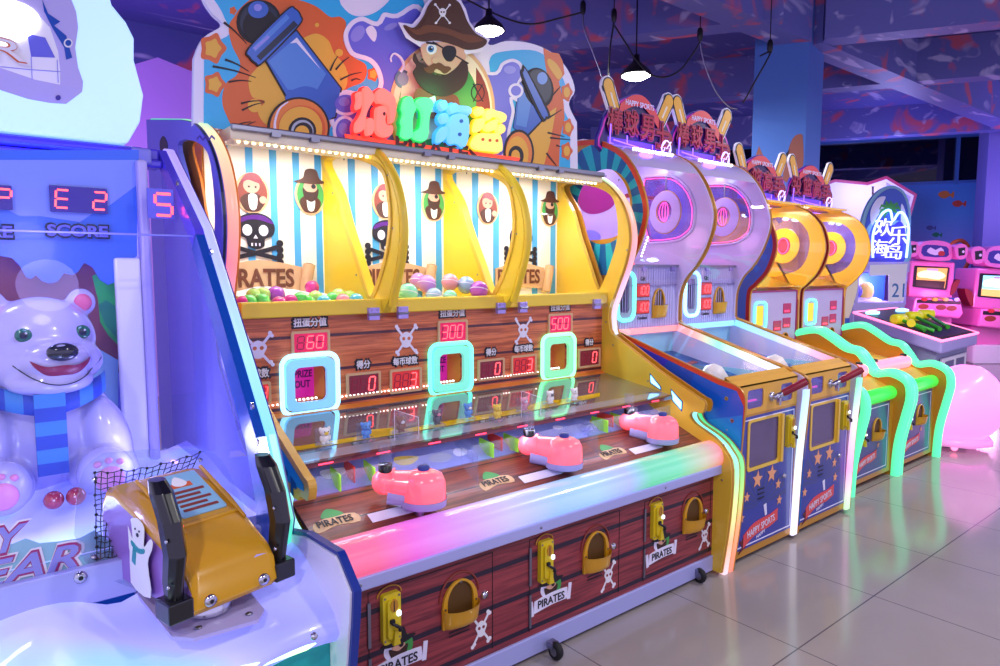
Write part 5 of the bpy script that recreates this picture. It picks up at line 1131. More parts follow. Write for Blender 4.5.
    b = MB('crimson').x(f2).deco(circ(cx + .42 * W, zb + .13 * s, .05 * s, .06 * s), 1); b.build('red_ball_print', None, m)
    plight((cx, y - .12, zb + .06), 1.2 * s, '8040ff', .05)
bat_machine(3.392, 'baseball arcade machine standing directly against the right end of the pirate machine', 'ribbonBat', 'ledmint', 'raillights', True, '100')
bat_machine(4.132, 'second baseball arcade machine, between its twin at the pirate machine and the green-edged machines', 'ribbonBat2', 'ledcyan', 'raillights2', False, '100')
# ================================================================= GREEN-EDGED SMALL MACHINES
SP_low = curve(aX([(841, 328), (861, 325), (874, 331), (889, 341), (901, 344.5), (909, 354), (917, 364), (932, 363.5), (947, 371), (950, 384), (946, 400), (940, 420), (937, 436), (935, 457)], 6.98), 4)
SP_low = [(3.2, 1.06)] + SP_low
SP_up = curve([(3.45, 2.33), (3.25, 2.31), (3.06, 2.235), (2.94, 2.11), (2.885, 1.95), (2.89, 1.83), (2.95, 1.68), (3.05, 1.57), (3.10, 1.50), (3.10, 1.2)], 4)
SPO = [(3.7, .04), (3.7, 2.33)] + SP_up + [(3.1, 1.13)] + SP_low[1:]
SWIN = blob([(3.45, 2.15), (3.2, 2.18), (3.06, 2.08), (3.02, 1.93), (3.07, 1.76), (3.2, 1.68), (3.45, 1.68)], 4)
def small_machine(x0, W, label, last):
    x1 = x0 + W
    T = thing('sports_arcade_machine', (x0 + W / 2, 2.7, 0), label, 'arcade machine', 'green-edged sports machines')
    for x, nm in ((x0, 0), (x1 - .03, 1)):
        b = MB('gold').x(FXn(x)).prism(neg(SPO), -.02, 0, [neg(SWIN)] if not nm or True else []); sp = b.build('side_panel', None, T)
        if nm: 
            b = MB('domeyellow').x(FXn(x)).prism(neg([p for p in SPO if p[1] > 1.4] + [(3.1, 1.4), (3.7, 1.4)][:0]), 0, .004, [neg(SWIN)]); b.build('panel_skin', None, sp)
        else:
            b = MB('crimson').x(FXn(x)).deco(neg(grow(SPO, -.004)), 1, [neg(grow(SWIN, .02))]); b.m('facet2').deco(neg(grow(SPO, -.035)), 2, [neg(grow(SWIN, .02))])
            b.m('facet3')
            for i in range(16):
                a = 2 * pi * i / 16; q = [(3.25 + r * cos(a + da), 1.92 + r * sin(a + da)) for r, da in ((.25, -.07), (.31, -.1), (.31, .1), (.25, .07))]
                if all(p[0] < 3.6 for p in q): b.deco(neg(q), 3)
            b.build('printed_panel', None, sp)
        b = MB('greenribbon').tube([(x + .01 if nm == 0 else x + .02, a - .01, c) for a, c in SP_low[1:]], .036, 10); b.build('led_ribbon', None, T)
    cx, cy = 3.25, 1.93
    b = MB('domeyellow').x(FXn(x1 - .055)).prism([(-p[0], p[1]) for p in circ(cx, cy, .15, .16, n=32)], 0, .015, [[(-p[0], p[1]) for p in circ(cx, cy, .07, .08, n=24)]]); b.m('neonpink').tube([(-p[0], p[1], .02) for p in circ(cx, cy, .05, .07, n=20)], .004, 5, closed=True); b.m('pinkdark').deco([(-p[0], p[1]) for p in circ(cx, cy, .07, .08, n=24)], 1); b.build('ring_disc', None, T)
    MB('tintwindow').x(FXn(x1 - .03)).prism(neg(SWIN), .0, .002).build('side_window', None, T)
    b = MB('domeyellow').box(x0 + .02, 3.6, 1.2, x1 - .03, 3.62, 2.33); b.box(x0 + .02, 3.12, 2.29, x1 - .03, 3.62, 2.31); b.add([(x0 + .02, 3.6, 1.7), (x1 - .03, 3.6, 1.7), (x1 - .03, 3.1, 1.56), (x0 + .02, 3.1, 1.56)], [(0, 1, 2, 3), (3, 2, 1, 0)]); b.build('cabinet_back', None, T)
    rows = [[(x0 + .02, a + .01, c), (x1 - .03, a + .01, c)] for a, c in SP_up if c > 1.5]; MB('domeglass').grid(rows).build('curved_window', None, T)
    for k, (mat, dx) in enumerate((('bulbred', .2), ('bulbgreen', .36), ('bulbwhite', .52))): MB(mat).ell((x0 + dx * W / .8, 3.4, 2.2), (.035, .035, .02), 10, 6).build('ceiling_bulb', None, T)
    alight((x0 + W / 2, 3.3, 2.25), (0, 0, -1), .5, .2, 6, 'fff0c0')
    YP = 3.12; fP_ = FY(YP)
    b = MB('ribbed').x(fP_).prism([(x0 + .02, 1.05), (x1 - .03, 1.05), (x1 - .03, 1.53), (x0 + .02, 1.53)], -.02, 0); b.m('magenta').prism([(x0 + .02, 1.05), (x1 - .03, 1.05), (x1 - .03, 1.53), (x0 + .02, 1.53)], 0, .006, [[(x0 + .035, 1.065), (x1 - .045, 1.065), (x1 - .045, 1.515), (x0 + .035, 1.515)]]); b.build('display_panel', None, T)
    b = MB('ledmint').tube([(a, YP - .01, c) for a, c in rrect(x0 + .10, 1.2, x0 + .28, 1.43, .04)], .01, 8, closed=True); b.build('led_ring', None, T)
    MB('yellowpanel').x(fP_).deco(rrect(x0 + .14, 1.23, x0 + .24, 1.40, .01), 4).build('prize_window', None, T)
    for dx, dz in ((.42, 1.17), (.58, 1.19), (.58, 1.32)): b = MB('segpanel3').x(fP_).prism(rrect(x0 + dx, dz, x0 + dx + .13, dz + .09, .005), 0, .006); b.m('ledred'); [b.deco([(x0 + dx + .02 + .03 * i, dz + .015), (x0 + dx + .035 + .03 * i, dz + .015), (x0 + dx + .035 + .03 * i, dz + .028), (x0 + dx + .02 + .03 * i, dz + .028)], 8) for i in range(3)]; b.build('display', None, T)
    chute(fP_, x0 + .62, 1.08, .12, .14, T)
    # deck, controller, pillow light and front
    b = MB('amber').add([(x0 + .02, 3.1, .98), (x1 - .03, 3.1, .98), (x1 - .03, 2.42, .80), (x0 + .02, 2.42, .80)], [(0, 3, 2, 1)]); b.m('gold2').add([(x0 + .02, 2.42, .80), (x1 - .03, 2.42, .80), (x1 - .03, 2.3, .74), (x0 + .02, 2.3, .74)], [(0, 3, 2, 1)]); b.build('deck', None, T)
    b = MB('glass').add([(x0 + .02, 3.1, 1.05), (x1 - .03, 3.1, 1.05), (x1 - .03, 2.45, .88), (x0 + .02, 2.45, .88)], [(0, 3, 2, 1)]); b.build('top_glass', None, T)
    b = MB('lightpink').tube([(x0 + .06, 2.5, .86), (x1 - .1, 2.5, .86)], .06, 12); b.ell((x0 + .06, 2.5, .86), .06, 12, 8); b.ell((x1 - .1, 2.5, .86), .06, 12, 8); b.build('pink_roller', None, T)
    for dx in (.12, W - .14): MB('gripblack').lathe([(.03, 0), (.026, .02), (.001, .024)], (x0 + dx, 2.5, .915), n=14).build('knob', None, T)
    mt('greenlit', '40d040', .2, e='2cc83c', es=.8) if 'greenlit' not in MAT else None
    b = MB('greenlit').tube([(x0 + .05, 2.28, .70), (x1 - .07, 2.28, .70)], .058, 12); b.ell((x1 - .07, 2.28, .70), .058, 12, 8); b.build('green_light_bar', None, T)
    YD = 2.26; fD = FY(YD)
    b = MB('gold').box(x0 + .02, YD, .04, x1 - .02, YD + .02, .7); b.build('front_frame', None, T)
    b = MB('doorray').x(fD).prism([(x0 + .06, .08), (x1 - .11, .08), (x1 - .11, .64), (x0 + .06, .64)], 0, .004); b.m('boardwhite').prism([(x0 + .08, .1), (x1 - .13, .1), (x1 - .13, .62), (x0 + .08, .62)], .004, .0052, [[(x0 + .087, .107), (x1 - .137, .107), (x1 - .137, .613), (x0 + .087, .613)]])
    f2 = FY(YD - .004); b.x(f2).m('star')
    for dx, z, r_ in ((.2, .45, .04), (.3, .47, .03), (.16, .33, .025), (.55, .30, .025)): b.deco(star(x0 + dx, z, r_), 2)
    flags(f2, x0 + .35, .23, .17, b)
    b.build('front_door', None, T)
    chute(f2, x0 + .5, .44, .16, .18, T); coinmech(f2, x0 + .22, .42, .15, T, .06)
    MB('gold').box(x0, 3.66, .04, x1, 3.69, 2.3).build('rear_panel', None, T)
    for dx in (.12, .6): MB('rubber').lathe([(.02, 0), (.03, .01), (.02, .045)], (x0 + dx, 2.4, 0), n=12).build('foot', None, T)
    sports_marquee(T, x0 + .0, x1 + .03, '投篮高手', 2.295, 3.3, 1.1)
    return T
small_machine(5.21, .85, 'yellow-domed sports machine with wavy mint-green edges, next to the second baseball machine', False)
small_machine(6.10, .88, 'yellow-domed sports machine with wavy mint-green edges, last in row beside the glowing pink ball seat', True)
# ================================================================= HAPPY BEAR MACHINE (left)
BX0, BX1 = -.27, .74
BM = thing('bear_arcade_machine', (.25, 2.3, 0), 'blue and white polar bear arcade machine with clear slanted front and orange twin-handle gun', 'arcade machine')
FRO = [(3.12, 2.2), (3.06, 2.19), (2.585, 1.85), (2.31, 1.54), (2.02, 1.20), (1.90, .97), (1.93, .88)]
FRI = [(2.02, .9), (2.02, .99), (2.10, 1.17), (2.385, 1.50), (2.64, 1.80), (3.06, 2.10), (3.12, 2.12)]
b = MB('framepurple').x(FXn(.690)).prism(neg([(3.12, 2.2), (3.06, 2.19), (2.585, 1.85), (2.57, 1.83), (2.62, 1.79), (3.06, 2.12), (3.12, 2.12)]), -.03, 0)
b.m('frameblue').prism(neg([(2.575, 1.835), (2.31, 1.54), (2.02, 1.20), (1.90, .97), (1.93, .88), (2.04, .9), (2.04, .99), (2.12, 1.17), (2.40, 1.50), (2.63, 1.78)]), -.03, 0); sf = b.build('side_frame', None, BM)
for u, v in ((178, 184), (212, 252), (253, 406), (258, 442)):
    y, z = aX([(u, v)], .690)[0]; b = MB('chrome').x(FXn(.690)).prism(circ(-y, z, .011, n=12), 0, .006); b.m('ink').prism(circ(-y, z, .005, n=8), .006, .0065); b.build('bolt', None, sf)
def edge_strip(x0, x1, pts, mat, parent, name, dn=.03):
    rows = []
    for i, (y, z) in enumerate(pts):
        a, c = V(pts[max(i - 1, 0)]), V(pts[min(i + 1, len(pts) - 1)]); d = (c - a).normalized(); n = V((d.y, -d.x)) 
        if n.x > 0: n = -n
        rows.append([(x0, y - n.x * dn, z - n.y * dn), (x0, y + n.x * .002, z + n.y * .002), (x0 + .006, y + n.x * .008, z + n.y * .008), (x1 - .006, y + n.x * .008, z + n.y * .008), (x1, y + n.x * .002, z + n.y * .002), (x1, y - n.x * dn, z - n.y * dn)])
    b = MB(mat).grid(rows, True, smooth=False); return b.build(name, None, parent)
edge_strip(.721, .752, FRO, 'ribbonBear', BM, 'led_ribbon')
b = MB('violet').x(FXn(.752)).prism(neg([(3.12, 2.2), (3.06, 2.19), (2.585, 1.85), (2.31, 1.54), (2.02, 1.20), (1.90, .97), (1.93, .88), (2.04, .9), (2.04, .99), (2.12, 1.17), (2.40, 1.50), (2.63, 1.78), (3.06, 2.12), (3.12, 2.12)]), -.005, 0); b.build('outer_lip', None, BM)
MB('hazeglass').x(FXn(.698)).prism(neg([(3.06, 2.12), (2.6, 1.80), (2.38, 1.5), (2.1, 1.17), (2.02, .99), (2.02, .9), (3.06, .9)]), -.003, 0).build('side_glass', None, BM)  # lavender haze in the glass colour stands in for interior reflections
# front panes
b = MB('glass').add([(BX0, 2.015, .93), (.69, 2.015, .93), (.69, 2.615, 1.82), (BX0, 2.615, 1.82)], [(0, 1, 2, 3)]); b.build('front_glass', None, BM)
b = MB('glass').add([(BX0, 2.6, 1.83), (.69, 2.6, 1.83), (.69, 3.04, 2.13), (BX0, 3.04, 2.13)], [(0, 1, 2, 3)]); b.ms = ['clearpane']; b.build('upper_glass', None, BM)
b = MB('indigo2').tube([(BX0, 2.607, 1.825), (.735, 2.607, 1.825)], .004, 6); b.build('glass_joint', None, BM)
# header beam, roof
b = MB('framepurple').tube([(BX0, 3.02, 2.165), (.62, 3.02, 2.165)], .022, 12); b.box(BX0, 3.0, 2.11, .69, 3.1, 2.14); b.m('indigo2').box(.58, 2.99, 2.12, .65, 3.1, 2.18); b.build('header_beam', None, BM, .008)
MB('framepurple').box(BX0, 3.04, 2.14, .69, 3.15, 2.19).build('roof', None, BM, .01)
MB('indigo').box(BX0, 3.04, .1, .60, 3.08, 2.15).build('cabinet_back', None, BM)
# inside: backdrop with hill, bushes and cloud edge
YI = 3.02; fI = FY(YI)
b = MB('indigo2').x(fI).prism([(BX0, .9), (.60, .9), (.60, 2.13), (BX0, 2.13)], -.02, 0)
b.m('hill').deco(blob([(-.2, 1.5), (.05, 1.72), (.25, 1.78), (.42, 1.72), (.5, 1.60), (.5, 1.3), (-.2, 1.3)]), 1)
b.m('bushgreen').deco(aY([(92, 276), (100, 272), (105, 276), (112, 274), (118, 280), (118, 345), (108, 335), (100, 322), (98, 300)], YI), 2); b.m('bushgreen2').deco(aY([(98, 305), (106, 300), (118, 308), (118, 340), (105, 325)], YI), 3)
b.m('stickerblue').deco(aY([(92, 345), (118, 360), (118, 440), (100, 440), (88, 380)], YI), 2)
b.build('backdrop', None, BM)
b = MB('cloudblue').x(FY(2.92))
cl = aY([(-60, 262), (-20, 250), (0, 256), (12, 258), (20, 266), (26, 277), (31, 279), (36, 275), (42, 281), (50, 283.5), (58, 281), (64, 273), (72, 275), (78, 272), (84, 263), (92, 266), (100, 280), (108, 285), (115, 282), (121, 270), (137, 256), (137, 215), (139, 150), (-60, 150)], 2.92)
b.prism(cl, -.012, 0); b.m('cloudblue2').deco(aY([(-60, 160), (137, 160), (137, 185), (110, 205), (92, 214), (80, 222), (40, 216), (20, 216), (0, 206), (-60, 190)], 2.92), 1); b.build('cloud_board', None, BM)
b = MB('plasticwhite').box(.485, 2.9, .9, .575, 2.93, 1.75); b.m('lilac').box(.575, 2.88, .9, .61, 3.04, 2.12); b.build('white_pillar', None, BM, .01)
YS = 2.90
def bear_disp(px0, px1, txt):
    P_ = aY([px0, px1], YS); x0, z1 = P_[0]; x1, z0 = P_[1]; fr = FY(YS)
    b = MB('violet').x(fr).prism([(x0, z0), (x1, z0), (x1, z1), (x0, z1)], -.01, 0); h = z1 - z0
    b.seg(txt, fr, x0 + .008, z0 + h * .16, (x1 - x0) * .98, h * .68, 'segred', None, 2, .08); b.build('score_display', None, BM)
bear_disp((49, 185), (108, 214), 'E 2'); bear_disp((-32, 183), (13, 210), ' P')
P_ = aY([(150, 188), (171, 219)], 2.80); b = MB('indigo').x(FY(2.80)).prism([(P_[0][0] - .01, P_[1][1]), (P_[1][0] + .012, P_[1][1]), (P_[1][0] + .012, P_[0][1]), (P_[0][0] - .01, P_[0][1])], -.01, 0); b.seg('5', FY(2.80), P_[0][0] + .004, P_[1][1] + .012, .085, .08, 'segred', None, 2, .02); b.build('score_display', None, BM)
b = MB('navy')
for tx, u, w_ in (('SCORE', 78, .19), ('SCORE', -22, .19)):
    b = MB('navy'); x, z = aY([(u, 231)], YS)[0]; b.m('navy').text(tx, FY(YS), x, z, w=w_ * 1.06, h=.055, off=.14, dep=.004); b.m('indigo').text(tx, FY(YS - .005), x, z, w=w_, h=.042, off=.06, dep=.003); b.build('score_caption', None, BM)
# lower tray inside, snow
b = MB('icelit').grid([[(BX0 + (.735 - BX0) * i / 14, y, .95 + .03 * sin(i * .9) * (y > 2.3) + (.04 if y > 2.6 else 0)) for i in range(15)] for y in (2.05, 2.25, 2.45, 2.7, 3.0)]); tr = b.build('snow_tray', None, BM)
b = MB('plasticwhite').grid([[(BX0 + (.735 - BX0) * i / 20, 2.075 + .002 * (i % 2), z) for i in range(21)] for z in (.9, .95)]); b.build('tray_front', None, BM)
# sign panel behind the glass
sth = atan2(.89, .60); fG = FR((0, 2.015, .93), (1, 0, 0), (0, cos(sth), sin(sth)))
def onG(u, v):
    d = ray(u, v); n = V((fG[0][2], fG[1][2], fG[2][2])); o = V((0, 2.022, .93)); t = (o - CAM).dot(n) / d.dot(n); p = CAM + d * t; q = p - V((0, 2.015, .93)); return (q.x, q.dot(V((0, cos(sth), sin(sth)))))
b = MB('stickerblue').x(fG @ M.Translation((0, 0, -.03))).prism([onG(-60, 610), onG(-60, 545), onG(0, 545), onG(14, 541), onG(26, 536), onG(40, 541), onG(60, 539), onG(80, 536), onG(95, 528), onG(112, 540), onG(112, 567), onG(60, 585)], 0, .004)
fT = fG @ M.Translation((0, 0, -.024)); rot = 0.0
x_, y_ = onG(12, 578); y_ += .022
b.m('boardwhite').text('BEAR', fT, x_, y_ , w=.325, h=.090, off=.12, dep=.003, shear=.35); b.m('magenta').text('BEAR', fT @ M.Translation((0, 0, .003)), x_, y_, w=.31, h=.079, off=.07, dep=.002, shear=.35); b.m('indigo2').text('BEAR', fT @ M.Translation((0, 0, .005)), x_, y_, w=.295, h=.066, off=.03, dep=.002, shear=.35)
x_, y_ = onG(-52, 562); y_ += .03
b.m('boardwhite').text('HAPPY', fT, x_ + .01, y_, w=.33, h=.090, off=.12, dep=.003, shear=.35); b.m('magenta').text('HAPPY', fT @ M.Translation((0, 0, .003)), x_ + .01, y_, w=.32, h=.079, off=.07, dep=.002, shear=.35); b.m('indigo2').text('HAPPY', fT @ M.Translation((0, 0, .005)), x_ + .01, y_, w=.305, h=.066, off=.03, dep=.002, shear=.35)
b.build('name_sign', None, BM)
# metal rail at the foot of the glass
b = MB('railsilver'); p0, p1 = at(-70, 609.5, 1, 2.04), at(109, 568, 1, 2.04)
b.box(BX0, 2.0, .83, .70, 2.03, .93); rl_ = b.build('glass_rail', None, BM, .004)
for x in (.22, -.1, .62): b = MB('chrome').lathe([(.016, 0), (.015, .008), (.008, .01)], (x, 2.0, .91), (0, -1, 0), 14); b.m('ink').lathe([(.006, .0105), (.001, .0108)], (x, 2.0, .91), (0, -1, 0), 8); b.build('bolt', None, rl_)
# console: moulded ice, lit from inside
rows = []
ny, nx = 26, 30
for j in range(ny + 1):
    t = j / ny; y = 2.0 - .40 * t; r = []
    for i in range(nx + 1):
        s = i / nx; x = BX0 + (.752 - BX0) * s
        z = .85 - .085 * t
        z += .012 * sin(x * 9 + 1.5) * sin(y * 8) + .01 * sin(x * 17 + y * 6)
        z += .075 * math.exp(-((x - .76) / .09) ** 2) * math.exp(-((y - 1.85) / .18) ** 2)
        z -= .03 * math.exp(-((x - .30) / .07) ** 2) * max(0, 1 - t)
        if t > .9: z -= .03 * ((t - .9) / .1) ** 2
        r.append((x, y, z))
    rows.append(r)
rows.append([(p[0], p[1] + .02, p[2] - .03) for p in rows[-1]])
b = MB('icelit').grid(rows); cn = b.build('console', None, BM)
b = MB('teal').box(BX0, 1.66, .02, .748, 2.03, .74); b.m('facet3').box(BX0, 2.03, .02, .745, 3.1, .88); b.m('greenribbon').tube([(BX0, 1.65, .60), (.70, 1.65, .60)], .03, 8); bb_ = b.build('cabinet_body', None, BM)
# right wing
WG = aX([(279, 524), (285, 527), (312, 531), (344, 550), (347, 556), (361, 590), (360, 620), (355, 690)], .775)
Wp = [WG[0], WG[1], WG[2], WG[3], WG[4], WG[5], WG[6], WG[7], (1.52, .3), (1.52, .02), (2.1, .02), (2.1, .8)]
b = MB('wingblue').x(FXn(.755)).prism(neg(Wp), -.022, 0); b.m('plasticwhite').prism(neg(grow(Wp, -.010)), 0, .006); b.build('side_wing', None, BM)
em('edgelime', 'c8ffb0', 1.6)
b = MB('edgelime').tube([tuple(at(u, v, 0, .75)) for u, v in ((300, 672), (322, 645), (338, 628), (343, 618))], .008, 6)
b = MB('edgelime').tube([(BX0, 1.612, .735), (.5, 1.612, .735), (.66, 1.612, .735), (.72, 1.625, .745), (.745, 1.66, .77), (.748, 1.70, .79)], .010, 8); b.build('led_edge', None, BM)
MB('chrome').x(M.Identity(4)).ell(tuple(at(314, 636, 2, .80)), (.01, .01, .01), 10, 6).build('bolt', None, BM)
# black net beside the gun, behind the glass
b = MB('black'); fN = fG @ M.Translation((0, 0, -.012))
nodes = []
NN = 17
for i in range(NN):
    for j in range(NN):
        s, t = i / (NN - 1), j / (NN - 1); 
        u0, v0 = 95 + 2 * t, 472 + 86 * t; u1, v1 = 200 - 40 * t, 452 + 86 * t
        u = u0 + (u1 - u0) * s; v = v0 + (v1 - v0) * s + 5 * sin(pi * s); q = onG(u, v); nodes.append((q[0], q[1], .0 + .01 * sin(i * 2 + j)))
b.x(fN)
for i in range(NN):
    b.tube([nodes[i * NN + j] for j in range(NN)], .0014, 4); b.tube([nodes[j * NN + i] for j in range(NN)], .0014, 4)
for k in range(0, NN, 2):
    b.ell(nodes[k * NN], .005, 6, 4); b.ell(nodes[k], .005, 6, 4)
b.build('black_net', None, BM)
# little pink-topped dome and foot prints on the tray
b = MB('acrylic').x(fG @ M.Translation((0, 0, -.02))).prism(blob([onG(80, 480), onG(98, 455), onG(120, 450), onG(200, 448), (onG(230, 470)), onG(255, 560), onG(190, 600), onG(85, 560)], 3), 0, .003); cg = b.build('clear_guard', None, BM)
for u, v in ((95, 478), (201, 459), (94, 556)): q = onG(u, v); MB('chrome').x(fG @ M.Translation((0, 0, -.02))).ell((q[0], q[1], .006), (.008, .008, .004), 8, 5).build('bolt', None, cg)
# topper: iceberg sign
YT = 3.0; fTp = FY(YT)
to = aY([(-70, 128), (0, 131), (118, 144), (128, 143), (140, 122), (143.5, 95), (138, 75), (134, 60), (134, 38), (126, 22), (112, 5), (105, -20), (60, -40), (-70, -40)], YT)
b = MB('topglow').x(fTp).prism(to, -.16, 0); tp = b.build('topper', None, BM, .03, 3)
b = MB('stickerblue').x(fTp @ M.Translation((0, 0, .001)))
inn = aY([(-70, -40), (60, -40), (68, -8), (76, 12), (78, 28), (75, 48), (78, 68), (83, 82), (82, 92), (66, 104), (50, 103), (28, 99), (0, 90), (-70, 72)], YT)
b.m('lilac').prism(inn, 0, .003)
b.m('plasticwhite').deco(aY([(-70, 10), (5, 8), (35, 12), (50, 28), (58, 52), (60, 70), (60, 85), (35, 80), (0, 68), (-70, 50)], YT), 3)
b.m('indigo').deco(aY([(27, 34), (45, 38), (55, 58), (31, 57)], YT), 5); b.m('frameblue').deco(aY([(42, 0), (48, 14), (60, 22), (54, 26), (66, 36), (72, 58), (66, 60), (64, 48), (52, 28), (44, 12)], YT), 5)
b.m('indigo2'); 
for l_ in ([(0, 67), (30, 70), (60, 72)], [(31, 57), (32, 80)], [(57, 60), (58, 83)]): b.deco(aY(stroke(l_, .8), YT), 5)
b.m('white').deco(aY(circ(68, 43.5, 4.5), YT), 6); b.m('frameblue').deco(aY(circ(68, 43.5, 3), YT), 7); b.m('violet').deco(aY(circ(58, 98, 2.6), YT), 6)
b.build('topper_print', None, tp)
b = MB('signwhite').x(fTp).prism(aY(circ(-12, 22, 52, 24), YT), .0, .012); b.build('lit_window', None, tp)
x_, z_ = aY([(-12, 48)], YT)[0]
b = MB('white').text('BEAR', FY(YT - .014), x_ - .1, z_, w=.44, h=.085, off=.06, dep=.004); b.m('orange').text('BEAR', FY(YT - .019), x_ - .1, z_, w=.42, h=.075, off=.035, dep=.003); b.m('white').text('BEAR', FY(YT - .023), x_ - .1, z_, w=.41, h=.068, off=.0, dep=.002); b.build('topper_lettering', None, tp)
# lights inside
alight((.15, 2.95, 2.09), (0, -.3, -1), .7, .04, 7, 'b0b0ff')
plight((.25, 2.45, 1.80), 3.5, 'a8a4ff', .1); plight((.5, 2.45, 1.1), 2.6, 'a8a8ff', .08); plight((.2, 2.2, 1.05), 1.2, 'a8b8ff', .05)
# gun box
GP = V((.465, 1.90, .88)); GQ = M.Translation(GP) @ M.Rotation(R(13), 4, 'Z') @ M.Rotation(R(0), 4, 'X')
G = thing('gun_controller', (0, 0, 0), None, None); G.parent = BM; G.location = GP - BM.location
# box in local coords: x right, y back, z up
sec = [(-.215, .0, .10, .10, .03), (-.222, .03, .105, .10, .035), (-.205, .11, .105, .09, .035)]
rows = []
prof = [(-.20, -.01), (-.225, .015), (-.215, .085), (-.185, .115), (-.10, .155), (.06, .215), (.16, .24), (.20, .235), (.225, .20), (.235, .10), (.24, .0)]
def wid(y): 
    t = (y + .22) / .46; return .112 + .014 * t
n_ = len(prof)
Lr = []
for (y, z) in prof:
    w_ = wid(y); topf = z > .1 and y < .22
    r = []
    for sx, ins, dz in ((-1, 0, -.03), (-1, 0, -.012), (-.93, 0, -.002), (-.80, 0, 0), (-.35, 0, 0), (.35, 0, 0), (.80, 0, 0), (.93, 0, -.002), (1, 0, -.012), (1, 0, -.03)):
        r.append((sx * w_ * 1.0, y, z + (dz if z > .05 else 0)))
    Lr.append(r)
b = MB('gunorange').x(GQ).grid(Lr)
# sides
side = [(y, z - (.03 if z > .05 else 0)) for y, z in prof]
def sidepoly(sg, mat):
    b.m(mat); vs = [(sg * wid(y) * 1.0, y, z) for y, z in side]; b.add(vs, [tuple(range(len(vs)))[::(1 if sg > 0 else -1)]])
sidepoly(-1, 'gunpurple'); sidepoly(1, 'gunorange')
b.m('gunorange').add([(-wid(-.2), -.2, -.01), (wid(-.2), -.2, -.01), (wid(.24), .24, 0), (-wid(.24), .24, 0)], [(0, 3, 2, 1)])
gb = b.build('gun_box', None, G, .004)
# raised ribs and window label on top
sl = atan2(.085, .26); fL = GQ @ FR((0, -.10, .158), (1, 0, 0), (0, cos(sl), sin(sl)))
slope = atan2(.06, .16); fL = GQ @ FR((.02, -.10, .156), (1, 0, 0), (0, cos(slope), sin(slope)))
b = MB('stickerblue').x(fL).prism(rrect(-.06, .06, .065, .25, .008), 0, .0035)
b.m('charwhite').deco(blob([(-.02, .205), (0, .235), (.02, .205), (.01, .19), (-.01, .19)], 3), 5); b.m('orange').deco([(-.03, .185), (.03, .185), (.03, .205), (-.03, .205)], 4)
b.m('redbrown')
for i in range(5): b.deco([(-.045, .08 + i * .02), (.05 - .02 * (i % 2), .08 + i * .02), (.05 - .02 * (i % 2), .089 + i * .02), (-.045, .089 + i * .02)], 5)
b.build('instruction_sticker', None, gb)
b = MB('gunorange').x(fL); 
for sg in (-1, 1): b.tube([(sg * .082 + .0, .0, .002), (sg * .085, .1, .004), (sg * .09, .26, .003)], [.004, .008, .006], 8)
b.tube([(-.08, .035, 0), (.08, .035, 0)], .006, 8); b.build('moulded_rib', None, gb)
# sticker of the waving bear on the left side
o_ = GQ @ V((-wid(0) - .001, 0, 0)); 
fS_ = GQ @ FR((-wid(-.05) - .003, 0, 0), (-.076, -1, 0), (0, 0, 1))
b = MB('charwhite').x(fS_ @ M.Translation((.0, .0, .006)) @ M.Diagonal((1.5, 1.08, 1, 1)))
b.deco(blob([(-.06, .0), (-.055, .08), (-.085, .15), (-.08, .165), (-.065, .155), (-.04, .115), (-.04, .15), (-.042, .165), (-.02, .175), (.0, .175), (.015, .165), (.015, .145), (.012, .115), (.04, .145), (.05, .14), (.045, .12), (.025, .08), (.03, .0)], 3), 1)
b.m('teal').deco(blob([(-.042, .112), (-.012, .104), (.014, .112), (.012, .1), (-.015, .092), (-.04, .1)], 3), 3); b.deco([(-.035, .1), (-.022, .096), (-.03, .055), (-.044, .06)], 3)
b.m('navy').deco(circ(-.022, .148, .0025, n=8), 3); b.deco(circ(-.004, .148, .0025, n=8), 3); b.deco(circ(-.013, .136, .005, n=8), 3); b.build('bear_sticker', None, gb)
# front bolts, decal
for sx in (-.07, .075): b = MB('chrome'); b.x(GQ @ FR((sx, -.222, .025), (1, 0, 0), (0, -.05, 1))).lathe([(.016, 0), (.014, .008), (.006, .009)], (0, 0, 0), n=12); b.m('ink').prism(circ(0, 0, .005, n=8), .009, .01); b.build('bolt', None, gb)
b = MB('chrome'); b.x(GQ @ FR((-wid(-.16) - .002, -.165, .02), (0, -1, 0), (0, 0, 1))).lathe([(.014, 0), (.012, .01), (.005, .012)], (0, 0, 0), n=12); b.build('bolt', None, gb); b = MB('chrome'); b.x(GQ @ FR((-wid(.2) - .002, .2, .02), (0, -1, 0), (0, 0, 1))).lathe([(.014, 0), (.012, .01), (.005, .012)], (0, 0, 0), n=12)
b.build('bolt', None, gb)
b = MB('lilac').x(GQ @ FR((0, -.2235, 0), (1, 0, 0), (0, .14, 1))); b.deco(blob([(.02, .055), (.05, .068), (.085, .06), (.07, .05), (.09, .035), (.06, .045)], 3), 1); b.deco(stroke([(.04, .075), (.065, .09), (.09, .085)], .006), 1); b.build('decal', None, gb)
# pivot and plate
b = MB('chrome').lathe([(.055, 0), (.055, .03), (.045, .035), (.04, .07), (.03, .075)], GQ @ V((-.02, -.12, -.048)), n=20); b.build('pivot', None, G)
MB('lilac').x(M.Translation(GP + V((-.01, -.03, -.052)))).prism([(-.11, .17), (-.09, -.17), (-.05, -.21), (.10, -.22), (.13, -.18), (.14, .1), (.06, .2)], -.01, 0).build('mounting_plate', None, G)
for dx, dy in ((-.03, -.19), (.09, -.2), (-.08, .1)): MB('steel').ell(GP + V((dx - .01, dy - .01, -.05)), (.01, .01, .004), 8, 5).build('bolt', None, G)
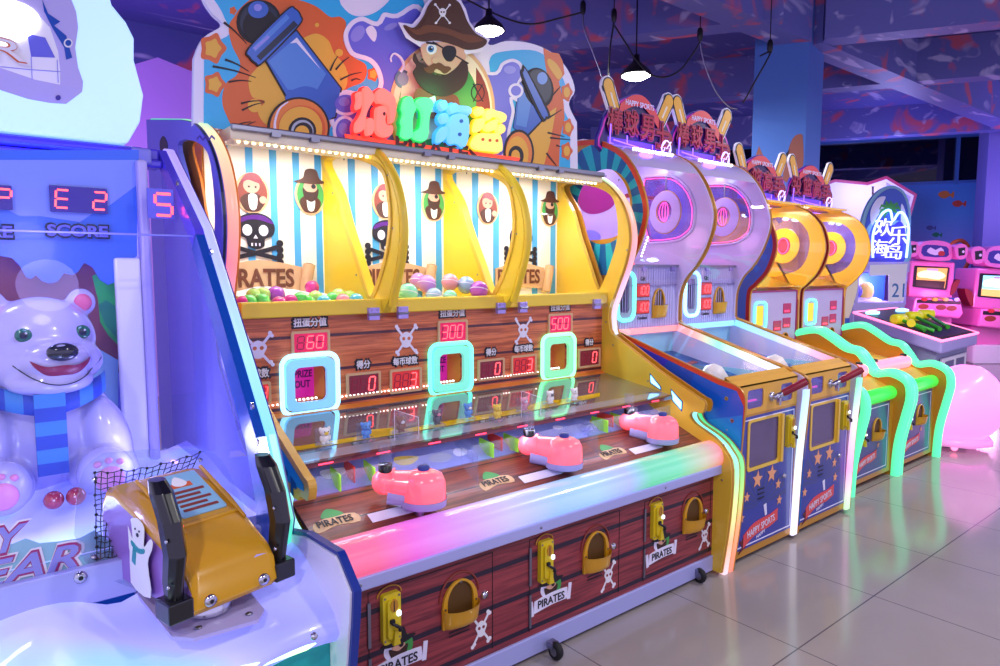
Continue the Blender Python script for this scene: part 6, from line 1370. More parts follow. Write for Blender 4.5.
# handles
for sg, lab in ((-1, 0), (1, 1)):
    hd = thing('handle', (0, 0, 0), None, None); hd.parent = G
    bx = sg * (wid(-.19) + .028)
    b = MB('gripblack').x(GQ).box(bx - .030, -.225, .0, bx + .030, -.155, .05); b.build('handle_block', None, hd, .004)
    p_ = [(bx, -.19, .04), (bx, -.19, .09), (bx, -.205, .16), (bx, -.185, .24), (bx, -.15, .30), (bx, -.13, .325)]
    rw = []
    for k, (x, y, z) in enumerate(p_):
        wx = [.019, .022, .024, .025, .026, .020][k]; wy = [.022, .034, .036, .036, .034, .022][k]
        rw.append([(x + wx * cos(a) * (1.0), y + wy * sin(a), z) for a in (pi / 8 + 2 * pi * i / 8 for i in range(8))])
    b = MB('gripblack').x(GQ).grid(rw, True, smooth=False); b.add(rw[-1], [tuple(range(8))]); b.add(rw[0], [tuple(range(8))[::-1]]); b.build('grip', None, hd, .004)
    b = MB('chrome').x(GQ)
    for z in (.09, .20): b.ell((bx - .024 , -.215, z), (.004, .005, .005), 8, 5)
    b.m('ledred' if sg < 0 else 'ledgreen').tube([(bx + .022, -.205, .15), (bx + .0245, -.195, .22)], .003, 5); b.build('trigger_light', None, hd)
# ================================================================= POLAR BEAR inside
bc = V((.225, 2.70, 1.455))
PB = thing('polar_bear_figure', (.225, 2.7, .95), 'glossy white polar bear with striped blue scarf, sitting behind the clear front of its machine', 'animal figure')
b = MB('bear_fur')
b.ell((.225, 2.74, 1.47), (.165, .14, .145), 28, 18); b.ell((.225, 2.68, 1.40), (.175, .13, .10), 28, 16); b.ell((.25, 2.60, 1.41), (.105, .10, .065), 24, 14); b.ell((.235, 2.61, 1.345), (.125, .10, .05), 24, 14)
for sg in (-1, 1): b.ell((.225 + sg * .128, 2.76, 1.592), (.048, .03, .05), 18, 12)
b.ell((.225, 2.78, 1.15), (.22, .18, .22), 28, 18); b.ell((.225, 2.76, 1.27), (.17, .15, .13), 24, 16)
for sg in (-1, 1):
    b.ell((.225 + sg * .17, 2.66, 1.12), (.075, .11, .16), 20, 14, M.Rotation(R(-12 * sg), 4, 'Y')); b.ell((.225 + sg * .14, 2.52, 1.04), (.085, .09, .085), 20, 14)
    b.ell((.225 + sg * .15, 2.62, 1.02), (.11, .13, .09), 20, 12)
bo = b.build('body', None, PB)
rm = bo.modifiers.new('r', 'REMESH'); rm.mode = 'VOXEL'; rm.voxel_size = .008; rm.use_smooth_shade = True
sm_ = bo.modifiers.new('s', 'SMOOTH'); sm_.factor = .7; sm_.iterations = 8
nx_ = .262
b = MB('nose').ell((nx_, 2.495, 1.448), (.044, .024, .029), 20, 14); b.build('nose', None, PB)
def onface(x, z):
    """front surface of the head at (x, z)"""
    best = 9
    for c, r in (((.225, 2.74, 1.47), (.165, .14, .145)), ((.225, 2.68, 1.40), (.175, .13, .10)), ((.25, 2.60, 1.41), (.105, .10, .065)), ((.235, 2.61, 1.345), (.125, .10, .05))):
        q = 1 - ((x - c[0]) / r[0]) ** 2 - ((z - c[2]) / r[2]) ** 2
        if q > 0: best = min(best, c[1] - r[1] * sqrt(q))
    return best
def facestrip(xs, zlo, zhi, d): return [[(x, onface(x, zlo(x) + (zhi(x) - zlo(x)) * k) - d, zlo(x) + (zhi(x) - zlo(x)) * k) for x in xs] for k in (0, .25, .5, .75, 1)]
xs_ = [nx_ + .085 * (i / 12 - 1) for i in range(25)]
up_ = lambda x: 1.402 + .9 * (abs(x - nx_)) ** 1.6 + .004 * cos((x - nx_) * 70)
lo_ = lambda x: up_(x) - .034 * max(0, 1 - ((x - nx_) / .085) ** 2) ** .6
b = MB('mouth').grid(facestrip(xs_, lo_, up_, .004)); b.build('mouth', None, PB)
jx = [nx_ + .125 * (i / 12 - 1) for i in range(25)]
b = MB('navy').tube([(x, min(onface(x, 1.35 + 2.2 * (x - nx_) ** 2), 2.72) - .001, 1.342 + 4.2 * (x - nx_) ** 2) for x in jx], .0018, 5); b.build('jaw_line', None, PB)
for sg in (-1, 1):
    ex = nx_ - .008 + sg * .082; ez = 1.497; ey = onface(ex, ez) - .001
    b = MB('eyegreen').ell((ex, ey, ez), (.024, .012, .023), 18, 12); b.m('navy').ell((ex, ey - .007, ez), (.013, .007, .013), 14, 10); b.m('white').ell((ex + .006, ey - .014, ez + .007), .0035, 6, 4); b.build('eye', None, PB)  # white bead stands in for the glint on the eye
    b = MB('earpink').ell((.225 + sg * .13, 2.735, 1.592), (.028, .012, .03), 14, 10); b.build('inner_ear', None, PB)
    b = MB('padpink').ell((.225 + sg * .14, 2.437, 1.035), (.042, .014, .042), 16, 10)
    for k in (-1, 0, 1): b.ell((.225 + sg * .14 + k * .032, 2.452, 1.092 - abs(k) * .008), (.012, .01, .011), 10, 6)
    b.build('paw_pad', None, PB)
sc = []
for k in range(33):
    a = pi + pi * k / 32; sc.append(a)
b = MB('scarfA')
for k in range(32):
    b.m('scarfA' if (k // 3) % 2 else 'scarfB')
    r = []
    for a in (sc[k], sc[k + 1]):
        x = .225 + .178 * cos(a); y = 2.70 + .145 * sin(a); dz = -.05 * (1 - abs(cos(a)) ** 1.5)
        r.append([(x, y + .01, 1.358 + dz), (x, y - .012, 1.348 + dz), (x, y - .016, 1.318 + dz), (x, y - .006, 1.292 + dz), (x, y + .015, 1.287 + dz)])
    b.grid(r)
zs = [1.315, 1.27, 1.225, 1.18, 1.135, 1.09, 1.05]
for k in range(6):
    b.m('scarfA' if k % 2 == 0 else 'scarfB')
    xs = (.225 - .042, .225 + .042); b.add([(xs[0], 2.535 + .002 * k, zs[k]), (xs[1], 2.535 + .002 * k, zs[k]), (xs[1], 2.537 + .002 * k, zs[k + 1]), (xs[0], 2.537 + .002 * k, zs[k + 1]), (xs[0], 2.56, zs[k]), (xs[1], 2.56, zs[k]), (xs[1], 2.56, zs[k + 1]), (xs[0], 2.56, zs[k + 1])], [(0, 3, 2, 1), (4, 5, 6, 7), (0, 4, 7, 3), (1, 2, 6, 5)])
b.build('scarf', None, PB)
mt('redball', '9a2848', .2, coat=.8)
for k, dx in enumerate((-.028, .03)):
    b = MB('redball').ell((.225 + dx + .01, 2.40, 1.01), .028, 18, 12); tag(b.build('red_berry_ball'), 'small dark red ball between the polar bear paws, the %s of the two' % ('left' if k == 0 else 'right'), 'ball', 'red balls between the paws')
# ================================================================= BALLS
def onfield(u, v, dz=0):
    d = ray(u, v); t = (.74 + dz + .4 * (CAM.y - 2.2) - CAM.z) / (d.z - .4 * d.y); return CAM + d * t
LB = [(249, 302.5, 'ballgreen'), (262.5, 301.5, 'ballgreen'), (276, 295, 'ballpurple'), (263, 295, 'balllime'), (279, 304, 'ballmag'), (291, 302, 'ballmag'), (300.5, 299.5, 'ballgreen'), (308, 302.5, 'ballgreen'), (315.5, 298, 'balllime'), (324, 302.5, 'ballcyan'), (333, 299, 'ballgreen'), (338.5, 295.5, 'balllime'), (343, 301, 'ballpink'), (356.5, 300.5, 'ballcyan'), (349.5, 297.5, 'balllime'), (312, 287.5, 'ballmag'), (254, 296, 'balllime'), (243, 304, 'ballmag')]
LBL = ['green ball beside the third plank-side ball in the left compartment', 'light green ball below the lime one at the left of the pile', 'purple ball on top of the pile in the left compartment, its largest-looking', 'lime ball left of the top purple ball', 'magenta ball in the front row right under the purple one', 'magenta ball in the front row, right of another magenta ball', 'green ball above the middle of the front row in the left compartment', 'green ball in the front row above the 60 display', 'lime ball in the middle of the pile above the 60 display', 'cyan ball in the front row, the left of the two cyan ones', 'green ball in the right part of the left compartment pile', 'lime ball highest at the right end of the pile', 'pink ball between the two cyan balls', 'cyan ball at the right end of the front row', 'lime ball between the pink ball and the right cyan ball', 'magenta ball lying far back on the tray, below the rolled scroll', 'lime ball at the far left of the pile behind the green front ball', 'magenta ball at the left end of the front row']
for (u, v, m_), l_ in zip(LB, LBL):
    y = 3.035 if v > 299 else (3.105 if v > 290 else 3.28); p = at(u, v, 1, y)
    p.z = max(p.z, 1.5375)
    b = MB(m_).ell(tuple(p), .036 if m_ != 'ballpurple' else .042, 20, 14); tag(b.build('capsule_ball'), l_, 'ball', 'small balls in the left compartment')
MBL = [(408, 293, 'ballmint', 'mint ball at the left end of the big balls', 3.03, .052), (427, 284, 'balllilac', 'lilac-pink ball in the upper row of big balls', 3.10, .05), (450, 282, 'ballpink', 'salmon pink ball in the upper row of big balls', 3.12, .048), (466, 285, 'ballblue', 'grey blue ball right of the salmon pink one', 3.09, .05), (479, 290, 'ballpurple', 'purple ball at the right end of the big balls', 3.02, .052), (434, 296, 'ballblue', 'blue ball in the front row of big balls', 3.04, .045), (450, 297, 'ballmint', 'mint ball in the middle of the front row of big balls', 3.03, .04), (418, 281, 'balllilac', 'violet ball half hidden behind the big mint ball', 3.16, .045)]
for u, v, m_, l_, y, r in MBL:
    p = at(u, v, 1, y); p.z = max(p.z, 1.502 + r)
    b = MB(m_).ell(tuple(p), r, 24, 16); b.m('boardwhite').lathe([(r * 1.004, -.002), (r * 1.004, .002)], tuple(p), (.3, .2, 1), 24); tag(b.build('capsule_ball'), l_ + ', in the middle compartment', 'ball', 'big balls in the middle compartment')
b = MB('paper').add([(1.02, 3.1, 1.585), (1.5, 3.2, 1.575), (1.55, 3.42, 1.585), (1.2, 3.4, 1.63), (1.0, 3.4, 1.585)], [(0, 1, 2, 3, 4)]); b.add([(1.02, 3.1, 1.583), (1.5, 3.2, 1.573), (1.55, 3.42, 1.583), (1.2, 3.4, 1.628), (1.0, 3.4, 1.583)], [(4, 3, 2, 1, 0)]); tag(b.build('paper_sheet'), 'curled white paper sheet lying behind the balls in the left compartment', 'paper')
# ================================================================= FIGURINES on the glossy shelf
FG = [(325, 446, 'charwhite', 'charyellow', 'white chick figurine with yellow beak on a clear stand, leftmost of the row'), (366, 440, 'charblue', 'charblue', 'blue elephant-like figurine on a clear stand, second from the left'), (401, 434, 'charbrown', 'charwhite', 'brown bear figurine behind a clear slanted guard'), (437, 426, 'chargrey', 'charpink', 'dark-eared pink-faced figurine before the middle prize window'), (468, 419, 'charblue', 'charwhite', 'small blue and white figurine right of the middle prize window'), (497, 420, 'charyellow', 'charyellow', 'yellow figurine with little wings, in the middle of the shelf'), (524, 412, 'charpink', 'charwhite', 'pink figurine behind the second slanted guard'), (550, 405, 'charwhite', 'chargrey', 'white figurine before the right prize window'), (574, 402, 'charwhite', 'charwhite', 'white upright figurine, rightmost of the row')]
for k, (u, v, c1, c2, l_) in enumerate(FG):
    p = onshelf(u, v, .006); x, y, z = p
    t = thing('figurine', (x, y, z - .006), l_, 'figurine', 'figurines on the target shelf')
    b = MB('acrylic').box(x - .028, y - .028, z - .004, x + .028, y + .028, z + .012); b.box(x - .03, y + .024, z, x + .03, y + .027, z + .07); b.build('clear_stand', None, t)
    b = MB(c1).ell((x, y, z + .03), (.017, .015, .02), 14, 10); b.m(c1).ell((x, y - .002, z + .058), (.021, .018, .018), 16, 10)
    for sg in (-1, 1): b.ell((x + sg * .018, y, z + .07), (.008, .005, .009), 8, 6); b.ell((x + sg * .018, y - .004, z + .034), (.006, .006, .012), 8, 6); b.ell((x + sg * .009, y - .004, z + .014), (.008, .01, .006), 8, 6)
    b.build('figure', None, t); b = MB(c2).ell((x, y - .017, z + .055), (.010, .006, .008), 10, 6); b.m('ink').ell((x - .008, y - .019, z + .062), .0025, 6, 4); b.ell((x + .008, y - .019, z + .062), .0025, 6, 4); b.build('face', None, t)
for (u, v) in ((401, 436), (524, 414)):
    p = onshelf(u, v, .002); x, y, z = p; b = MB('acrylic').add([(x - .06, y - .05, z), (x + .04, y - .08, z), (x + .04, y - .08, z + .09), (x - .06, y - .05, z + .13)], [(0, 1, 2, 3), (3, 2, 1, 0)]); b.m('boardwhite').tube([(x - .06, y - .05, z), (x - .06, y - .05, z + .13), (x + .04, y - .08, z + .09), (x + .04, y - .08, z)], .0015, 4); b.build('acrylic_guard', None, PM)
# ================================================================= BACKGROUND
HF = V((FW.x, FW.y, 0)).normalized()
def FC(dep, turn=0, u=None):
    o = HF * dep + (RT * ((u - 500) * dep / 678) if u is not None else V((0, 0, 0)))
    r = (M.Rotation(turn, 3, 'Z') @ RT) if turn else RT
    return FR(o, r, (0, 0, 1))
def q2(pts, dep): return [((u - 500) * dep / 678, 1.7 + (271 - v) * dep / 678) for u, v in pts]
# --- glowing ball seat
p = atd(954, 405, 6.5)
t = thing('glowing_ball_seat', (p.x, p.y, 0), 'large glowing pink ball-shaped seat with slanted flat top, at the end of the machine row', 'seat')
def eggrows(c, r):
    rows = []
    for k in range(19):
        a = -pi / 2 + pi * k / 18; rr = []
        for j in range(40):
            b_ = 2 * pi * j / 40; pt = V((r * cos(a) * cos(b_), r * cos(a) * sin(b_), r * sin(a) * .98))
            n = (V((0, 0, 1)) * .9 - RT * .42).normalized(); d = pt.dot(n) - r * .62
            if d > 0: pt -= n * d
            pt.z = max(pt.z, -r * .78); rr.append(tuple(c + pt))
        rows.append(rr)
    return rows
c_ = V((p.x, p.y, .43)); b = MB('eggpink').grid(eggrows(c_, .415), True); b.build('ball_shell', None, t)
b = MB('rosepanel').lathe([(.30, 0), (.34, .01), (.34, .06), (.30, .075)], (p.x, p.y, .045), n=8); b.build('base_slab', None, t)
b = MB('steel').lathe([(.12, 0), (.12, .08)], (p.x, p.y, 0), n=14); b.m('pinkled').ell((p.x - .25, p.y - .1, .04), .03, 10, 6); b.build('foot', None, t)
plight((p.x - .5, p.y - .9, .35), .8, 'ff70e0', .1)
# --- hammer table
A = at(942, 341, 2, .85); B = at(854, 312.5, 2, 1.13); C = at(978, 333, 2, .85); D = B + (C - A)
t = thing('hammer_game_table', (*((A + B + C + D) / 4).xy, 0), 'grey hammer game table with pink lit rim and sloping dark top', 'arcade machine')
def quad_slab(b, q, th_): b.add([tuple(p_) for p_ in q] + [(p_.x, p_.y, p_.z - th_) for p_ in q], [(0, 1, 2, 3), (7, 6, 5, 4), (0, 4, 5, 1), (1, 5, 6, 2), (2, 6, 7, 3), (3, 7, 4, 0)]); return b
cc = (A + B + C + D) / 4
sc_ = lambda f, dz: [cc + (p_ - cc) * f + V((0, 0, dz)) for p_ in (A, C, D, B)]
quad_slab(MB('lilac'), sc_(1, 0), .17).build('table_body', None, t, .03, 3)
quad_slab(MB('ink'), sc_(.88, .012), .01).build('play_surface', None, t)
quad_slab(MB('rubber'), sc_(.97, .004), .01).build('inner_rim', None, t)
b = MB('pinkled').tube([tuple(p_) for p_ in sc_(1.0, .0)], .018, 8, closed=True); b.build('led_rim', None, t)
b = MB('greyblue'); q_ = sc_(.84, -.17); b.add([tuple(p_) for p_ in q_] + [(p_.x, p_.y, .03) for p_ in q_], [(0, 1, 2, 3), (0, 4, 5, 1), (1, 5, 6, 2), (2, 6, 7, 3), (3, 7, 4, 0)]); b.build('pedestal', None, t)
b = MB('concretewhite'); e1 = (q_[1] - q_[0]); n_ = e1.cross(V((0, 0, 1))).normalized() * .01
fP3 = FR(V((q_[0].x, q_[0].y, 0)) + V((n_.x, n_.y, 0)), V((e1.x, e1.y, 0)), (0, 0, 1)); el = V((e1.x, e1.y)).length
b.x(fP3).prism([(el * .1, .12), (el * .9, .12), (el * .9, .60), (el * .1, .60)], 0, .02); b.m('steel').prism([(el * .2, .3), (el * .45, .3), (el * .45, .55), (el * .2, .55)], .02, .03); b.prism([(el * .55, .3), (el * .8, .3), (el * .8, .55), (el * .55, .55)], .02, .03); b.build('coin_door', None, t)
b = MB('ledcyan')
for s, w_ in ((.9, .16), (.9, -.3)): pass
g1 = cc + (B - cc) * .7 + V((0, 0, .02)); b.lathe([(.14, 0), (.15, .03), (.05, .05)], tuple(g1), n=18, sx=1, sy=.5); b.build('lit_goal', None, t); b = MB('ledcyan'); g1 = cc + (D - cc) * .65 + V((0, 0, .02)); b.lathe([(.14, 0), (.15, .03), (.05, .05)], tuple(g1), n=18, sx=1, sy=.5); b.build('lit_goal', None, t)
def tabz(p_): 
    n = (C - A).cross(B - A); return A.z - (n.x * (p_.x - A.x) + n.y * (p_.y - A.y)) / n.z
for k, ((u, v), (u2, v2), l_) in enumerate((((899, 319), (925, 330), 'yellow-headed toy mallet lying nearest the left on the hammer table'), ((914, 316), (940, 329), 'yellow-headed toy mallet in the middle of the hammer table'), ((926, 314), (948, 327), 'yellow-headed toy mallet farthest right on the hammer table'), ((911, 323), (934, 331), 'yellow-headed toy mallet lying in front of the others on the hammer table'))):
    def on(u, v, dz):
        n = (C - A).cross(B - A); d = ray(u, v); o = A + V((0, 0, dz)); t_ = (o - CAM).dot(n) / d.dot(n); return CAM + d * t_
    h0, h1 = on(u, v, .075), on(u2, v2, .04)
    m = thing('toy_mallet', tuple(h0 - V((0, 0, .06))), l_, 'toy mallet', 'toy mallets on the hammer table'); ax = (h1 - h0).normalized(); sd = ax.cross(V((0, 0, 1))).normalized()
    if k < 3: b = MB('malletyellow').tube([tuple(h0 - sd * .10), tuple(h0 - sd * .095), tuple(h0 + sd * .095), tuple(h0 + sd * .10)], [.045, .065, .065, .045], 14); b.build('head', None, m)
    else: b = MB('malletyellow').tube([tuple(h0 - sd * .08), tuple(h0 + sd * .08)], .05, 12); b.build('head', None, m)
    b = MB('malletgreen').tube([tuple(h0), tuple(h0.lerp(h1, .6)), tuple(h1)], [.02, .022, .03], 10); b.build('handle', None, m)
# --- neon-signed prize machine
em('neonsoft', 'd0d0ff', 1.5); dep = 11.0; f = FC(dep)
t = thing('neon_sign_machine', tuple(HF * dep + RT * ((882 - 500) * dep / 678)), 'tall machine with blue palm tree board and violet neon lettering, far behind the hammer table', 'arcade machine')
W2 = lambda pts: q2(pts, dep)
b = MB('lilac').x(f).prism(W2([(855, 272), (907, 270), (905, 345), (852, 345)]), -.7, -.65); b.prism(W2([(855, 262), (907, 262), (907, 272), (855, 272)]), -.7, .02); b.prism(W2([(852, 302), (903, 302), (903, 365), (852, 365)]), -.7, .05)
for u in (855, 903): b.prism(W2([(u, 270), (u + 3, 270), (u + 3, 305), (u, 305)]), -.05, 0)
b.prism([(q[0], q[1]) for q in W2([(852, 345), (903, 345)])] + [(W2([(903, 345)])[0][0], .0), (W2([(852, 345)])[0][0], .0)], -.7, .03)
b.build('cabinet', None, t)
b = MB('blue').x(f).prism(W2([(858, 273), (903, 273), (903, 303), (858, 303)]), -.6, -.55); b.m('charyellow').ell((*W2([(875, 292)])[0], -.3), (.13, .16, .1), 14, 10); b.m('indigo').ell((*W2([(866, 292)])[0], -.3), (.08, .12, .1), 12, 8); b.m('boardwhite').ell((*W2([(875, 303)])[0], -.3), (.3, .1, .12), 14, 8); b.build('toy_display', None, t)
bd = W2(blob([(862, 262), (861, 230), (865, 210), (874, 196), (886, 190), (897, 196), (903, 212), (904, 235), (903, 262)], 5))
b = MB('stickerblue').x(f).prism(grow(bd, .05), -.08, -.01); b.m('facet2').deco(bd, 2); b.m('boardwhite').deco(W2(blob([(866, 212), (872, 200), (880, 198), (878, 206), (884, 212), (874, 216), (868, 226)], 4)), 4); b.deco(W2(blob([(896, 205), (901, 215), (902, 235), (897, 225)], 4)), 4)
b.m('stickerblue').deco(W2(blob([(862, 262), (862, 232), (872, 220), (885, 222), (900, 225), (904, 262)], 4)), 3); b.m('facet1').deco(W2(blob([(867, 262), (866, 235), (872, 222), (880, 220), (888, 226), (896, 222), (902, 235), (901, 262)], 4)), 5)
b.m('green')
for k in range(9): a = 2 * pi * k / 9; b.deco(W2(stroke([(885, 209), (885 + 9 * cos(a), 209 + 7 * sin(a)), (885 + 11 * cos(a), 211 + 7 * sin(a) + 2)], 4, 1)), 6)
b.build('palm_board', None, t)
b = MB('blueneon').x(f @ M.Translation((0, 0, .05)))
for l_ in ([(869, 258), (868, 236), (872, 222), (878, 213), (884, 212), (887, 222), (892, 214), (898, 216), (903, 230), (902, 258)],): b.tube([(*q, 0) for q in W2(curve(l_, 3))], .02, 6)
b.m('neonsoft')
for (a_, c_, w_, h_, ch) in ((878, 228, .28, .28, '欢'), (893, 236, .3, .3, '乐'), (875, 248, .26, .26, '海'), (889, 252, .26, .24, '岛')): q_ = W2([(a_, c_)])[0]; b.text(ch, f @ M.Translation((0, 0, .04)), q_[0], q_[1], w=w_, h=h_, off=-.004, dep=.03)
b.build('neon_lettering', None, t)
b = MB('paper').x(f @ M.Translation((0, 0, .06))).prism(W2([(866, 265), (903, 264), (901, 301), (886, 302), (885, 275), (866, 276)]), 0, .01); b.m('eyeblue').text('21', f @ M.Translation((0, 0, .07)), *W2([(895, 290)])[0], w=.2, h=.22, off=.01); tag(b.build('paper_notice'), 'white L-shaped paper notice with a blue number on the neon sign machine', 'notice')
alight(HF * (dep - .1) + RT * (5.95) + V((0, 0, 1.8)), RT * 0 + HF + V((0, 0, -.3)), .5, .3, 10, 'd0b0ff') if False else plight(HF * (dep + .3) + RT * (6.2) + V((0, 0, 1.5)), 22, 'e0b8ff', .1)
# yellow-white rounded machine between
b = MB('cream').x(FC(9.3)).prism(q2(blob([(842, 300), (845, 272), (853, 270), (857, 285), (852, 310), (846, 325), (841, 322)], 4), 9.3), -.3, 0); b.m('blue').prism(q2([(841, 318), (850, 318), (850, 345), (841, 345)], 9.3), -.3, .01); b.prism([(q2([(841, 0)], 9.3)[0][0], 0), (q2([(850, 0)], 9.3)[0][0], 0), (q2([(850, 0)], 9.3)[0][0], .8), (q2([(841, 0)], 9.3)[0][0], .8)], -.3, .01)
tag(b.build('rounded_cabinet'), 'cream and blue rounded cabinet edge seen right behind the last yellow dome', 'arcade machine')
# --- big pale picture board behind
dep = 14.2; f = FC(dep); bd = q2([(815, 189), (830, 184), (862, 187), (880, 181), (908, 197), (900, 232), (885, 262), (815, 262)], dep)
b = MB('pinkdark').x(f).prism(grow(bd, .06), -.08, 0); b.m('concretewhite').deco(bd, 3); b.m('brown').deco(q2(stroke([(867, 188), (869, 225)], 2), dep), 6); b.m('lilac').deco(q2([(880, 184), (905, 198), (897, 230), (885, 225)], dep), 6)
b.m('columnblue').prism([(bd[0][0] + 1, 0), (bd[0][0] + 1.4, 0), (bd[0][0] + 1.4, 2), (bd[0][0] + 1, 2)], -.5, -.1); tag(b.build('picture_board'), 'large pale white picture board with pink outline behind the neon sign machine', 'sign board')
# --- pink racing cabinets
def pink_cab(du, dv, s, label, screen, dep):
    f = FC(dep); U = lambda pts: q2([(905 + (u - 0) * s + du, 240 + (v - 0) * s + dv) for u, v in pts], dep)
    o_ = HF * dep + RT * ((935 + du - 500) * dep / 678)
    t = thing('pink_arcade_cabinet', tuple(o_), label, 'arcade machine', 'pink arcade cabinets by the far wall')
    g0 = q2([(0, 0)], dep)
    b = MB('pinkcab').x(f).prism(U([(5, 24), (56, 26), (55, 72), (3, 66)]), -.6, 0, [U([(9, 30), (50, 32), (48, 58), (8, 54)])])
    b.prism(U([(-1, 66), (50, 68), (54, 84), (50, 90), (-4, 84)]), -.5, .35); x0, x1 = U([(0, 0)])[0][0], U([(52, 0)])[0][0]; zt = U([(0, 85)])[0][1]
    b.prism([(x0, .05), (x1, .05), (x1, zt), (x0, zt)], -.6, .1); b.m('plasticwhite').prism([(x0 - .05, .0), (x1 + .05, .0), (x1 + .05, .35), (x0 - .05, .35)], -.6, .25); b.build('cabinet', None, t, .03)
    b = MB('pinkcab').x(f).prism(U(blob([(11, 10), (16, 3), (30, 1), (45, 4), (49, 12), (47, 24), (14, 22)], 3)), -.3, .05); b.m('violet').x(f @ M.Translation((0, 0, .05))).deco(U(blob([(14, 11), (19, 6), (42, 8), (45, 14), (43, 20), (17, 19)], 2)), 1); b.m('boardwhite').deco(U(blob([(20, 14), (24, 9), (30, 12), (36, 9), (40, 15), (30, 18)], 2)), 2); b.m('red').deco(U(circ(37, 16, 4, 3)), 3); b.build('header_sign', None, t)
    for cx, cy, r_ in ((1, 11, -.2), (57, 14, .25)):
        b = MB('pinkcab').x(f).prism(U(blob([(cx - 7, cy - 6), (cx, cy - 9), (cx + 7, cy - 5), (cx + 6, cy + 6), (cx - 1, cy + 9), (cx - 6, cy + 5)], 3)), -.05, .12); b.m('ink').x(f @ M.Translation((0, 0, .12))).deco(U([(cx - 4, cy - 4), (cx + 4, cy - 5), (cx + 4, cy + 4), (cx - 3, cy + 5)]), 1); b.m('boardwhite').deco(U(circ(cx + 2, cy, 1.5)), 2); b.build('speaker_pod', None, t)
    b = MB('ink').x(f @ M.Translation((0, 0, -.02))).prism(U([(8, 29), (51, 31), (49, 59), (7, 55)]), -.02, 0); b.m(screen[0]).deco(U([(13, 32), (48, 33), (46, 56), (12, 53)]), 2); b.m(screen[1]).deco(U(blob([(14, 38), (25, 35), (40, 37), (46, 42), (38, 46), (25, 44), (15, 43)], 2)), 4); b.m(screen[2]).deco(U([(12, 46), (46, 48), (45, 56), (12, 53)]), 5); b.m('boardwhite').deco(U([(24, 33), (37, 33.5), (37, 36), (24, 35.5)]), 6); b.build('screen', None, t)
    b = MB('redbrown').x(f @ M.Translation((0, 0, .35)))
    for a_, c_ in ((2, 76), (22, 77), (34, 78)): b.deco(U(circ(a_ + 6, c_, 6, 3)), 2)
    b.m('ink').deco(U([(0, 68), (50, 70), (50, 74), (0, 72)]), 2)
    for i in range(4): b.m(['red', 'yellow', 'charyellow', 'facet4'][i]).prism(U(circ(8 + 12 * i, 68, 3, 2)), -.2, .03)
    b.build('control_panel', None, t)
    for sg, cx in ((-1, -3), (1, 58)): b = MB('crimson').x(f).prism(U(blob([(cx - 4 * sg, 50), (cx + 4 * sg, 46), (cx - 1 * sg, 60), (cx - 6 * sg, 64)], 3)), -.2, .02); b.build('side_fin', None, t)
    plight(HF * (dep - .9) + RT * ((930 + du - 500) * (dep - .9) / 678) + V((0, 0, 1.2)), 20, 'ff90e0', .15)
em('scr1', 'd89a50', 1.1); em('scr2', 'ffd89a', 1.4); em('scr3', '3a1a18', .3); em('scr4', '8adcf0', 1.3); em('scr5', 'f0f8ff', 1.5); em('scr6', 'e0b060', 1.1)
pink_cab(0, 0, .86, 'pink arcade cabinet with a warm orange screen, beside the neon sign machine', ('scr1', 'scr2', 'scr3'), 12.6)
pink_cab(65, 5, .95, 'pink arcade cabinet with a bright blue and yellow racing screen, at the right edge', ('scr4', 'scr5', 'scr6'), 12.6)
# hoop and small signs on far wall, fish
b = MB('hoop').x(FC(14.0)).tube([(*p_, 0) for p_ in q2(curve([(945, 249), (950, 243), (958, 241), (965, 248), (966, 262), (960, 272)], 4), 14)], .04, 8); tag(b.build('orange_hoop'), 'orange hoop curving out behind the pink cabinet near the far wall', 'hoop')
for (u0, v0, u1, v1, l_) in ((955, 266, 965, 280, 'small dark framed panel on the far wall left of the right pink cabinet'), (903, 267, 912, 276, 'small dark panel on the far wall left of the left pink cabinet')):
    b = MB('maroon').x(FC(15.2)).prism(q2([(u0, v0), (u1, v0), (u1, v1), (u0, v1)], 15.2), -.05, 0); tag(b.build('dark_wall_panel'), l_, 'panel')
for cx, cy, s, m_, l_ in ((946, 195, 8, 'fish1', 'orange painted fish with big tail high on the blue far wall'), (959, 204, 7, 'fish2', 'red painted fish on the far wall, right of the orange one'), (931, 228, 5, 'fish4', 'dim blue painted fish on the far wall'), (937, 235, 5, 'fish3', 'green painted fish on the far wall above the pink cabinet')):
    pts = []
    for u, v in blob([(cx - s, cy - s * .1), (cx - s * .4, cy - s * .5), (cx + s * .2, cy - s * .45), (cx + s * .55, cy - s * .1), (cx + s, cy - s * .5), (cx + s * .9, cy + s * .4), (cx + s * .5, cy + s * .1), (cx, cy + s * .4), (cx - s * .6, cy + s * .35)], 3):
        d = ray(u, v); n = nB; t_ = (WD - CAM.dot(n)) / d.dot(n); q = CAM + d * t_; pts.append(((q - nB * WD).dot(-dB), q.z))
    b = MB(m_).x(FB).deco(pts, 8); tag(b.build('painted_fish'), l_, 'wall decoration', 'painted fish on the far wall')
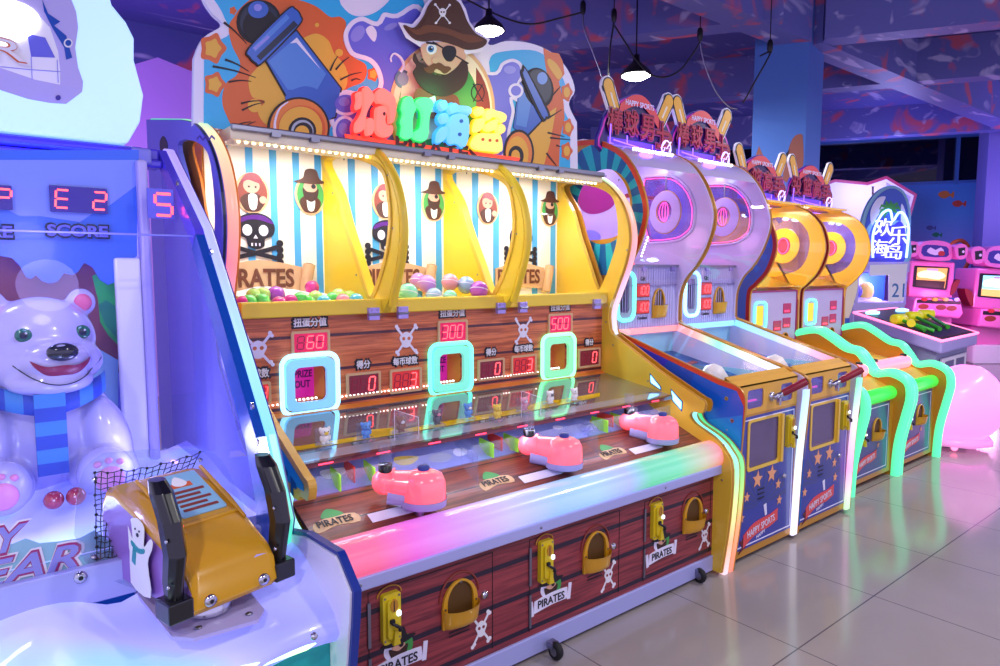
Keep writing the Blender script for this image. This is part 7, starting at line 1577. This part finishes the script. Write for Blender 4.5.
# column mural: small tan character arm
b = MB('fish1').x(FR(ka, kb - ka, (0, 0, 1)))
def QC(pts): 
    o = []
    for u, v in pts:
        d = ray(u, v); o0 = V((ka.x, ka.y, 0)); ax_ = V(((kb - ka).x, (kb - ka).y, 0)).normalized(); nn = V((ax_.y, -ax_.x, 0)); t_ = (o0 - CAM).dot(nn) / d.dot(nn); q = CAM + d * t_; o.append(((q - o0).dot(ax_), q.z))
    return o
ax_ = V(((kb - ka).x, (kb - ka).y, 0)).normalized(); fCo = FR(V((ka.x, ka.y, 0)), ax_, (0, 0, 1))
mt('tanpaint', '8a5248', .6)
b = MB('tanpaint').x(fCo); b.deco(QC(blob([(783, 180), (787, 155), (793, 138), (801, 134), (803, 140), (803, 165), (795, 180)], 3)), 2); b.deco(QC([(755, 158), (759, 146), (764, 158)]), 2); b.m('ink').deco(QC([(783, 157), (790, 149), (788, 155), (793, 153), (785, 160)]), 4); b.deco(QC([(793, 160), (796, 157), (796, 163)]), 4)
tag(b.build('painted_figure'), 'brown painted cartoon arm on the blue column', 'wall decoration')
# hanging cables
def swag(pts, dep, label):
    P_ = [atd(u, v, dep) for u, v in pts]; c = curve([tuple(q) for q in P_], 1) if False else []
    for i in range(len(P_) - 1):
        p0, p1, p2, p3 = P_[max(i - 1, 0)], P_[i], P_[i + 1], P_[min(i + 2, len(P_) - 1)]
        for k in range(6):
            t_ = k / 6; c.append(.5 * ((2 * p1) + (p2 - p0) * t_ + (2 * p0 - 5 * p1 + 4 * p2 - p3) * t_ * t_ + (3 * p1 - p0 - 3 * p2 + p3) * t_ ** 3))
    c.append(P_[-1]); tag(MB('steel' if dep > 7.3 else 'black').tube(c, .009, 6).build('hanging_cable'), label, 'cable', 'cables hanging from the ceiling')
swag([(583, 12), (584, 28), (592, 50), (602, 78), (605, 100)], 7.4, 'pale cable dropping straight from the left hook to the first baseball marquee')
swag([(614, 22), (610, 50), (607, 98)], 7.0, 'dark cable dropping from the second hook beside the pale one')
swag([(614, 25), (625, 42), (636, 60), (650, 74), (665, 77), (680, 70), (692, 55), (700, 42)], 7.2, 'dark cable sagging past the pendant lamp between two hooks')
swag([(700, 42), (704, 62), (715, 90), (728, 106), (737, 109)], 7.6, 'pale cable looping down from the third hook')
swag([(743, 103), (757, 78), (766, 62), (770, 52), (760, 56)], 7.25, 'dark cable looping up to the hook on the blue column')
swag([(460, -4), (500, 16), (530, 24), (560, 18), (583, 12)], 7.0, 'thin dark cable strung along the ceiling above the right marquee')
for u, v, l_ in ((583, 9, 'left'), (614, 17, 'second'), (700, 36, 'third'), (770, 48, 'rightmost')):
    q = atd(u, v, 7.3); tag(MB('black').lathe([(.02, 0), (.03, .04), (.03, .1), (.02, .13)], tuple(q - V((0, 0, .05))), n=10).tube([tuple(q), (q.x, q.y, CZ)], .006, 6).build('ceiling_hook'), 'small black cable clamp on a thin rod under the ceiling, the %s of four' % l_, 'hook', 'cable clamps under the ceiling')
